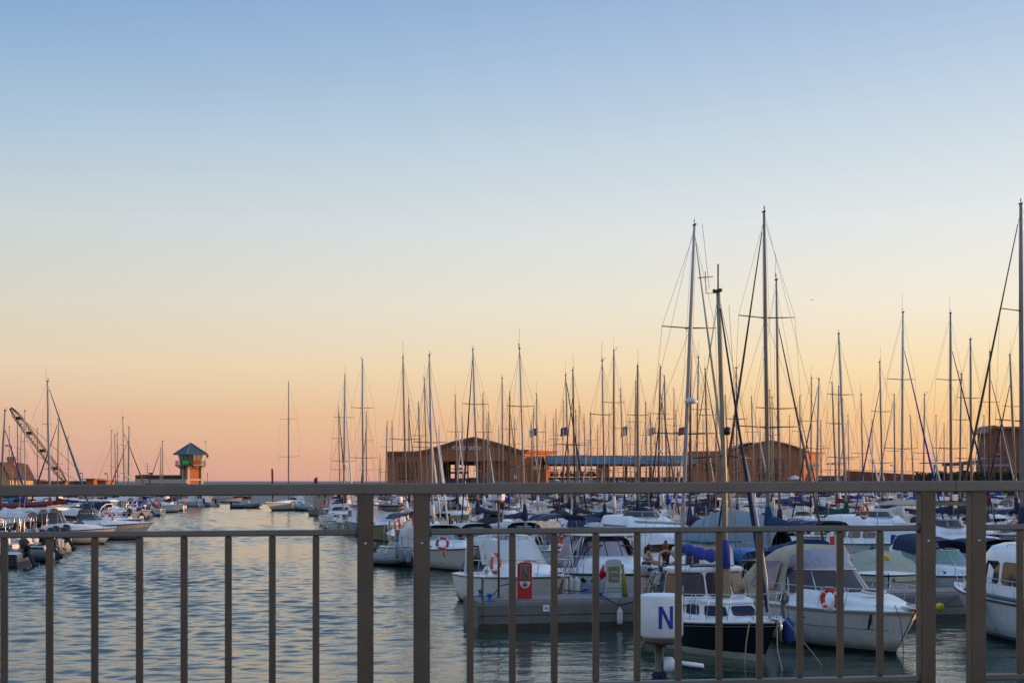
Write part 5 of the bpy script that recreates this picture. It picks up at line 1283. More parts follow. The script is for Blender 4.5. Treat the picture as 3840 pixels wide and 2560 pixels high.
# sailing yachts on the left from their masts: x_top,y_top,x_rail,D, r_px, jib, cover, bow toward channel?
lmasts = [(19,1539,4,112,9,'b','r',1,TEAK),(65,1580,68,170,4,'w','n',1,ALUD),(80,1590,76,175,3,'w','w',1,ALU),(93,1541,94,150,5,'w','b',1,MASTW),(178,1430,186,106,11,'t','r',1,MASTW),(220,1573,216,140,6,'n','n',-1,ALU),
 (418,1615,418,185,4,'w','w',1,MASTW),(430,1632,434,200,3,'w','n',1,ALUD),(440,1626,441,208,3,'w','n',1,ALUD),(461,1566,466,168,6,'k','n',1,MASTW),(484,1602,481,176,6,'k','b',-1,ALU),
 (610,1653,609,196,4,'w','n',1,ALU),(603,1682,601,205,4,'n','n',-1,ALU),(255,1640,257,190,3,'w','n',1,ALU),(140,1610,141,190,3,'w','w',1,ALUD),(35,1600,36,185,3,'w','n',1,ALU)]
LB = []
for m in lmasts:
    xt, yt, xb, D, rp, jc, cc, sg, mm = m; h = CZ+(HY-yt)/FPX*D; L = max(6.5, min(12, h*0.72))
    rz = (0.0 if sg > 0 else pi)-0.12
    yd = HY+(CZ-1.4)*FPX/D; xf = xb+(xb-xt)/(1815-yt)*(yd-1815); foot = WX(xf,D); dX = WX(xt,D)-foot; mxl = 0.07*L; hx, hy = math.cos(rz), math.sin(rz)
    root = empty('sailing_yacht', (foot-mxl*hx, D-mxl*hy, 0), rz)
    jm = J[jc]
    sailboat_parts(root, L, h, mast_dx=(dX*hx,-dX*hy), mast_r=max(0.05,min(.13,rp*0.5/FPX*D*0.95)), hullm=WHITE if mm is not TEAK else WHITE2, coverm=J[cc], jibm=jm, mastm=mm if mm is not TEAK else ALU, spreaders=2 if h > 11 else 1, lod=1, jib=(jc != 'w'))
    LB.append((foot-mxl*hx, D))
    MASTLOG.append(dict(root=root, x=xt, y=yt, D=D, hull='', cc=cc, jc=jc, h=h, mm=mm, bim=None, left=True))
kinds = ['open','cuddy','cruiser','bimini','cabin','tonneau','hardtop']
Y = 79.0; i = 0
rl = random.Random(11)
while Y < 243:
    if all(abs(Y-b) > 1.7 or x < chan_x(Y)-9 for x, b in LB):
        k = rl.choice([13,13,11,12,0,1,4,5,2,3,9,6,7]); 
        bow_out = protos[k][4] in ('cruiser','fly','cuddy') and rl.random() < 0.75
        L_ = protos[k][2]
        x = chan_x(Y)-L_/2-rl.uniform(0,0.9)-(0 if bow_out else 0.7)
        o = use_proto(k, (x, Y, 0), (0 if bow_out else pi)-0.10+rl.uniform(-.06,.06))
        LEFT.append((o, protos[k][1], 0, Y, bow_out))
    Y += 2.75+rl.random()*0.7
# second rank farther in
for off, y0 in ((11.5,96),(24,128),(37,160)):
    Y = y0
    while Y < 243:
        x = chan_x(Y)-off-3.5
        if -x/Y < 0.40 and x > -(58+Y*0.03) and all(abs(Y-b) > 1.9 or abs(x-xx) > 8 for xx, b in LB):
            k = rl.choice([0,1,2,4,5,6,7,8,9,10,11,15]); o = use_proto(k, (x, Y, 0), (pi if off < 20 else 0)-0.1+rl.uniform(-.06,.06)); LEFT.append((o, protos[k][1], 1 if off < 20 else 2, Y, True))
        Y += 3.2+rl.random()*1.2
# specials on the left
def AW(px, py): D = FPX*CZ/(py-HY); return Vector((WX(px,D), D, 0))
root = empty('motor_cruiser', (-34.7, 113.5, 0), -0.10, 'long low white cruiser on the left bank with sunlit bow and lifebuoy on the foredeck', 'motor cruiser')
Hc = motorboat_parts(root, 'cruiser', 10.8, CREAM, F_BEIGE, 0, glass=GLASSB)
lifebuoy(AT(402,1944,112)+Vector((0,0,0)), 0.2, 'orange lifebuoy standing on the foredeck of the long cruiser on the left bank', R=0.42)
root = empty('motor_cruiser', (-31.5, 105.5, 0), -0.12, 'white sports cruiser with long steel bow rail, nearest cruiser on the left bank', 'motor cruiser'); motorboat_parts(root, 'cruiser', 10.2, WHITE2, F_WHITE, 0)
root = empty('motor_boat', (-31.2, 97.5, 0), -0.1, 'white cabin boat with a burgundy awning at the left edge', 'motor boat'); motorboat_parts(root, 'hardtop', 8.5, WHITE, F_RED, 0)
canopy(root, -5.2, 0.2, 1.7, 1.7, 1.4, 1.3, 1.6, F_RED, 'awning', low=0.8)
for (px, py, mt, tl, hl, lb) in ((60,2085,MOTORG,0.75,FGREY,'dark green inflatable dinghy with raised outboard at the left edge'),):
    pass
def rib(loc, rz, L, m, label, motor=MOTORK, tilt=0.7, name='inflatable_dinghy', cat='inflatable dinghy', fl=None):
    root = empty(name, loc, rz, label, cat); B = L*0.42; r = L*0.062
    mb = MB(); pts = [(-L/2-0.25,B/2-r,r*0.9),(-L/2,B/2-r,r),(0,B/2-r,r*1.1),(L*0.3,B/2-r*1.3,r*1.35),(L*0.44,B*0.22,r*1.9),(L*0.48,0,r*2.1)]
    pts = pts+[(x,-y,z) for x,y,z in reversed(pts[:-1])]
    mb.tube(pts, [r*0.35]+[r]*(len(pts)-2)+[r*0.35], 10); mb.build('tube', m, root)
    mb = MB(); mb.loft([[Vector((x,-w,0.25)),Vector((x,0,-0.12)),Vector((x,w,0.25))] for x,w in ((-L/2,B/2-r),(0,B/2-r),(L*0.3,B*0.28),(L*0.44,0.02))]); mb.build('floor', GREYM, root)
    mb = MB(); mb.box((-L/2+0.05,0,r*1.3),(0.06,B-2*r,r*2)); mb.box((0,0,r*1.8),(0.28,B-2*r,0.06)); mb.build('transom', WHITE2, root)
    outboard(root, -L/2, 0, r*1.9, motor, tilt, 0.9)
    return root
D9 = 5333*4.3/(2105-HY)
rib((WX(70,D9)-0.4, D9, 0.05), pi-0.15, 4.6, mat('green_grey_hypalon',(0.06,0.085,0.075),0.4,var=0.15), 'dark green inflatable dinghy with a raised outboard at the left edge', MOTORK, 0.8)
D9 = 82.0
for px, D, mt, lb, hm in ((35,86.0,MOTORG,'pale open boat with a grey outboard beside the dark green inflatable',CREAM),(150,88.5,MOTORK,'open boat with black tilted outboard under the middle rail at the left',WHITE2),(-25,71.5,MOTORK,'nearest open boat on the left bank with its black outboard raised at the photo edge',mat('dark_grey_hull',(0.06,0.07,0.08),0.4)),(85,79.5,MOTORK,'dark grey open boat with raised black outboard behind the green inflatable',mat('dark_grey_hull',(0.06,0.07,0.08),0.4))):
    root = empty('motor_boat', (WX(px,D)-1.2, D, 0), pi-0.12, lb, 'motor boat'); motorboat_parts(root, 'open', 5.8, hm, F_WHITE, 0, motor=mt)
# boats in the channel
D = 5333*4.3/(1912-HY)
root = empty('sailing_yacht', (WX(1080,D)+0.3, D, 0), pi+0.95, 'white two-spreader sailing yacht alone in the harbour mouth', 'sailing yacht')
h = CZ+(HY-1434)/FPX*D; Lh = 10.0
sailboat_parts(root, Lh, h, mast_dx=(0,0), mast_r=0.11, hullm=WHITE2, coverm=F_WHITE, mastm=ALU, spreaders=2, lod=1, jib=False, spr_w=2.2, mast_x=0.3)
D = 5333*4.3/(1914-HY)
rib((WX(1150,D), D, 0.05), 2.2, 5.6, mat('grey_hypalon',(0.22,0.25,0.28),0.45,var=0.15), 'grey inflatable moored beside the lone sailing yacht', MOTORK, 0.3)
D = 5333*4.3/(1905-HY)
r_ = rib((WX(925,D), D, 0.05), 0.35, 4.6, mat('blue_grey_hypalon',(0.06,0.08,0.13),0.5,var=0.15), 'small dark inflatable motoring across the channel', MOTORK, 0.0)
# tiny helmsman in it is added with the people
D = 5333*4.3/(1884-HY)
root = empty('wooden_boat', (WX(842,D), D, 0), 0.05, 'long dark wooden work boat right of the control tower', 'boat'); Hb = Hull(7.2, 2.2, 1.0, 0.75, tw=0.6, rake=0.8, p=2.0, w0=0.8); hull_parts(root, Hb, WHITE2, boot=REDH, cockpit=0.85, floor=0.3, deckm=TEAK)
D = 5333*4.3/(1872-HY)+8
for px, lb in ((893,'red kayak rack boat low on the water in the channel mouth, left one'),(928,'red low boat low on the water in the channel mouth, right one')):
    root = empty('rowing_boat', (WX(px,D), D, 0), 0.1, lb, 'rowing boat', 'red low boats in the channel mouth'); Hb = Hull(2.3, 1.0, 0.8, 0.6, tw=0.6, p=2.0); hull_parts(root, Hb, REDH, cockpit=0.85, floor=0.2, deckm=REDH)
# working boats right under the tower
D = 5333*4.3/(1897-HY)-4
for px, sty, hm, cv, lb, L_ in ((715,'cabin',WHITE,WHITE,'white working boat moored below the control tower',7.5),(765,'cabin',WHITE2,F_BEIGE,'broad white work boat at the foot of the control tower, right of its shaft',6.5)):
    root = empty('motor_boat', (WX(px,D), D, 0), 2.4, lb, 'motor boat'); motorboat_parts(root, sty, L_, hm, cv, 1)
# ---------------------------------------------------------------- near boats, each built for itself
def hdg(a): return math.atan2(-math.cos(math.radians(a)), math.sin(math.radians(a)))
def house(root, name, base, top, z0, z1, m, wins, rim=RUBB, roof=None, over=0.06, rt=0.05, rm=WHITE):
    n = len(base); mb = MB(); zf = z0 if callable(z0) else (lambda x: z0)
    lo = [Vector((x,y,zf(x))) for x,y in base]; hi = [Vector((x,y,z1)) for x,y in top]
    mb.loft([lo, hi], closed=True, smooth=False, cap1=True); o = mb.build(name, m, root)
    for fi, u0, u1, v0, v1, gm in wins:
        a, b, c, d = lo[fi], lo[(fi+1)%n], hi[(fi+1)%n], hi[fi]
        def sp(u, v): return (a*(1-u)+b*u)*(1-v)+(d*(1-u)+c*u)*v
        nr = (b-a).cross(d-a).normalized()
        cen = sum(lo, Vector())/n
        if nr.dot((a+b)/2-cen) < 0: nr = -nr
        def outline(e):
            uu0, uu1, vv0, vv1 = u0-e, u1+e, v0-e*1.3, v1+e*1.3; r1, r2 = (uu1-uu0)*0.14, (vv1-vv0)*0.16
            return [sp(uu0+r1,vv0),sp(uu1-r1,vv0),sp(uu1-r1*.3,vv0+r2*.3),sp(uu1,vv0+r2),sp(uu1,vv1-r2),sp(uu1-r1*.3,vv1-r2*.3),sp(uu1-r1,vv1),sp(uu0+r1,vv1),sp(uu0+r1*.3,vv1-r2*.3),sp(uu0,vv1-r2),sp(uu0,vv0+r2),sp(uu0+r1*.3,vv0+r2*.3)]
        mb = MB(); w_ = (b-a).length; e = min(0.03/max(w_,.1), .05)
        o1 = outline(e); mb.loft([[p-nr*0.01 for p in o1],[p+nr*0.014 for p in o1]], closed=True, smooth=False, cap1=True)
        wn = mb.build('window', rim, o)
        mb = MB(); o2 = outline(0); mb.loft([[p+nr*0.010 for p in o2],[p+nr*0.018 for p in o2]], closed=True, smooth=False, cap1=True); mb.build('glass', gm, wn)
    if roof:
        c = sum((Vector((x,y)) for x,y in top), Vector((0,0)))/n
        rp = [(c.x+(x-c.x)*(1+over), c.y+(y-c.y)*(1+over)) for x,y in top]
        mb = MB(); mb.loft([[Vector((x,y,z1-0.01)) for x,y in rp],[Vector((x,y,z1+rt)) for x,y in rp],[Vector((c.x+(x-c.x)*0.9,c.y+(y-c.y)*0.86,z1+rt+0.045)) for x,y in rp]], closed=True, smooth=False, cap0=True, cap1=True); mb.build('roof', rm, root)
    return o
def deck_fittings(root, H, n=4):
    mb = MB()
    for sd in (1,-1):
        for t in (0.12,0.5,0.9):
            p = Vector((H.x(t), sd*(H.b(t)-0.12), H.z(t)+0.07)); mb.tube([p+Vector((-0.09,0,0.03)),p+Vector((0.09,0,0.03))],0.014,5); mb.tube([p,p+Vector((0,0,0.03))],0.02,5)
    mb.build('cleats', STEEL, root)
def rope(name, pts, r, m, label, cat='mooring rope', group='mooring ropes'):
    P0 = [Vector(p) for p in pts]; mb = MB(); out = []
    for a, b in zip(P0[:-1], P0[1:]):
        L_ = (b-a).length; n = max(2, int(L_/0.25))
        for i in range(n): u = i/n; out.append(a+(b-a)*u+Vector((0,0,-0.06*L_*4*u*(1-u)*0.25)))
    out.append(P0[-1]); mb.tube(out, r, 5); o = mb.build(name, m); return tag(o, label, cat, group)

# --- black hulled motor sailer
root = empty('motor_sailer', (5.12, 36.3, 0), hdg(21), 'black hulled motor sailer with white wheelhouse and blue rolled sail beside the N sign', 'motor sailer')
Hd = Hull(5.3, 2.45, 1.02, 0.76, tw=0.86, rake=1.1, p=2.5, w0=0.76, sheerp=1.7); Hd.xo = 0.40
hull_parts(root, Hd, NAVYH, ANTIW, boot=ANTIW, cockpit=0.22, floor=0.4, rub=WHITE, rubr=0.045, stations=21)
mb = MB()
for sd in (1,-1): mb.tube([Vector((Hd.x(i/20), sd*(Hd.b(i/20)+0.012), Hd.z(i/20)-0.13)) for i in range(21)], 0.012, 4)
mb.build('sheer_stripe', GREYM, root)
zs = lambda x: 0.80+0.06*max(0,x)
house(root, 'fore_cabin', [(-0.6,-0.88),(0.95,-0.82),(1.75,-0.42),(1.75,0.42),(0.95,0.82),(-0.6,0.88)], [(-0.6,-0.78),(0.75,-0.72),(1.35,-0.34),(1.35,0.34),(0.75,0.72),(-0.6,0.78)], zs, 1.30, WHITE,
      [(0,0.08,0.40,0.32,0.80,GLASSB),(0,0.50,0.92,0.30,0.82,F_NAVY),(1,0.10,0.90,0.25,0.82,F_NAVY),(2,0.07,0.93,0.25,0.82,F_NAVY),(3,0.10,0.90,0.25,0.82,F_NAVY),(4,0.08,0.50,0.30,0.82,F_NAVY),(4,0.60,0.92,0.32,0.80,GLASSB)], rim=WHITE2, roof=True, rt=0.03)
house(root, 'wheelhouse', [(-0.85,-1.0),(0.05,-1.0),(0.46,-0.38),(0.46,0.38),(0.05,1.0),(-0.85,1.0)], [(-0.78,-0.90),(-0.16,-0.90),(0.16,-0.34),(0.16,0.34),(-0.16,0.90),(-0.78,0.90)], 1.20, 2.02, WHITE,
      [(0,0.10,0.90,0.28,0.86,GLASSB),(1,0.08,0.92,0.30,0.90,GLASSB),(2,0.07,0.93,0.30,0.90,GLASSB),(3,0.08,0.92,0.30,0.90,GLASSB),(4,0.10,0.90,0.28,0.86,GLASSB)], roof=True, over=0.10)
mb = MB()
for k in range(3): mb.box((-0.72+k*0.26,0.3,2.135),(0.22,0.8,0.03), rz=0.05)
mb.build('roof_boards', mat('pale_plywood',(0.42,0.33,0.24),0.8,var=0.2), root)
mb = MB(); mb.tube([(-0.7,-0.6,2.14),(-0.5,-0.3,2.16),(0,-0.65,2.14),(0.1,0.2,2.14),(-0.6,0.5,2.16)],0.02,5); mb.build('roof_cable', ROPED, root)
bow_rail(root, Hd, 0.42, 0.62, 5, 0.014, mid=False, extra=0.22)
deck_fittings(root, Hd)
hM = 9.02; mxp = 0.62
mb = MB(); mb.tube([(mxp,0,1.35),(mxp,0,4.2),(mxp-0.02,-0.10,7.2),(mxp-0.03,-0.17,hM)], [0.072,0.070,0.062,0.050], 12); mast_ = mb.build('mast', WOODM, root)
mb = MB(); T = Vector((mxp-0.03,-0.17,hM))
mb.tube([T+Vector((-0.12,0,0.05)),T+Vector((0.15,0,0.05))],0.05,6); mb.tube([T,T+Vector((0,0,0.72))],0.022,5); mb.tube([T,T+Vector((0.1,-0.40,-0.05)),T+Vector((0.1,-0.42,0.5))],0.012,4); mb.tube([T+Vector((0.1,-0.2,0.38)),T+Vector((0.1,-0.62,0.33))],0.012,4); mb.tube([T+Vector((0,-0.25,0.1)),T+Vector((0,-0.45,1.7))],0.006,4); mb.lathe([(0.02,0),(0.04,0.03),(0.035,0.07),(0.01,0.09)],(T.x,T.y-0.12,T.z),8)
mb.build('masthead_instruments', ALUD, mast_)
mb = MB(); mb.lathe([(0.05,-0.1),(0.09,-0.05),(0.09,0.07),(0.03,0.11)],(mxp+0.13,0,5.55),8); mb.build('steaming_light', RUBB, mast_)
for z, w in ((4.95,0.85),):
    for sd in (1,-1): mb = MB(); mb.tube([(mxp,0,z),(mxp-0.1,sd*w,z-0.08)],[0.03,0.02],6); mb.build('spreader', ALUD, mast_)
mb = MB(); bowp = Vector((2.6,0.05,1.06)); a = Vector((mxp,-0.15,hM-0.25))
pts = [a+(bowp-a)*u for u in (0.02,0.25,0.5,0.7,0.88,0.985)]
mb.tube(pts, [0.020,0.026,0.036,0.052,0.050,0.03], 8); mb.build('furled_jib', F_NAVY, root)
mb = MB(); o_ = Vector((0.03,0.07,0)); mb.tube([pts[2]+o_*0.5, pts[3]+o_*1.3, pts[4]+o_*1.3, pts[5]+o_*0.4], [0.02,0.04,0.04,0.02], 6); mb.build('jib_edge', MASTW, root)
mb = MB()
for sd in (1,-1):
    mb.tube([(mxp-0.2,sd*1.08,0.95),(mxp-0.1,sd*0.85,4.87),(mxp,-0.16,hM-0.1)],0.007,4,cap=False); mb.tube([(mxp-0.6,sd*1.08,0.95),(mxp,0,4.9)],0.007,4,cap=False); mb.tube([(mxp,sd*0.12,hM-0.3),(mxp+0.3,sd*0.5,1.35)],0.006,4,cap=False); mb.tube([(mxp+0.2,sd*1.05,0.97),(mxp,0,4.9)],0.006,4,cap=False)
mb.tube([(mxp-0.03,-0.17,hM),(-2.2,0,0.9)],0.007,4,cap=False)
mb.build('rigging', WIRE, root)
mb = MB(); mb.tube([(mxp-0.1,0,2.42),(mxp-2.9,0.15,2.36)],0.055,8); mb.build('boom', WOODM, root)
mb = MB(); rings = []
for i in range(15):
    u = i/14; x = mxp-0.02-2.65*u; h = 0.17-0.04*u+0.03*math.sin(i*1.9); w = 0.14-0.03*u
    rings.append([Vector((x, 0.15*u+w*math.cos(2*pi*k/12)+0.02*math.sin(i*2.7+k), 2.44-0.05*math.sin(pi*u*1.6)+h*math.sin(2*pi*k/12))) for k in range(12)])
mb.loft(rings, closed=True, cap0=True, cap1=True)
mb.tube([(mxp,0,2.12),(mxp+0.02,0,2.62),(mxp+0.01,0,2.82)],[0.145,0.125,0.085],10); mb.build('sail_cover', F_BLUE, root)
mb = MB(); mb.lathe([(0.04,-0.12),(0.13,-0.1),(0.14,0.1),(0.04,0.13)],(mxp-2.85,0.15,2.42),8,axis='x'); mb.build('boom_end_fender', FWHITE, root)
mb = MB(); rgr = random.Random(5)
for k in range(26):
    a = 2*pi*k/26; r0 = 0.10+0.03*rgr.random()
    mb.tube([(mxp+r0*math.cos(a)*0.8, r0*math.sin(a)*0.8, 2.25),(mxp+r0*math.cos(a+.3), r0*math.sin(a+.3), 2.1),(mxp+r0*math.cos(a+.5)*1.15, r0*math.sin(a+.5)*1.15, 1.7),(mxp+r0*math.cos(a)*0.9, r0*math.sin(a)*0.9, 1.38)],0.014+0.008*rgr.random(),5)
hal = mb.build('halyard_bundle', ROPE, root)
mb = MB(); mb.tube([(2.2,0.72,1.55),(2.15,0.75,1.3),(2.25,0.70,1.1),(2.18,0.74,0.98)],[0.05,0.06,0.045,0.03],6)
for k in range(6): mb.torus((2.2,0.74,1.5-0.01*k), 0.09+0.012*k, 0.014, 12, 5, axis='y' if k%2 else 'x')
mb.build('rope_coil', ROPEG, root)
mb = MB(); mb.tube([(3.02,0.1,1.12),(3.05,0.1,1.0),(3.16,0.08,0.85),(3.1,0.05,0.70)],0.035,6); mb.tube([(2.9,-0.1,1.1),(3.2,-0.05,1.05)],0.04,6); mb.build('anchor', STEEL, root)
mb = MB()
for k, yy in enumerate((-0.78,-0.82,-0.86)): mb.tube([(-0.5+k*0.35,yy-0.1,1.33),(-0.45+k*0.35,yy-0.12,1.68)],0.012,4)
for k, yy in enumerate((0.78,0.82)): mb.tube([(-0.5+k*0.35,yy+0.1,1.33),(-0.45+k*0.35,yy+0.12,1.68)],0.012,4)
mb.tube([(0.9,-0.95,1.0),(0.9,-0.97,1.5)],0.015,5); mb.build('rail_posts', STEEL, root)
MS = Matrix.Translation((5.12,36.3,0)) @ Matrix.Rotation(hdg(21),4,'Z')
def msw(p): return MS @ Vector(p)
rope('mooring_rope', [msw((2.6,-0.45,0.98)), msw((2.7,-0.6,0.5)), msw((2.75,-0.7,-0.3))], 0.016, ROPE, 'pale rope hanging straight down the black bow, left of the others')
rope('mooring_rope', [msw((3.0,0.05,1.05)), msw((3.6,-0.3,0.4)), msw((4.3,-0.5,-0.3))], 0.014, ROPE, 'pale rope from the black bow slanting forward into the water')
rope('mooring_rope', [msw((3.05,0.25,1.05)), msw((3.4,0.75,0.3)), msw((3.7,1.1,-0.3))], 0.014, ROPE, 'pale rope on the far side of the black bow running down to the water')
fender(msw((2.0,0.98,0.62)), 0.62, 0.15, FBLUE, 'thick blue fender between the black boat and the white cruiser', top=0.5)
fender(msw((1.45,1.13,0.60)), 0.60, 0.13, FWHITE, 'white fender hanging next to the thick blue one', top=0.5)

# --- white motor cruiser with the beige camper canopy
root = empty('motor_cruiser', (8.55, 38.0, 0), hdg(19), 'white motor cruiser with beige camper canopy, brown windscreen and orange lifebuoy', 'motor cruiser')
Hc = Hull(7.5, 2.9, 1.14, 1.0, tw=0.92, rake=1.15, p=3.6, w0=0.86, sheerp=1.4)
hull_parts(root, Hc, WHITE, ANTI, boot=WHITE2, cockpit=0.44, floor=0.5, rub=WHITE2, rubr=0.03, stations=23)
mb = MB()
for sd in (1,-1):
    mb.tube([Vector((Hc.x(i/20), sd*(Hc.b(i/20)+0.006), Hc.z(i/20)-0.085)) for i in range(21)], 0.010, 4)
    mb.tube([Hc.pt(i/20, Hc.z(i/20)*0.56, sd)+Vector((0,sd*0.005,0)) for i in range(20)], 0.007, 4)
mb.build('hull_lines', GREYM, root)
trunk(root, Hc, 0.43, 0.965, 0.42, wf=0.80, front=0.92, mat_=WHITE, name='foredeck_cabin', shoulder=0.80, camber=0.12)
windscreen(root, Hc.x(0.46), Hc.x(0.665), 1.13, 1.42, 0.56, rake=1.25, panes=5, glass=GLASSB, fr=0.022, side_drop=0.08, arc=2.6, narrow=0.82)
# canopy: fabric hood, vinyl front and sides
def arcp(x, w, zb, h, k=1.0): 
    arc = [(1.0,0.0),(1.0,0.35),(0.97,0.62),(0.88,0.84),(0.66,0.955),(0.35,0.99),(0,1.0)]
    p = [Vector((x+0.0,w*a,zb+h*v)) for a,v in arc]; return p+[Vector((q.x,-q.y,q.z)) for q in reversed(p[:-1])]
mb = MB(); rr = []
for i,(x,w,zb,h) in enumerate(((-3.35,1.15,1.08,0.22),(-2.95,1.18,1.08,0.62),(-2.3,1.20,1.08,1.12),(-1.6,1.18,1.10,1.38),(-1.1,1.12,1.12,1.47),(-0.62,1.05,1.14,1.44))): rr.append(arcp(x,w,zb,h))
for i in (1,2,3,4):
    for p in rr[i]: p.z += 0.02*math.sin(p.y*4+i); 
mb.loft(rr); can = mb.build('camper_canopy', F_BEIGE, root)
mb = MB(); top_ = [Vector((p.x,p.y,p.z)) for p in rr[-1]]
bot_ = []
for p in top_:
    s_ = p.y/1.05; b = Vector((Hc.x(0.665)-(Hc.x(0.665)-Hc.x(0.46))*abs(s_)**2.6-1.25*0.56*(1-0.35*abs(s_)), s_*1.13*0.82, 1.42+0.56-0.04*abs(s_))); bot_.append(b)
mid_ = [(a*0.16+b*0.84) for a,b in zip(bot_, top_)]; mid2 = [(a*0.88+b*0.12) for a,b in zip(bot_, top_)]
mb.loft([top_, mid_]); mb.loft([mid2, bot_]); mb.build('canopy_hem', F_BEIGE, can)
mb = MB(); mbr = []
for j in range(7):
    u = j/6; mbr.append([a*(1-u)+b*u+Vector((0.02*math.sin(k*2.1)*math.sin(pi*u),0,0)) for k,(a,b) in enumerate(zip(mid_, mid2))])
mb.loft(mbr); mb.build('vinyl_front', GLASSC, can)
for sd in (1,-1):
    q = [Vector((-2.3,sd*1.235,1.42)),Vector((-1.0,sd*1.20,1.38)),Vector((-0.75,sd*1.10,2.15)),Vector((-1.5,sd*1.17,2.12))]
    mb = MB(); mb.add(q, [(0,1,2,3)]); mb.build('vinyl_side', GLASSC, can)
def porthole(root, H, t, z, sd, r=0.11, m=GLASSD):
    p = H.pt(t, z, sd); q = H.pt(t+0.02, z, sd); tang = (q-p).normalized(); up = (H.pt(t,z+0.05,sd)-p).normalized(); nr = tang.cross(up)*sd*(-1)
    if nr.y*sd < 0: nr = -nr
    mb = MB(); rings = []
    for rr_, off in ((1.0,-0.01),(1.0,0.018),(0.78,0.022)): rings.append([p+tang*(r*1.35*rr_*math.cos(2*pi*k/18))+up*(r*0.8*rr_*math.sin(2*pi*k/18))+nr*off for k in range(18)])
    mb.loft(rings, closed=True); o = mb.build('porthole', STEEL, root)
    mb = MB(); mb.add([p+tang*(r*1.06*math.cos(2*pi*k/18))+up*(r*0.63*math.sin(2*pi*k/18))+nr*0.016 for k in range(18)], [tuple(range(18))]); mb.build('glass', m, o)
for sd in (1,-1): porthole(root, Hc, 0.60, 0.80, sd)
mb = MB(); hx_ = Hc.x(0.80)
mb.lathe([(0.34,-0.02),(0.34,0.03),(0.28,0.045)], (0,0,0), 20); mb.v = [(x*0.75, y, z) for x,y,z in mb.v]; ht = mb.build('foredeck_hatch', STEEL, root, loc=(hx_-0.25, -0.02, 1.49)); ht.rotation_euler = (0,0.16,0)
mb = MB(); mb.lathe([(0.27,0.0),(0.27,0.05)], (0,0,0), 20); mb.v = [(x*0.75,y,z) for x,y,z in mb.v]; mb.build('hatch_glass', GLASSB, ht)
br = bow_rail(root, Hc, 0.30, 0.50, 6, 0.014, extra=0.24)
deck_fittings(root, Hc)
mb = MB(); mb.box((Hc.L/2-0.12,0,1.22),(0.55,0.34,0.07), bev=0.03); mb.tube([(Hc.L/2-0.35,0,1.30),(Hc.L/2+0.18,0,1.28),(Hc.L/2+0.12,0,1.05),(Hc.L/2-0.05,0,0.86)],0.03,6); mb.build('anchor_roller', STEEL, root)
mb = MB(); a = Hc.pt(0.90,0.92,-1); mb.tube([a+Vector((0,-0.03,0.12)),a+Vector((-0.03,-0.04,-0.05)),a+Vector((-0.10,-0.05,-0.28))],[0.03,0.045,0.02],6); mb.build('stem_anchor', RUBB, root)
MC = Matrix.Translation((8.55,38.0,0)) @ Matrix.Rotation(hdg(19),4,'Z')
def mcw(p): return MC @ Vector(p)
lifebuoy(AT(3112,2246,35.9), hdg(19)+0.28, 'orange lifebuoy with white bands on the rail of the beige canopied cruiser', R=0.245, group='orange lifebuoys hung on boat rails')
mb = MB(); c = AT(3108,2280,35.75)
for k in range(5): mb.tube([c+Vector((0.05*k-0.1,-0.02*k,-0.08)), c+Vector((0.04*k-0.02,-0.03,0.04)), c+Vector((0.10+0.02*k,-0.03,0.20))],0.016,5)
tag(mb.build('rope_hank', LBWHITE), 'white rope hank tied across the lifebuoy of the beige canopied cruiser', 'rope')
rope('mooring_rope', [mcw((3.55,-0.45,1.3)), mcw((3.85,-0.5,1.0)), mcw((4.05,-0.55,0.4)), mcw((4.12,-0.6,-0.3))], 0.011, ROPED, 'grey mooring rope from the cruiser bow down to the water, left one')
rope('mooring_rope', [mcw((3.6,0.1,1.32)), mcw((4.05,0.05,1.0)), mcw((4.28,0.0,0.4)), mcw((4.36,-0.05,-0.3))], 0.011, ROPED, 'grey mooring rope from the cruiser bow down to the water, right one')

# --- white boat at the right edge
root = empty('motor_boat', (14.45, 37.7, 0), hdg(19)+pi, 'white cabin boat with dark arched side window at the right edge', 'motor boat')
Hr = Hull(8.8, 2.9, 1.25, 1.0, tw=0.92, rake=1.2, p=2.6, w0=0.82)
hull_parts(root, Hr, WHITE, ANTI, boot=BLUEH, cockpit=0.2, floor=0.5, rub=RUBB, rubr=0.03, stations=19)
trunk(root, Hr, 0.78, 0.95, 0.32, wf=0.66, front=0.7)
trunk(root, Hr, 0.36, 0.86, 1.42, wf=0.80, front=0.36, name='wheelhouse', camber=0.04, win=(0.30,0.68,0.40,0.95), nwin=2, winm=GLASSD)
windscreen(root, Hr.x(0.70), Hr.x(0.78), 0.75, 1.75, 0.55, rake=0.9, glass=GLASSD, narrow=0.9)
bow_rail(root, Hr, 0.35, 0.55, 6, 0.014, extra=0.2)
mb = MB(); mb.tube([(-1.0,0.9,2.50),(-1.0,0.9,2.60),(0.9,0.85,2.60),(1.0,0.85,2.50)],0.014,5); mb.tube([(-1.0,-0.9,2.50),(-1.0,-0.9,2.60),(0.9,-0.85,2.60),(1.0,-0.85,2.50)],0.014,5); mb.build('roof_rail', STEEL, root)
mb = MB()
for sd in (1,-1): mb.tube([Vector((Hr.x(i/20), sd*(Hr.b(i/20)-0.02), Hr.z(i/20)+0.10)) for i in range(4,17)], 0.06, 5)
mb.build('bulwark_stripe', mat('slate_grey_stripe',(0.10,0.11,0.14),0.5), root)
MR = Matrix.Translation((14.45,37.7,0)) @ Matrix.Rotation(hdg(19)+pi,4,'Z')
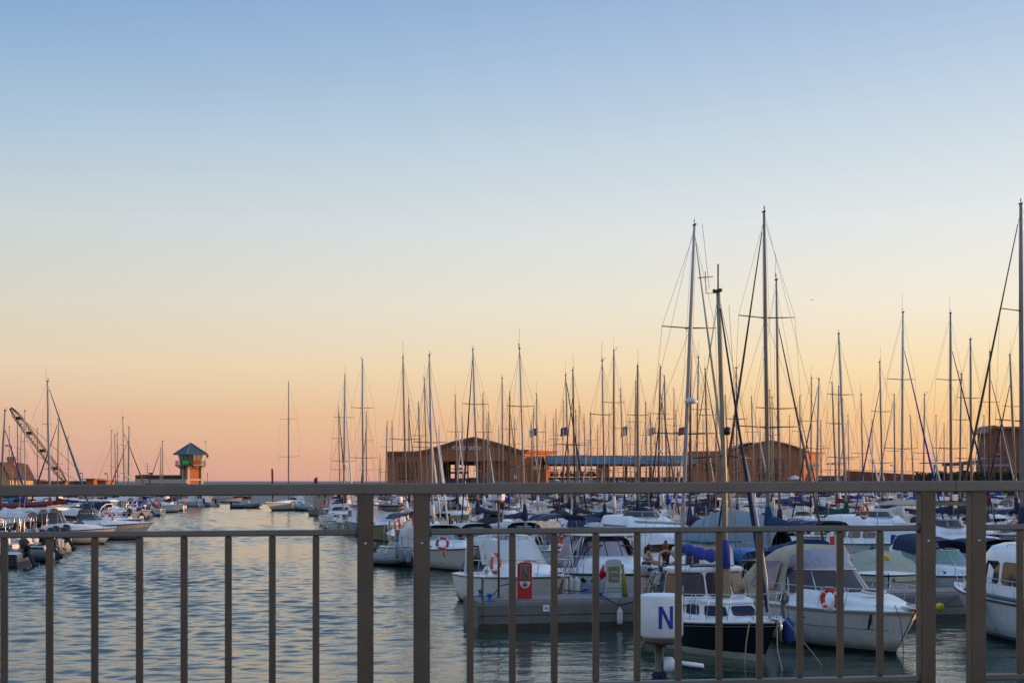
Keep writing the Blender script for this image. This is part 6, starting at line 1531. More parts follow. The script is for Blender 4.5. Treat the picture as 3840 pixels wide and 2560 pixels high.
for k,(t,lb) in enumerate(((0.30,'black fender nearest the stern of the white boat at the right edge'),(0.44,'black fender in the middle of the white boat at the right edge'),(0.66,'black fender toward the bow of the white boat at the right edge'))):
    p = MR @ Vector((Hr.x(t), Hr.b(t)+0.10, 0.78)); fender(p, 0.62, 0.115, FBLACK, lb, top=0.75)
# yellow buoy
root = empty('buoy', AT(3524,2275,41.5), 0, 'round yellow buoy hanging by a rope in front of the pier', 'buoy')
mb = MB(); mb.lathe([(0.03,-0.13),(0.08,-0.12),(0.125,-0.05),(0.13,0),(0.125,0.05),(0.08,0.12),(0.03,0.13)], n=14, axis='y'); mb.build('float', YEL, root)
mb = MB(); mb.tube([(0,-0.14,0),(0.25,0,0.14),(0.6,0.1,0.34)],0.012,5); mb.build('lanyard', ROPED, root)

# --- boats on the far side of pier 40
def near_boat(px, D, style, L, hm, cov, label, ang=HEAD, name='motor_boat', cat='motor boat', **kw):
    root = empty(name, (WX(px,D), D, 0), ang, label, cat, None); H = motorboat_parts(root, style, L, hm, cov, 0, **kw); return root, H
# cuddy behind the red box
root = empty('motor_boat', (0.28, 48.3, 0), HEAD, 'white cabin boat with white windscreen cover right behind the red water pedestal', 'motor boat')
H1 = Hull(7.4, 2.95, 1.30, 0.98, tw=0.92, rake=1.6, p=2.9, w0=0.80)
hull_parts(root, H1, WHITE, ANTI, boot=WHITE2, cockpit=0.40, floor=0.45, rub=GREYM, rubr=0.03, stations=21)
trunk(root, H1, 0.42, 0.97, 0.40, wf=0.82, front=0.92, shoulder=0.78, camber=0.14, win=(0.05,0.16,0.35,0.75), nwin=1)
mb = MB(); rings = []
for j in range(6):
    u = j/5; rings.append([Vector((0.75-1.35*abs(s_)**2.3-1.0*u, s_*(1.18-0.16*u), 1.66-0.20*abs(s_)*(1-u)+0.62*u**0.85+0.012*math.sin(s_*9+j))) for s_ in [-1+0.1*k for k in range(21)]])
mb.loft(rings); mb.build('windscreen_cover', F_WHITE, root)
frame_hoops(root, [-0.55,-1.0], 1.08, 1.5, 1.05, 0.018, 'targa_hoops')
mb = MB(); mb.tube([(-2.4,-1.25,1.0),(-2.3,-1.2,1.9),(-1.9,-0.9,2.35),(-1.8,0,2.45),(-1.9,0.9,2.35),(-2.3,1.2,1.9),(-2.4,1.25,1.0)],0.05,8); mb.build('roll_bar', WHITE, root)
bow_rail(root, H1, 0.30, 0.52, 6, 0.014, extra=0.2, mid=False); deck_fittings(root, H1)
mb = MB(); mb.box((3.5,0,1.42),(0.5,0.3,0.08), bev=0.03); mb.tube([(3.4,0.1,1.46),(3.9,0.1,1.44),(3.85,0.1,1.2),(3.7,0.1,1.05)],0.03,6); mb.tube([(3.4,-0.1,1.46),(3.9,-0.1,1.44),(3.85,-0.1,1.2),(3.7,-0.1,1.05)],0.03,6); mb.build('anchor_roller', STEEL, root)
lifebuoy(AT(1858,2111,47.2), 1.1, 'orange lifebuoy on the left rail of the boat behind the red pedestal', R=0.30)
for k,(px,py,D,lb,m_) in enumerate(((2118,2200,45.6,'first white fender between the two boats behind pier 40, beside the white cabin boat',FWHITE),(2138,2196,46.0,'middle white fender between the two boats behind pier 40',FWHITE),(2163,2200,45.6,'right white fender with dark cap between the two boats behind pier 40',FWHITE))):
    fender(AT(px,py,D), 0.60, 0.105, m_, lb, top=0.55, lean=(0.05,0.1))
# hardtop with steel struts
root = empty('motor_boat', (3.35, 49.2, 0), HEAD, 'white fishing boat with flat hardtop on steel struts behind the grey pedestal', 'motor boat')
H2 = Hull(7.8, 2.9, 1.35, 1.05, tw=0.92, rake=1.2, p=2.6, w0=0.82)
hull_parts(root, H2, WHITE, ANTI, boot=GREYM, cockpit=0.45, floor=0.45, rub=NAVYH, rubr=0.04, stations=19)
trunk(root, H2, 0.45, 0.95, 0.50, wf=0.76, front=0.75, camber=0.1)
for sd in (1,-1):
    for t in (0.62,0.70): porthole(root, H2, t, 0.98, sd, 0.12, GLASSD)
windscreen(root, H2.x(0.40), H2.x(0.60), 1.05, 1.62, 0.62, rake=0.9, panes=5, glass=GLASSC, frame=RUBB, narrow=0.9)
canopy(root, -1.9, -0.3, 1.05, 1.0, 1.3, 1.15, 1.12, GLASSC, 'clear_curtain', low=0.0)
mb = MB()
for (x,w) in ((-0.35,1.05),(0.35,0.95)): mb.tube([(x-0.5,-w,1.3),(x-0.25,-w*0.97,1.85),(x-0.15,-w*0.8,2.05),(x-0.1,0,2.12),(x-0.15,w*0.8,2.05),(x-0.25,w*0.97,1.85),(x-0.5,w,1.3)],0.03,6)
mb.build('black_hoops', RUBB, root)
mb = MB(); rings = []
for x,w in ((-1.75,0.9),(-1.65,1.08),(-0.1,1.08),(0.15,0.85)): rings.append([Vector((x,y*w,z)) for y,z in ((1,2.42),(0.95,2.49),(0.4,2.53),(0,2.54),(-0.4,2.53),(-0.95,2.49),(-1,2.42),(0,2.41))])
mb.loft(rings, closed=True, cap0=True, cap1=True); mb.build('hardtop', WHITE, root)
for sd in (1,-1):
    mb = MB()
    for a, b in (((-1.9,1.28,1.15),(-1.5,0.98,2.42)),((-0.2,1.25,1.3),(-1.2,0.98,2.42)),((0.4,1.2,1.4),(-0.2,0.95,1.85)),((-0.2,0.95,1.85),(-0.05,0.9,2.42)),((-0.9,1.25,1.25),(-0.1,0.95,2.42))): mb = MB(); mb.tube([(a[0],sd*a[1],a[2]),(b[0],sd*b[1],b[2])],0.026,6); mb.build('roof_strut', STEEL, root)
bow_rail(root, H2, 0.36, 0.55, 6, 0.015, extra=0.2); deck_fittings(root, H2)
lifebuoy(AT(2096,2024,54.0), 1.2, 'orange lifebuoy seen above the stern between the two boats behind pier 40', R=0.28)
# blue tarp boat, teal cabin boat, sage cover boat, green glass boat
near_boat(2650, 48.6, 'cabin', 5.6, WHITE2, F_TEAL, 'small boat with teal framed cabin behind the black hulled motor sailer')
root = empty('wooden_boat', (WX(2800,49.0), 49.0, 0), HEAD, 'small brown wooden boat under a bright blue tarpaulin', 'boat')
H3 = Hull(5.6, 2.1, 1.15, 0.85, tw=0.7, p=2.1, rake=0.6); hull_parts(root, H3, mat('brown_wooden_hull',(0.16,0.085,0.05),0.6,var=0.3), boot=WHITE2, cockpit=0.8, floor=0.3, deckm=TEAK)
canopy(root, -2.2, 1.0, 0.95, 0.75, 1.0, 0.75, 0.95, F_LBLUE, 'tarpaulin', low=0.55, bulge=0.15); canopy(root, -1.6, 0.8, 0.7, 0.6, 0.9, 0.6, 0.7, F_WHITE, 'inner_cover')
root = empty('motor_boat', (WX(3300,50.5), 50.5, 0), HEAD-0.5, 'boat wholly hidden under a large sage beige cover behind the cruiser bow', 'motor boat')
H4 = Hull(7.4, 2.8, 1.2, 1.0, tw=0.9, p=2.6); hull_parts(root, H4, WHITE, boot=WHITE2)
mb = MB(); rings = []
for i in range(13):
    u = i/12; t = 0.02+0.95*u; w = H4.b(t)+0.05; zt = 1.15+0.75*math.sin(pi*min(1,u*1.25+0.1))**0.8*(1-u*0.35)+0.03*math.sin(i*2.1); zb = H4.z(t)-0.22
    rings.append([Vector((H4.x(t),y*w,zb+(zt-zb)*v)) for y,v in ((1,0),(1.0,0.35),(0.85,0.6),(0.45,0.88),(0,1),(-0.45,0.88),(-0.85,0.6),(-1.0,0.35),(-1,0))])
mb.loft(rings); mb.build('boat_cover', F_SAGE, root)
near_boat(3560, 52.5, 'cruiser', 7.6, WHITE, F_NAVY, 'white cruiser with pale green windscreen and navy canopy between the right railing posts', glass=GLASSG)
near_boat(3575, 60.5, 'fly', 10.5, WHITE, F_BEIGE, 'large white flybridge boat seen between the two right railing posts')
near_boat(3760, 55.0, 'cuddy', 7.4, WHITE, F_NAVY, 'white cabin boat with navy cover above the right edge boat')
near_boat(3310, 73.0, 'fly', 12.0, WHITE, F_WHITE, 'large white flybridge boat with lifebuoy and blue fender behind the sage cover')
lifebuoy(AT(3240,1916,69.0), 0.8, 'orange lifebuoy on the flybridge boat behind the sage covered boat', R=0.33)
fender(AT(3350,2035,67.0), 0.95, 0.13, FBLUE, 'long blue fender on the big flybridge boat behind the sage covered boat')
near_boat(3120, 60.5, 'bimini', 7.0, WHITE, F_NAVY, 'white open boat under a dark navy bimini just above the beige canopy')
root = empty('motor_boat', (WX(2790,63), 63, 0), HEAD, 'boat wrapped in a tall pale blue grey tarpaulin left of the navy boom cover', 'motor boat')
H5 = Hull(8.5, 3.0, 1.5, 1.2, tw=0.9, p=2.5); hull_parts(root, H5, WHITE)
mb = MB(); rings = []
for i in range(9):
    u = i/8; t = 0.05+0.85*u; w = H5.b(t); zt = 2.2+0.85*math.sin(pi*(u*0.8+0.15)); zb = H5.z(t)
    rings.append([Vector((H5.x(t),y*w,zb+(zt-zb)*v+0.03*math.sin(i+y*4))) for y,v in ((1,0),(0.8,0.5),(0.35,0.92),(0,1),(-0.35,0.92),(-0.8,0.5),(-1,0))])
mb.loft(rings); mb.build('tarpaulin', F_GREY, root)
# row in front of the second pier, seen over the near boats
near_boat(1660, 71.0, 'cuddy', 8.6, WHITE, F_WHITE, 'white cabin boat with lifebuoy on its bow rail at the channel edge', glass=GLASSG)
lifebuoy(AT(1659,2036,66.6), 0.15, 'orange lifebuoy with a hanging tail on the bow rail at the channel edge', R=0.25, line=0.42)
near_boat(1560, 75.0, 'bimini', 7.2, WHITE, F_NAVY, 'white boat with tall navy canopy behind the middle railing post')
near_boat(1790, 76.5, 'cuddy', 7.2, WHITE, F_WHITE, 'white cabin boat with rounded white cover left of the second pier plate')
near_boat(1965, 77.5, 'cuddy', 7.8, WHITE, F_WHITE, 'white cabin boat with smooth white hood above the red pedestal')
near_boat(2128, 70.5, 'bimini', 7.8, WHITE, F_NAVY, 'white boat under a large navy canopy with pale edging')
near_boat(2260, 76.5, 'cruiser', 8.6, WHITE, F_NAVY, 'white cruiser with navy top right of the large navy canopy')
near_boat(2430, 74.0, 'fly', 11.5, WHITE, F_WHITE, 'big white flybridge boat seen stern first above the two women')
for k,(px,py,D,m_,lb) in enumerate(((1490,2065,69.5,FGREY,'leftmost grey blue fender of the channel edge boat'),(1506,2078,69.0,FGREY,'middle grey blue fender of the channel edge boat'),(1531,2083,68.6,FGREY,'right grey blue fender with white tip of the channel edge boat'))):
    fender(AT(px,py,D), 0.70, 0.13, m_, lb)
rib((WX(1478,72.5), 72.5, 0.05), HEAD+0.3, 3.8, mat('grey_dinghy_tube',(0.16,0.17,0.19),0.5,var=0.2), 'grey dinghy with blue fittings at the channel edge, left of the fenders', GREYM, 0.1)
lifebuoy(AT(1490,1968,72.5), 1.2, 'orange lifebuoy hanging just left of the middle railing post', R=0.30)
r0, H0 = near_boat(1475, 104.0, 'cabin', 10.5, mat('pale_yellow_hull',(0.42,0.38,0.19),0.4,var=0.12), mat('dark_red_roof_edge',(0.12,0.02,0.02),0.6), 'pale yellow hulled trawler with anchor on its bow between the railing posts', ang=hdg(2))
mb = MB(); mb.tube([(5.3,0,1.55),(5.42,0,1.15),(5.42,0,0.75)],0.05,5); mb.lathe([(0.02,-0.32),(0.2,-0.1),(0.32,0.12),(0.2,0.3),(0.05,0.36)],(5.38,0,0.80),8); mb.v = mb.v; mb.build('anchor', RUBB, r0)
r0, H0 = near_boat(1272, 127, 'tonneau', 5.6, WHITE, F_WHITE, 'small white boat with blue side panel at the channel edge', ang=HEAD)
mb = MB(); p = [H0.pt(t,z,-1)+Vector((0,-0.02,0)) for t,z in ((0.1,0.35),(0.5,0.35),(0.5,0.62),(0.1,0.62))]; mb.add(p,[(3,2,1,0),(0,1,2,3)]); mb.build('blue_panel', BLUEH, r0)
near_boat(1300, 120, 'open', 6.4, WHITE2, F_WHITE, 'open white boat with upright outboard beside the boat with the blue panel', motor=MOTORG)
near_boat(1345, 117, 'cabin', 7.0, CREAM, F_BEIGE, 'cream wheelhouse boat partly behind the left middle railing post')
r0, H0 = near_boat(1268, 175, 'cabin', 8.5, mat('weathered_pinkish_hull',(0.40,0.31,0.26),0.6,var=0.2), WHITE2, 'tall weathered wooden trawler with portholes and orange lifebuoys at the channel edge', ang=HEAD+0.5)
house(r0, 'deck_house', [(-3.2,-1.35),(0.9,-1.35),(0.9,1.35),(-3.2,1.35)], [(-3.1,-1.25),(0.7,-1.25),(0.7,1.25),(-3.1,1.25)], 1.0, 3.2, mat('weathered_pinkish_paint',(0.45,0.34,0.28),0.6,var=0.2), [(0,0.2,0.32,0.6,0.8,GLASSD),(0,0.5,0.62,0.6,0.8,GLASSD),(1,0.2,0.4,0.5,0.85,GLASSD),(1,0.6,0.8,0.5,0.85,GLASSD)], roof=True)
lifebuoy(AT(1246,1880,170.5), 0.3, 'left lifebuoy on the weathered trawler at the channel edge', R=0.4)
lifebuoy(AT(1282,1884,170.5), 0.3, 'right lifebuoy on the weathered trawler at the channel edge', R=0.4)

# ---------------------------------------------------------------- fittings on the nearest pier
def pier_at(px, off=0.0): return pm(px, off)
def pedestal(px, off, h, w, m, label, kind):
    p = pier_at(px, off); root = empty('service_pedestal', p, PMa*0.35, label, 'service pedestal')
    def rr(w_, d_, z, r=0.05): return [Vector((x,y,z)) for x,y in ((-w_/2+r,-d_/2),(w_/2-r,-d_/2),(w_/2,-d_/2+r),(w_/2,d_/2-r),(w_/2-r,d_/2),(-w_/2+r,d_/2),(-w_/2,d_/2-r),(-w_/2,-d_/2+r))]
    prof = [(w,0.0),(w,h-0.18)]
    mb = MB(); mb.loft([rr(w,0.28,0),rr(w,0.28,h*0.75)], closed=True, smooth=False, cap0=True)
    top = []
    for i in range(9):
        a = pi*i/8; top.append((math.cos(a)*w/2, h*0.93+math.sin(a)*h*0.07))
    poly = [(-w/2,h*0.75),(w/2,h*0.75)]+top
    mb.prism(poly, -0.14, 0.14); mb.build('casing', m, root)
    return root, rr
root, rr_p = pedestal(1967, 0.62, 1.10, 0.42, REDP, 'red fire point cabinet with white hose reel plate on the nearest pier', 'red')
mb = MB(); mb.box((0,-0.15,0.80),(0.27,0.03,0.44), bev=0.01); fr = mb.build('window_frame', mat('khaki_frame',(0.28,0.25,0.14),0.5), root)
mb = MB(); mb.box((0,-0.168,0.80),(0.235,0.012,0.40)); mb.build('glass', mat('hose_cabinet_glass',(0.12,0.13,0.11),0.12,var=0.5,scale=12), fr)
mb = MB()
for k in range(4): mb.tube([(-0.05+0.02*k,-0.18,0.95),(0.03+0.012*k,-0.18,0.80-0.02*k),(0.05,-0.18,0.64)],0.012,5)
mb.build('hose', GREYM, fr)
mb = MB(); pts = [(-0.155,0.53)]+[(0.155*math.cos(a),0.53-0.21*math.sin(a)) for a in [pi+pi*k/10*(-1) for k in range(0,11)]]; pts = [(0.155*math.cos(pi*k/10), 0.53-0.20*math.sin(pi*k/10)) for k in range(11)]
mb.prism(pts, -0.160, -0.1405); mb.build('reel_plate', LBWHITE, root)
mb = MB(); mb.lathe([(0.07,0),(0.07,0.03),(0.03,0.05)],(0,0,0),14,axis='y'); mb.v = [(x,-0.165-y,0.45+z) for x,y,z in mb.v]; mb.build('reel_knob', GREYM, root)
root, rr_p = pedestal(2300, 0.45, 1.16, 0.45, GREYP, 'pale grey power and water pedestal with khaki meter panel on the nearest pier', 'grey')
mb = MB(); mb.box((0,-0.15,0.72),(0.33,0.03,0.46), bev=0.01); mp_ = mb.build('meter_panel', PANELM, root)
for k in range(4):
    mb = MB(); mb.box((-0.02+0.01*k,-0.172,0.88-0.095*k),(0.24-0.02*k,0.015,0.035)); mb.build('socket_cover', GREYP if k%2 else PANELM, mp_)
mb = MB(); mb.box((0,-0.143,0.30),(0.452,0.012,0.012)); mb.box((0,-0.143,0.20),(0.452,0.012,0.012)); mb.build('seam', RUBB, root)
# hanging hoses
mb = MB(); p = pier_at(2332,0.45); rgh = random.Random(2)
for k in range(13):
    x = 0.02+0.013*k; x2 = 0.0+0.05*rgh.random(); mb.tube([p+Vector((x2,0.02*(k%3),1.0)), p+Vector((x*0.6,-0.02,0.55)), p+Vector((x*0.9,-0.03*(k%2),0.12)), p+Vector((x*1.0,0.02,0.04))],0.014,5)
tag(mb.build('water_hose', mat('yellow_green_hose',(0.28,0.27,0.03),0.5,var=0.2)), 'yellow green water hose coiled down the right side of the grey pedestal', 'hose')
mb = MB(); p = pier_at(2258,0.45)
for k in range(7): mb.tube([p+Vector((0.05,0,1.0-0.01*k)), p+Vector((-0.06+0.02*k,-0.02,0.8)), p+Vector((-0.04+0.03*k,0.0,0.55+0.02*k))],0.018,5)
tag(mb.build('power_cable', REDP), 'red cable bundle hung on the left side of the grey pedestal', 'cable')
def bollard(px, off, label):
    root = empty('bollard', pier_at(px, off), PMa, label, 'bollard', 'blue mooring bollards'); mb = MB()
    mb.lathe([(0.11,0.0),(0.11,0.03),(0.06,0.05),(0.055,0.12),(0.09,0.16),(0.10,0.19),(0.07,0.22),(0.02,0.23)], n=12); mb.build('bollard_head', BOLL, root)
    mb = MB(); mb.box((0,0,0.012),(0.34,0.22,0.024), bev=0.01); mb.build('base_plate', BOLL, root)
bollard(1836, 0.22, 'blue bollard at the front edge near the ladder'); bollard(1803, 1.9, 'blue bollard at the rear edge near the pier end')
bollard(2250, 0.25, 'blue bollard at the front edge just left of the grey pedestal'); bollard(2196, 1.95, 'blue bollard at the rear edge below the hardtop boat')
# ladder at the pier end
p = pier_at(1797, -0.12); root = empty('pier_ladder', (p.x, p.y, 0), PMa, 'rusty steel ladder with hooped handrails at the left end of the pier', 'ladder')
mb = MB()
for sx in (-0.20,0.20): mb.tube([(sx-0.1,-0.06,-0.7),(sx-0.1,-0.06,1.38),(sx-0.06,-0.02,1.46),(sx-0.02,0.15,1.50),(sx-0.02,0.45,1.50),(sx,0.58,1.42),(sx,0.6,0.84)],0.022,6)
mb.build('rails', RUST, root)
for k in range(6): mb = MB(); mb.tube([(-0.3,-0.06,-0.5+k*0.3),(0.1,-0.06,-0.5+k*0.3)],0.016,6); mb.build('rung', RUST, root)
# plate 40
def plate(px, py, D, w, h, txt, label, ang):
    root = empty('number_plate', AT(px,py,D), ang, label, 'sign'); mb = MB(); mb.box((0,0,0),(w,0.012,h), bev=0.003); mb.build('plate', SIGNW, root)
    text_mesh(txt, h*0.55, 0.003, SIGNB, 'lettering', root, (0,-0.010,-h*0.19))
    return root
pp = pm(2048,-0.03,0); plate(2048, 2279, pp.y-0.0, 0.19, 0.19, '40', 'small white plate with blue number 40 on the pier face', PMa)
pp = row_point(1834, 84.25); plate(1834, 2060, pp.y, 0.36, 0.36, '38', 'small white plate with number 38 on the second pier', PMa)
fender(pm(2324,-0.18,0.33), 0.48, 0.085, FWHITE, 'white fender hanging on the face of the nearest pier', top=0.3)
rope('mooring_rope', [pm(1850,0.3,1.0), AT(1875,2195,43.0), AT(1945,2170,44.6)], 0.02, ROPED, 'dark spring rope from the front bollard up to the boat behind the red cabinet')
rope('mooring_rope', [pm(2255,0.2,0.95), AT(2320,2268,41.4), AT(2385,2250,40.8)], 0.025, ROPED, 'dark rope sagging over the pier edge right of the grey pedestal')
rope('mooring_rope', [AT(2100,2200,46.3), AT(2125,2212,45.2), pm(2196,1.9,0.95)], 0.018, ROPED, 'dark rope from the rear bollard to the white boat behind pier 40')
# letter lamps N, M, L
def letter_drum(root, letter, R, h, z):
    mb = MB(); r = R*0.14; prof = [(R*0.80,z-h/2-0.005),(R*0.95,z-h/2+r*0.3),(R,z-h/2+r),(R,z+h/2-r*0.7),(R*0.97,z+h/2-r*0.2),(R*0.88,z+h/2),(R*0.4,z+h/2+0.006)]
    mb.lathe(prof, n=36); dr = mb.build('lamp_drum', SIGNW, root)
    mb = MB(); lw, lh = R*0.36*2*0.95, h*0.52
    def W(x, zz, o_): a = (x+R*0.10)/R; return Vector((math.sin(a)*(R+o_), -math.cos(a)*(R+o_), z+zz))
    def strip(x0a, x1a, x0b, x1b, za, zb, n=8, m=3):
        # quad from z=za (x0a..x1a) to z=zb (x0b..x1b)
        rows = []
        for j in range(n+1):
            u = j/n; a = x0a+(x0b-x0a)*u; b = x1a+(x1b-x1a)*u; rows.append([W(a+(b-a)*k/m, za+(zb-za)*u, 0.0022) for k in range(m+1)])
        mb.loft(rows, smooth=False)
    w2 = lw/2; st = lw*0.24; zb, zt = -lh/2, lh/2
    if letter in 'NM':
        strip(-w2,-w2+st,-w2,-w2+st,zb,zt); strip(w2-st,w2,w2-st,w2,zb,zt)
    if letter == 'N': 
        mb_n = len(mb.v); strip(w2-st*1.05,w2-0.002,-w2+0.002,-w2+st*1.05,zb,zt)
        mb.v[mb_n:] = [tuple(Vector(v)*1.0+Vector((v[0],v[1],0)).normalized()*0.0006) for v in mb.v[mb_n:]]
    if letter == 'M': strip(-st*0.5,st*0.5,-w2,-w2+st,zb*0.3,zt); strip(-st*0.5,st*0.5,w2-st,w2,zb*0.3,zt)
    if letter == 'L': strip(-w2,-w2+st,-w2,-w2+st,zb,zt); strip(-w2,w2,-w2,w2,zb,zb+st)
    mb.build('letter', SIGNB, dr)
    mb = MB(); mb.lathe([(R*0.80,z-h/2-0.05),(R*0.84,z-h/2-0.02),(R*0.80,z-h/2+0.01)], n=24); mb.lathe([(R*0.2,z-h/2-0.08),(R*0.3,z-h/2-0.05)], n=12); mb.build('lamp_base', RUST, root)
DN = 12.0
root = empty('pier_letter_lamp', (WX(2481,DN), DN, 0), 0, 'white drum lamp with a blue letter N on a weathered pole just behind the railing', 'letter sign', 'white drum lamps with pier letters')
zN = WZ(2307,DN); letter_drum(root, 'N', 0.180, 0.362, zN)
mb = MB(); mb.tube([(-0.02,0,-1.5),(-0.02,0,zN-0.2)],0.036,12); mb.build('pole', RUST, root)
mb = MB()
for k in range(7): mb.torus((-0.02+0.004*math.sin(k*2),0,WZ(2532,DN)-0.012*k+0.03), 0.045+0.006*(k%3), 0.011, 14, 6, axis='z')
mb.tube([(-0.01,-0.05,WZ(2534,DN)),(0.03,-0.08,WZ(2540,DN)),(0.045,-0.06,WZ(2575,DN))],0.014,6); mb.tube([(-0.05,-0.04,WZ(2534,DN)),(-0.03,-0.08,WZ(2545,DN)),(0.01,-0.06,WZ(2570,DN))],0.014,6); mb.build('knotted_rope', F_NAVY, root)
# small white oar-shaped fitting clamped on the pole
root2 = empty('pole_bracket', (WX(2481,DN), DN, WZ(2492,DN)), 0, 'white moulded fitting with white and navy blade clamped to the N pole', 'fitting')
mb = MB(); mb.loft([[Vector((x,0.055*s_*math.cos(a),0.002+h_*math.sin(a))) for a in [2*pi*k/14 for k in range(14)]] for x,s_,h_ in ((0.012,0.6,0.05),(0.02,0.9,0.065),(0.06,1.0,0.07),(0.095,0.95,0.062),(0.108,0.6,0.04))], closed=True, cap0=True, cap1=True); mb.build('housing', SIGNW, root2)
mb = MB(); mb.box((0.13,0,0.015),(0.06,0.03,0.02)); mb.build('shaft', STEEL, root2)
mb = MB(); mb.loft([[Vector((x,y*w_*0.5,z0+(0.012 if y else 0.02)*sg_)) for y,sg_ in ((-1,1),(0,1),(1,1),(1,-1),(0,-1),(-1,-1))] for x,w_,z0 in ((0.15,0.05,0.02),(0.20,0.09,0.012),(0.30,0.11,0.0),(0.345,0.08,-0.008),(0.355,0.03,-0.01))], closed=True, cap0=True, cap1=True); mb.build('blade', SIGNW, root2)
mb = MB(); mb.loft([[Vector((x,y*w_*0.5,z0+(0.010)*sg_)) for y,sg_ in ((-1,1),(1,1),(1,-1),(-1,-1))] for x,w_,z0 in ((0.15,0.05,-0.012),(0.22,0.10,-0.022),(0.30,0.12,-0.035),(0.348,0.08,-0.03))], closed=True, cap0=True, cap1=True, smooth=False); mb.build('lower_blade', F_NAVY, root2)
p = pm(1870,1.0,0); root = empty('pier_letter_lamp', (p.x, p.y, 0.83), 0, 'white drum lamp with letter M on a pole beside the lifebuoy behind pier 40', 'letter sign', 'white drum lamps with pier letters')
zM = WZ(1853,p.y)-0.83; letter_drum(root, 'M', 0.18, 0.36, zM); mb = MB(); mb.tube([(0,0,0),(0,0,zM-0.2)],0.034,10); mb.lathe([(0.10,0),(0.10,0.02),(0.05,0.06)],n=10); mb.build('pole', RUST, root)
mb = MB(); mb.box((-0.12,-0.02,zM-0.33),(0.14,0.12,0.22), bev=0.01); mb.build('junction_box', GREYP, root)
p = row_point(1497, 88); root = empty('pier_letter_lamp', (p.x, p.y, 0.83), 0, 'white drum lamp with letter L seen just under the top rail', 'letter sign', 'white drum lamps with pier letters')
zL = WZ(1872,p.y)-0.83; letter_drum(root, 'L', 0.20, 0.36, zL); mb = MB(); mb.tube([(0,0,0),(0,0,zL-0.2)],0.05,8); mb.build('pole', RUST, root)
# service pedestal on second pier
p = row_point(1748, 85.5); root = empty('service_pedestal', p+Vector((0,0,0.83)), 0, 'pale pedestal with yellow hose on the second pier', 'service pedestal'); mb = MB(); mb.box((0,0,0.55),(0.42,0.28,1.1), bev=0.05); mb.build('casing', GREYP, root); mb = MB(); mb.box((-0.3,0,0.5),(0.16,0.2,0.5), bev=0.04); mb.build('hose', YEL, root)
# gull in the sky
root = empty('seagull', AT(3045,1125,230), 0.4, 'lone gull flying in the sky right of the tallest masts', 'bird')
mb = MB(); mb.lathe([(0.01,-0.2),(0.05,-0.08),(0.06,0.05),(0.03,0.16),(0.01,0.2)],(0,0,0),8,axis='x'); mb.build('body', WHITE2, root)
for sd in (1,-1): mb = MB(); mb.loft([[Vector((0.06,sd*0.03,0.02)),Vector((-0.06,sd*0.03,0.02))],[Vector((0.08,sd*0.25,0.09)),Vector((-0.04,sd*0.25,0.09))],[Vector((-0.02,sd*0.55,0.04)),Vector((-0.06,sd*0.55,0.04))]]); mb.build('wing', GREYM, root)
# ---------------------------------------------------------------- people and a bicycle on the pier
def skin_mesh(name, joints, edges, mats, parent, levels=2):
    "joints: name -> (x,y,z,r); grown with a Skin modifier and turned into a plain mesh"
    keys = list(joints); idx = {k:i for i,k in enumerate(keys)}
    me = bpy.data.meshes.new(name); me.from_pydata([joints[k][:3] for k in keys], [(idx[a],idx[b]) for a,b in edges], [])
    o = bpy.data.objects.new(name, me); col.objects.link(o)
    sk = o.modifiers.new('Skin','SKIN'); sk.use_smooth_shade = True
    for k in keys:
        r = joints[k][3]; r = r if isinstance(r, tuple) else (r, r)
        me.skin_vertices[0].data[idx[k]].radius = r
        me.skin_vertices[0].data[idx[k]].use_root = (k == keys[0])
    sb = o.modifiers.new('Sub','SUBSURF'); sb.levels = levels; sb.render_levels = levels
    dg = bpy.context.evaluated_depsgraph_get(); m2 = bpy.data.meshes.new_from_object(o.evaluated_get(dg))
    bpy.data.objects.remove(o); m2.materials.clear(); m2.materials.append(mats)
    for p in m2.polygons: p.use_smooth = True
    r = bpy.data.objects.new(name, m2); col.objects.link(r); r.parent = parent; return r
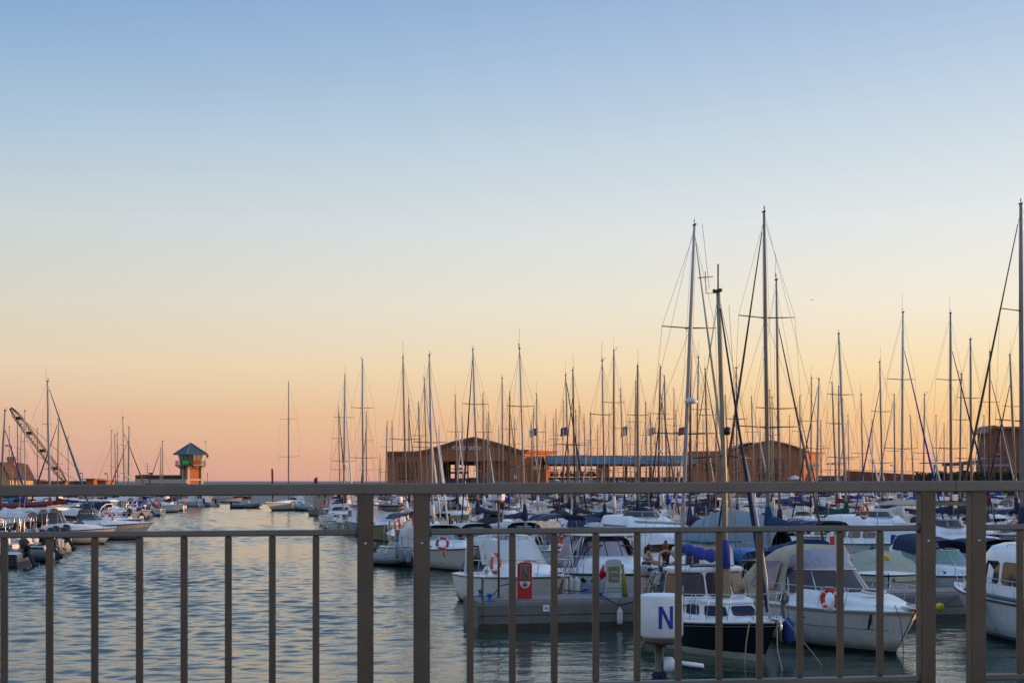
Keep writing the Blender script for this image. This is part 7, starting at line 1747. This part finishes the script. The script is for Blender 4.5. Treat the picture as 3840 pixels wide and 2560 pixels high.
def person(loc, rz, label, P, top, bottom, hair, shoes=RUBB, bare_arms=True, hair_style='bun', lean=0.0, ttop=None):
    root = empty('person', loc, rz, label, 'person'); root.scale = (0.94,0.94,0.94)
    J = dict(pelvis=(0,0,0.93,(0.135,0.10)), belly=(0.0,0,1.06,(0.115,0.088)), chest=(0.0+lean*0.3,0,1.27,(0.135,0.095)), upper=(0.0+lean*0.5,0,1.38,(0.10,0.08)), neck=(lean*0.6,0,1.46,0.052), head0=(0.012+lean*0.8,0,1.535,0.075), head1=(0.018+lean*0.9,0,1.60,0.088), crown=(0.005+lean,0,1.655,0.065))
    J.update({k:v for k,v in P.items()})
    E = [('pelvis','belly'),('belly','chest'),('chest','upper'),('upper','neck'),('neck','head0'),('head0','head1'),('head1','crown')]
    for s_ in ('l','r'):
        E += [('upper','sh_'+s_),('sh_'+s_,'el_'+s_),('el_'+s_,'wr_'+s_),('wr_'+s_,'ha_'+s_),('pelvis','hip_'+s_),('hip_'+s_,'kn_'+s_),('kn_'+s_,'an_'+s_),('an_'+s_,'toe_'+s_)]
    body = skin_mesh('body', J, E, SKIN, root)
    # fingers: four and a thumb on each hand
    for s_ in ('l','r'):
        h = Vector(J['ha_'+s_][:3]); w = Vector(J['wr_'+s_][:3]); d = (h-w).normalized(); side = d.orthogonal().normalized(); nr = d.cross(side)
        mb = MB()
        for k, ln in enumerate((0.055,0.065,0.062,0.05)):
            b = h+side*(0.024-0.016*k); mb.tube([b, b+d*ln*0.5+nr*0.006, b+d*ln*0.85+nr*0.022],[0.009,0.008,0.006],5)
        mb.tube([h-d*0.02+side*0.03, h+side*0.05+d*0.02, h+side*0.048+d*0.045],[0.010,0.009,0.007],5); mb.build('fingers', SKIN, root)
    hd = Vector(J['head1'][:3])
    mb = MB()
    f = lambda a,b,c: hd+Vector((a,b,c))
    mb.tube([f(0.075,0,0.01),f(0.105,0,-0.02),f(0.085,0,-0.03)],[0.010,0.014,0.010],6); mb.build('nose', SKIN, root)
    mb = MB(); 
    for sd in (1,-1): mb.lathe([(0.004,-0.01),(0.012,-0.005),(0.012,0.005),(0.004,0.01)], tuple(f(0.078,sd*0.032,0.005)), 6)
    mb.build('eyes', RUBB, root)
    mb = MB(); mb.tube([f(0.082,-0.022,-0.052),f(0.09,0,-0.055),f(0.082,0.022,-0.052)],0.006,5); mb.build('mouth', mat('lips',(0.35,0.08,0.07),0.5), root)
    mb = MB()
    for sd in (1,-1): mb.tube([f(-0.005,sd*0.086,-0.02),f(-0.012,sd*0.095,0.0),f(-0.005,sd*0.088,0.02)],0.010,5)
    mb.build('ears', SKIN, root)
    # hair cap
    mb = MB(); rings = []
    for zz, rx, ry, ox in ((-0.075,0.07,0.075,-0.035),(-0.03,0.098,0.092,-0.022),(0.03,0.105,0.097,-0.015),(0.075,0.095,0.088,-0.012),(0.11,0.06,0.058,-0.01),(0.122,0.015,0.015,-0.01)):
        rings.append([hd+Vector((ox+(rx*math.cos(a) if math.cos(a) < 0 else rx*math.cos(a)*(0.55 if zz < 0.04 else 0.95)), ry*math.sin(a), zz)) for a in [2*pi*k/14 for k in range(14)]])
    mb.loft(rings, closed=True, cap0=True, cap1=True)
    if hair_style == 'bun': mb.lathe([(0.01,-0.05),(0.045,-0.03),(0.05,0.01),(0.03,0.04),(0.005,0.05)], tuple(hd+Vector((-0.02,0,0.15))), 10)
    else: mb.tube([hd+Vector((-0.09,0,0.05)), hd+Vector((-0.15,0.01,0.0)), hd+Vector((-0.17,0.01,-0.10)), hd+Vector((-0.15,0.0,-0.2)), hd+Vector((-0.14,0,-0.27))],[0.035,0.045,0.045,0.035,0.012],8)
    mb.build('hair', hair, root)
    # clothing
    def infl(keys, k): return {a:(J[a][0],J[a][1],J[a][2],tuple(q*k for q in J[a][3]) if isinstance(J[a][3],tuple) else J[a][3]*k) for a in keys}
    t = ttop or {}
    tk = {'belly':(*J['belly'][:3],(0.15,0.12)),'waist':(J['pelvis'][0],0,0.98,(0.165,0.135)),'chest':(*J['chest'][:3],(0.178,0.135)),'upper':(J['upper'][0],0,t.get('uz',1.385),(0.165,0.115))}
    mbk = [('belly','waist'),('belly','chest'),('chest','upper')]
    if not t.get('crop'):
        for s_ in ('l','r'): v = J['sh_'+s_]; tk['s'+s_] = (v[0]*0.8,v[1]*0.74,v[2]+0.005,0.080); mbk.append(('upper','s'+s_))
    else: tk.pop('waist'); tk['belly'] = (J['belly'][0]+0.012,0,1.13,(0.155,0.13)); tk['chest'] = (J['chest'][0]+0.005,0,1.24,(0.185,0.15)); tk['upper'] = (J['upper'][0],0,1.325,(0.150,0.125)); mbk = [('belly','chest'),('chest','upper')]
    skin_mesh('top', tk, mbk, top, root)
    bk = {'pelvis':(*J['pelvis'][:3],(0.15,0.118))}; be = []
    for s_ in ('l','r'):
        bk['hip'+s_] = (*J['hip_'+s_][:3],bottom[1]); bk['kn'+s_] = (*J['kn_'+s_][:3],bottom[2]) ; be += [('pelvis','hip'+s_),('hip'+s_,'kn'+s_)]
        if bottom[3]: a = J['an_'+s_]; bk['an'+s_] = (a[0],a[1],a[2]+0.02,bottom[3]); be.append(('kn'+s_,'an'+s_))
        else:
            a, b = Vector(J['hip_'+s_][:3]), Vector(J['kn_'+s_][:3]); c = a+(b-a)*0.75; bk['kn'+s_] = (c.x,c.y,c.z,bottom[2])
    skin_mesh('trousers' if bottom[3] else 'shorts', bk, be, bottom[0], root)
    for s_ in ('l','r'):
        a, b = Vector(J['an_'+s_][:3]), Vector(J['toe_'+s_][:3]); mb = MB(); mb.tube([a+Vector((-0.05,0,-0.05)), a+Vector((0.02,0,-0.045)), b+Vector((0.02,0,-0.0))],[0.035,0.045,0.032],8,flat=0.9); mb.build('shoe', shoes, root)
    return root
def flower_top():
    m = mat('flowered_black_top',(0.015,0.013,0.012),0.85,var=0)
    t = m.node_tree; b = t.nodes['Principled BSDF']; co = t.nodes.new('ShaderNodeTexCoord')
    v = t.nodes.new('ShaderNodeTexVoronoi'); v.inputs['Scale'].default_value = 11; t.links.new(co.outputs['Object'], v.inputs['Vector'])
    r = t.nodes.new('ShaderNodeValToRGB'); r.color_ramp.interpolation = 'CONSTANT'
    e = r.color_ramp.elements; e[0].color = (0.45,0.42,0.03,1); e[1].position = 0.36; e[1].color = (0.015,0.013,0.012,1); n3 = e.new(0.22); n3.color = (0.28,0.03,0.05,1)
    t.links.new(v.outputs['Distance'], r.inputs[0]); t.links.new(r.outputs[0], b.inputs['Base Color']); return m
def stripe_top():
    m = mat('striped_white_top',(0.5,0.52,0.52),0.85,var=0); t = m.node_tree; b = t.nodes['Principled BSDF']; co = t.nodes.new('ShaderNodeTexCoord')
    w = t.nodes.new('ShaderNodeTexWave'); w.bands_direction = 'DIAGONAL'; w.inputs['Scale'].default_value = 14; t.links.new(co.outputs['Object'], w.inputs['Vector'])
    r = t.nodes.new('ShaderNodeValToRGB'); r.color_ramp.interpolation = 'CONSTANT'; e = r.color_ramp.elements; e[0].color = (0.05,0.06,0.08,1); e[1].position = 0.45; e[1].color = (0.55,0.58,0.58,1)
    t.links.new(w.outputs[0], r.inputs[0]); t.links.new(r.outputs[0], b.inputs['Base Color']); return m
JEAN = mat('blue_jeans',(0.035,0.14,0.25),0.85,var=0.2,scale=9,bump=0.3,bscale=20)
REDHAIR = mat('red_hair',(0.22,0.045,0.012),0.6,var=0.3,scale=25); BRHAIR = mat('dark_brown_hair',(0.03,0.015,0.01),0.55,var=0.3,scale=25)
# redhead seen from behind, left arm down, right hand on the hip (faces away: local +x is forward)
pr = pm(2497, 1.0, 0)
P1 = dict(sh_l=(0,0.185,1.385,0.055), el_l=(-0.01,0.225,1.13,0.040), wr_l=(0.03,0.22,0.90,0.028), ha_l=(0.04,0.215,0.83,(0.034,0.018)),
          sh_r=(0,-0.185,1.385,0.055), el_r=(-0.10,-0.33,1.15,0.040), wr_r=(0.02,-0.20,0.995,0.028), ha_r=(0.07,-0.15,0.985,(0.034,0.018)),
          hip_l=(0,0.095,0.86,0.10), kn_l=(0.03,0.10,0.49,0.062), an_l=(-0.01,0.10,0.09,0.042), toe_l=(0.15,0.11,0.035,0.032),
          hip_r=(0,-0.095,0.86,0.10), kn_r=(0.0,-0.11,0.49,0.062), an_r=(-0.05,-0.12,0.09,0.042), toe_r=(0.10,-0.13,0.035,0.032), head0=(0.03,0,1.53,0.075), head1=(0.045,0,1.59,0.088), crown=(0.04,0,1.645,0.065))
person(pr+Vector((0,0,0.83)), pi/2+0.15, 'red haired woman in flowered black top and blue jeans, hand on hip, seen from behind', P1, flower_top(), (JEAN,0.115,0.08,0.068), REDHAIR)
pr2 = pm(2423, 0.9, 0)
P2 = dict(sh_l=(0.06,0.17,1.35,0.052), el_l=(0.12,0.20,1.12,0.038), wr_l=(0.31,0.13,1.02,0.027), ha_l=(0.38,0.11,1.02,(0.032,0.018)),
          sh_r=(0.06,-0.17,1.35,0.052), el_r=(0.11,-0.21,1.11,0.038), wr_r=(0.30,-0.15,1.02,0.027), ha_r=(0.37,-0.13,1.02,(0.032,0.018)),
          hip_l=(0,0.095,0.86,0.10), kn_l=(0.12,0.10,0.50,0.062), an_l=(0.0,0.10,0.10,0.042), toe_l=(0.15,0.11,0.04,0.032),
          hip_r=(0,-0.095,0.86,0.10), kn_r=(0.02,-0.11,0.49,0.062), an_r=(-0.10,-0.11,0.09,0.042), toe_r=(0.05,-0.12,0.035,0.032), head0=(0.10,0,1.50,0.072), head1=(0.13,0,1.55,0.085), crown=(0.13,0,1.60,0.062), neck=(0.07,0,1.44,0.048), upper=(0.05,0,1.36,(0.10,0.078)), chest=(0.03,0,1.25,(0.13,0.092)))
w2 = person(pr2+Vector((0,0,0.83)), 0.5, 'dark haired woman with ponytail and striped top, pale shirt tied round her waist', P2, stripe_top(), (mat('black_shorts',(0.012,0.012,0.014),0.8),0.112,0.085,None), BRHAIR, hair_style='tail', ttop=dict(crop=True))
mb = MB(); rings = []
for zz, rx, ry, o_ in ((1.01,0.17,0.18,0.0),(0.93,0.205,0.215,0.0),(0.80,0.24,0.25,0.04),(0.68,0.22,0.24,0.06),(0.61,0.12,0.15,0.08)):
    rings.append([Vector((o_+rx*math.cos(a)+0.012*math.sin(a*5+zz*20), ry*math.sin(a)+0.012*math.cos(a*4+zz*12), zz+0.02*math.sin(a*2))) for a in [2*pi*k/18 for k in range(18)]])
mb.loft(rings, closed=True, cap0=True, cap1=True); mb.build('tied_shirt', mat('pale_shirt_fabric',(0.40,0.42,0.42),0.85,var=0.2,scale=6,bump=0.5,bscale=9), w2)
mb = MB(); mb.lathe([(0.15,1.0),(0.158,1.05),(0.148,1.10)],n=16); mb.build('belt', RUBB, w2)
# bicycle between them
pb = pm(2458, 0.6, 0); root = empty('bicycle', pb+Vector((0,0,0.83)), 0.75, 'city bicycle with basket and chrome fittings standing between the two women', 'bicycle')
BK = mat('bicycle_paint',(0.35,0.37,0.40),0.3,0.5)
for x, lb in ((-0.5,0),(0.5,1)):
    mb = MB(); mb.torus((x,0,0.34),0.32,0.018,28,6,axis='y'); wh = mb.build('wheel', RUBB, root)
    mb = MB()
    for k in range(14): a = 2*pi*k/14; mb.tube([(x,0,0.34),(x+0.31*math.cos(a),0,0.34+0.31*math.sin(a))],0.003,3,cap=False)
    mb.lathe([(0.02,-0.05),(0.025,0),(0.02,0.05)],(x,0,0.34),8,axis='y'); mb.build('spokes', STEEL, wh)
mb = MB()
for a,b in (((-0.5,0,0.34),(-0.08,0,0.30)),((-0.08,0,0.30),(-0.2,0,0.80)),((-0.5,0,0.34),(-0.17,0,0.70)),((-0.08,0,0.30),(0.36,0,0.78)),((-0.17,0,0.62),(0.37,0,0.72)),((0.5,0,0.34),(0.34,0,0.90))): mb.tube([a,b],0.016,6)
mb.build('frame', BK, root)
mb = MB(); mb.tube([(0.34,0,0.88),(0.33,0,1.02),(0.30,-0.12,1.06),(0.15,-0.28,1.04)],0.012,6); mb.tube([(0.33,0,1.02),(0.30,0.12,1.06),(0.15,0.28,1.04)],0.012,6); mb.build('handlebar', STEEL, root)
mb = MB(); mb.loft([[Vector((-0.33,0.09*s_,0.84)),Vector((-0.2,0.06*s_,0.86)),Vector((-0.05,0.02*s_,0.85))] for s_ in (-1,0,1)]); mb.tube([(-0.3,0,0.83),(-0.05,0,0.84)],[0.06,0.02],6); mb.build('saddle', RUBB, root)
mb = MB(); 
for k in range(7): z = 0.74+k*0.035; w = 0.12+0.01*k; mb.tube([(0.42,-w,z),(0.66,-w,z),(0.66,w,z),(0.42,w,z),(0.42,-w,z)],0.005,4)
for k in range(6):
    for sx in (0.42,0.66): mb.tube([(sx,-0.12+0.048*k,0.74),(sx,-0.15+0.06*k,0.95)],0.004,4)
mb.build('basket', STEEL, root)
mb = MB(); mb.lathe([(0.10,-0.008),(0.10,0.008)],(-0.08,0.03,0.30),14,axis='y'); mb.tube([(-0.08,0.06,0.30),(0.02,0.08,0.16)],0.01,5); mb.tube([(-0.08,-0.06,0.30),(-0.18,-0.08,0.44)],0.01,5); mb.build('crank', STEEL, root)
lifebuoy(pb+Vector((-0.55,-0.2,1.18)), 1.3, 'orange lifebuoy ring standing on edge at the feet of the women', R=0.24)
# helmsman in the small inflatable
D = 5333*4.3/(1905-HY)
root = empty('person', (WX(932,D), D, 0.45), 2.0, 'person in pale clothes crouching in the small inflatable in the channel', 'person')
Jh = dict(pelvis=(0,0,0.15,0.15), chest=(0.12,0,0.48,0.16), neck=(0.2,0,0.66,0.06), head=(0.24,0,0.80,0.10), crown=(0.25,0,0.88,0.07), sl=(0.14,0.19,0.58,0.06), el=(0.3,0.25,0.36,0.045), hl=(0.5,0.2,0.34,0.035), sr=(0.14,-0.19,0.58,0.06), er=(0.3,-0.25,0.36,0.045), hr=(0.48,-0.2,0.34,0.035), kl=(0.42,0.14,0.3,0.075), fl=(0.42,0.14,0.0,0.05), kr=(0.42,-0.14,0.3,0.075), fr=(0.42,-0.14,0.0,0.05))
skin_mesh('body', Jh, [('pelvis','chest'),('chest','neck'),('neck','head'),('head','crown'),('chest','sl'),('sl','el'),('el','hl'),('chest','sr'),('sr','er'),('er','hr'),('pelvis','kl'),('kl','fl'),('pelvis','kr'),('kr','fr')], mat('pale_clothes',(0.45,0.45,0.5),0.8), root, 1)
# ---------------------------------------------------------------- labels
ORD = ['first','second','third','fourth','fifth','sixth','seventh','eighth','ninth','tenth','eleventh','twelfth','thirteenth','fourteenth','fifteenth','sixteenth','seventeenth','eighteenth','nineteenth','twentieth']+['%dst' % k if k % 10 == 1 else ('%dnd' % k if k % 10 == 2 else ('%drd' % k if k % 10 == 3 else '%dth' % k)) for k in range(21,80)]
LM = [(-100,'the photo edge'),(230,'the crane'),(715,'the control tower'),(1200,'the lone yacht'),(1443,'the left hall corner'),(1660,'the restaurant porch edge'),(1777,'the restaurant gable peak'),(1967,'the sunlit hall wing'),(2129,'the left purple flag'),(2352,'the green white red flag'),(2570,'the right purple flag'),(2790,'the blue grey tarpaulin'),(2885,'the timber hall peak'),(3076,'the timber hall end'),(3300,'the lifebuoy flybridge boat'),(3600,'the right railing posts')]
ms = sorted(MASTLOG, key=lambda m: m['x']); cnt = {}
tall = {2604:'white sailing yacht with the very tall pale mast left of the cream wooden mast',2865:'sailing yacht with the tallest mast and a deep blue boom cover',2911:'sailing yacht with a thinner tall mast just right of the tallest mast',3828:'sailing yacht with the tall thick mast cut off at the right edge',2591:'dark hulled yacht whose dark mast runs beside the very tall pale mast'}
for m in ms:
    r = m['root']; lm = [l for l in LM if l[0] <= m['x']][-1]; cnt[lm[1]] = cnt.get(lm[1], 0)+1
    if m['x'] in tall: lab = tall[m['x']]
    else:
        c = {'n':'navy','b':'royal blue','w':'off white','r':'burgundy','g':'dark green','y':'beige'}[m['cc']]
        lab = 'yacht with %s sail cover, %s mast right of %s' % (c, ORD[cnt[lm[1]]-1], lm[1])
    tag(r, lab, 'sailing yacht', 'sailing yachts moored on the left bank' if m.get('left') else 'sailing yachts moored at the piers')
    r.name = 'sailing_yacht'
SHORT = {'white cabin boat under an off white cockpit cover':'white cabin boat, off white cover','white cabin boat under a navy cockpit cover':'white cabin boat, navy cover','white open boat shaded by a navy bimini':'white boat, navy bimini','blue hulled boat shaded by an off white bimini':'blue hulled boat, pale bimini','white cruiser with pale radar arch cover':'white cruiser, pale top','white cruiser with navy cover over its radar arch':'white cruiser, navy top','white hardtop fishing boat':'white hardtop boat','large white flybridge boat':'large white flybridge boat','large flybridge boat with a beige bimini':'flybridge boat, beige bimini','small white fishing boat with upright wheelhouse':'small white wheelhouse boat','blue fishing boat with cream wheelhouse roof':'blue wheelhouse boat','low white boat under a royal blue cover':'low white boat, royal blue cover','low white boat under a beige cover':'low white boat, beige cover','open white boat with centre console':'open white console boat','dark hulled cruiser with beige cover':'dark hulled cruiser, beige top','white open boat shaded by a teal bimini':'white boat, teal bimini'}
RN = {77:'before the second pier',91:'behind the second pier',107:'before the third pier',121:'behind the third pier',138:'before the fourth pier',152:'behind the fourth pier',173:'before the farthest pier',187:'past the farthest pier',208:'in the second last row',222:'in the last row'}
byr = {}
for o, txt, r, X in FILL: byr.setdefault(r, []).append((X, o, txt))
for r, lst in byr.items():
    for i, (X, o, txt) in enumerate(sorted(lst, key=lambda q: q[0])):
        o.name = 'motor_boat'; tag(o, '%s, %s from the channel %s' % (SHORT[txt], ORD[i], RN[r]), 'motor boat', 'motor boats moored at the piers')
byr = {}
for o, txt, r, Y, bo in LEFT: byr.setdefault(r, []).append((Y, o, txt, bo))
for r, lst in byr.items():
    for i, (Y, o, txt, bo) in enumerate(sorted(lst, key=lambda q: q[0])):
        o.name = 'motor_boat'; tag(o, '%s, %s from the near end, left bank%s' % (SHORT[txt], ORD[i], ('',', second rank',', inner ranks')[r]), 'motor boat', 'motor boats moored on the left bank')
# unused prototypes go away
for P_ in protos:
    if not P_[3]:
        for o, _ in P_[0]: bpy.data.objects.remove(o)
for o in list(col.objects):
    if not o.parent and 'label' in o.keys() and len(o['label'].replace(',', ' ').split()) > 16: print('LONG', len(o['label'].split()), o['label'])
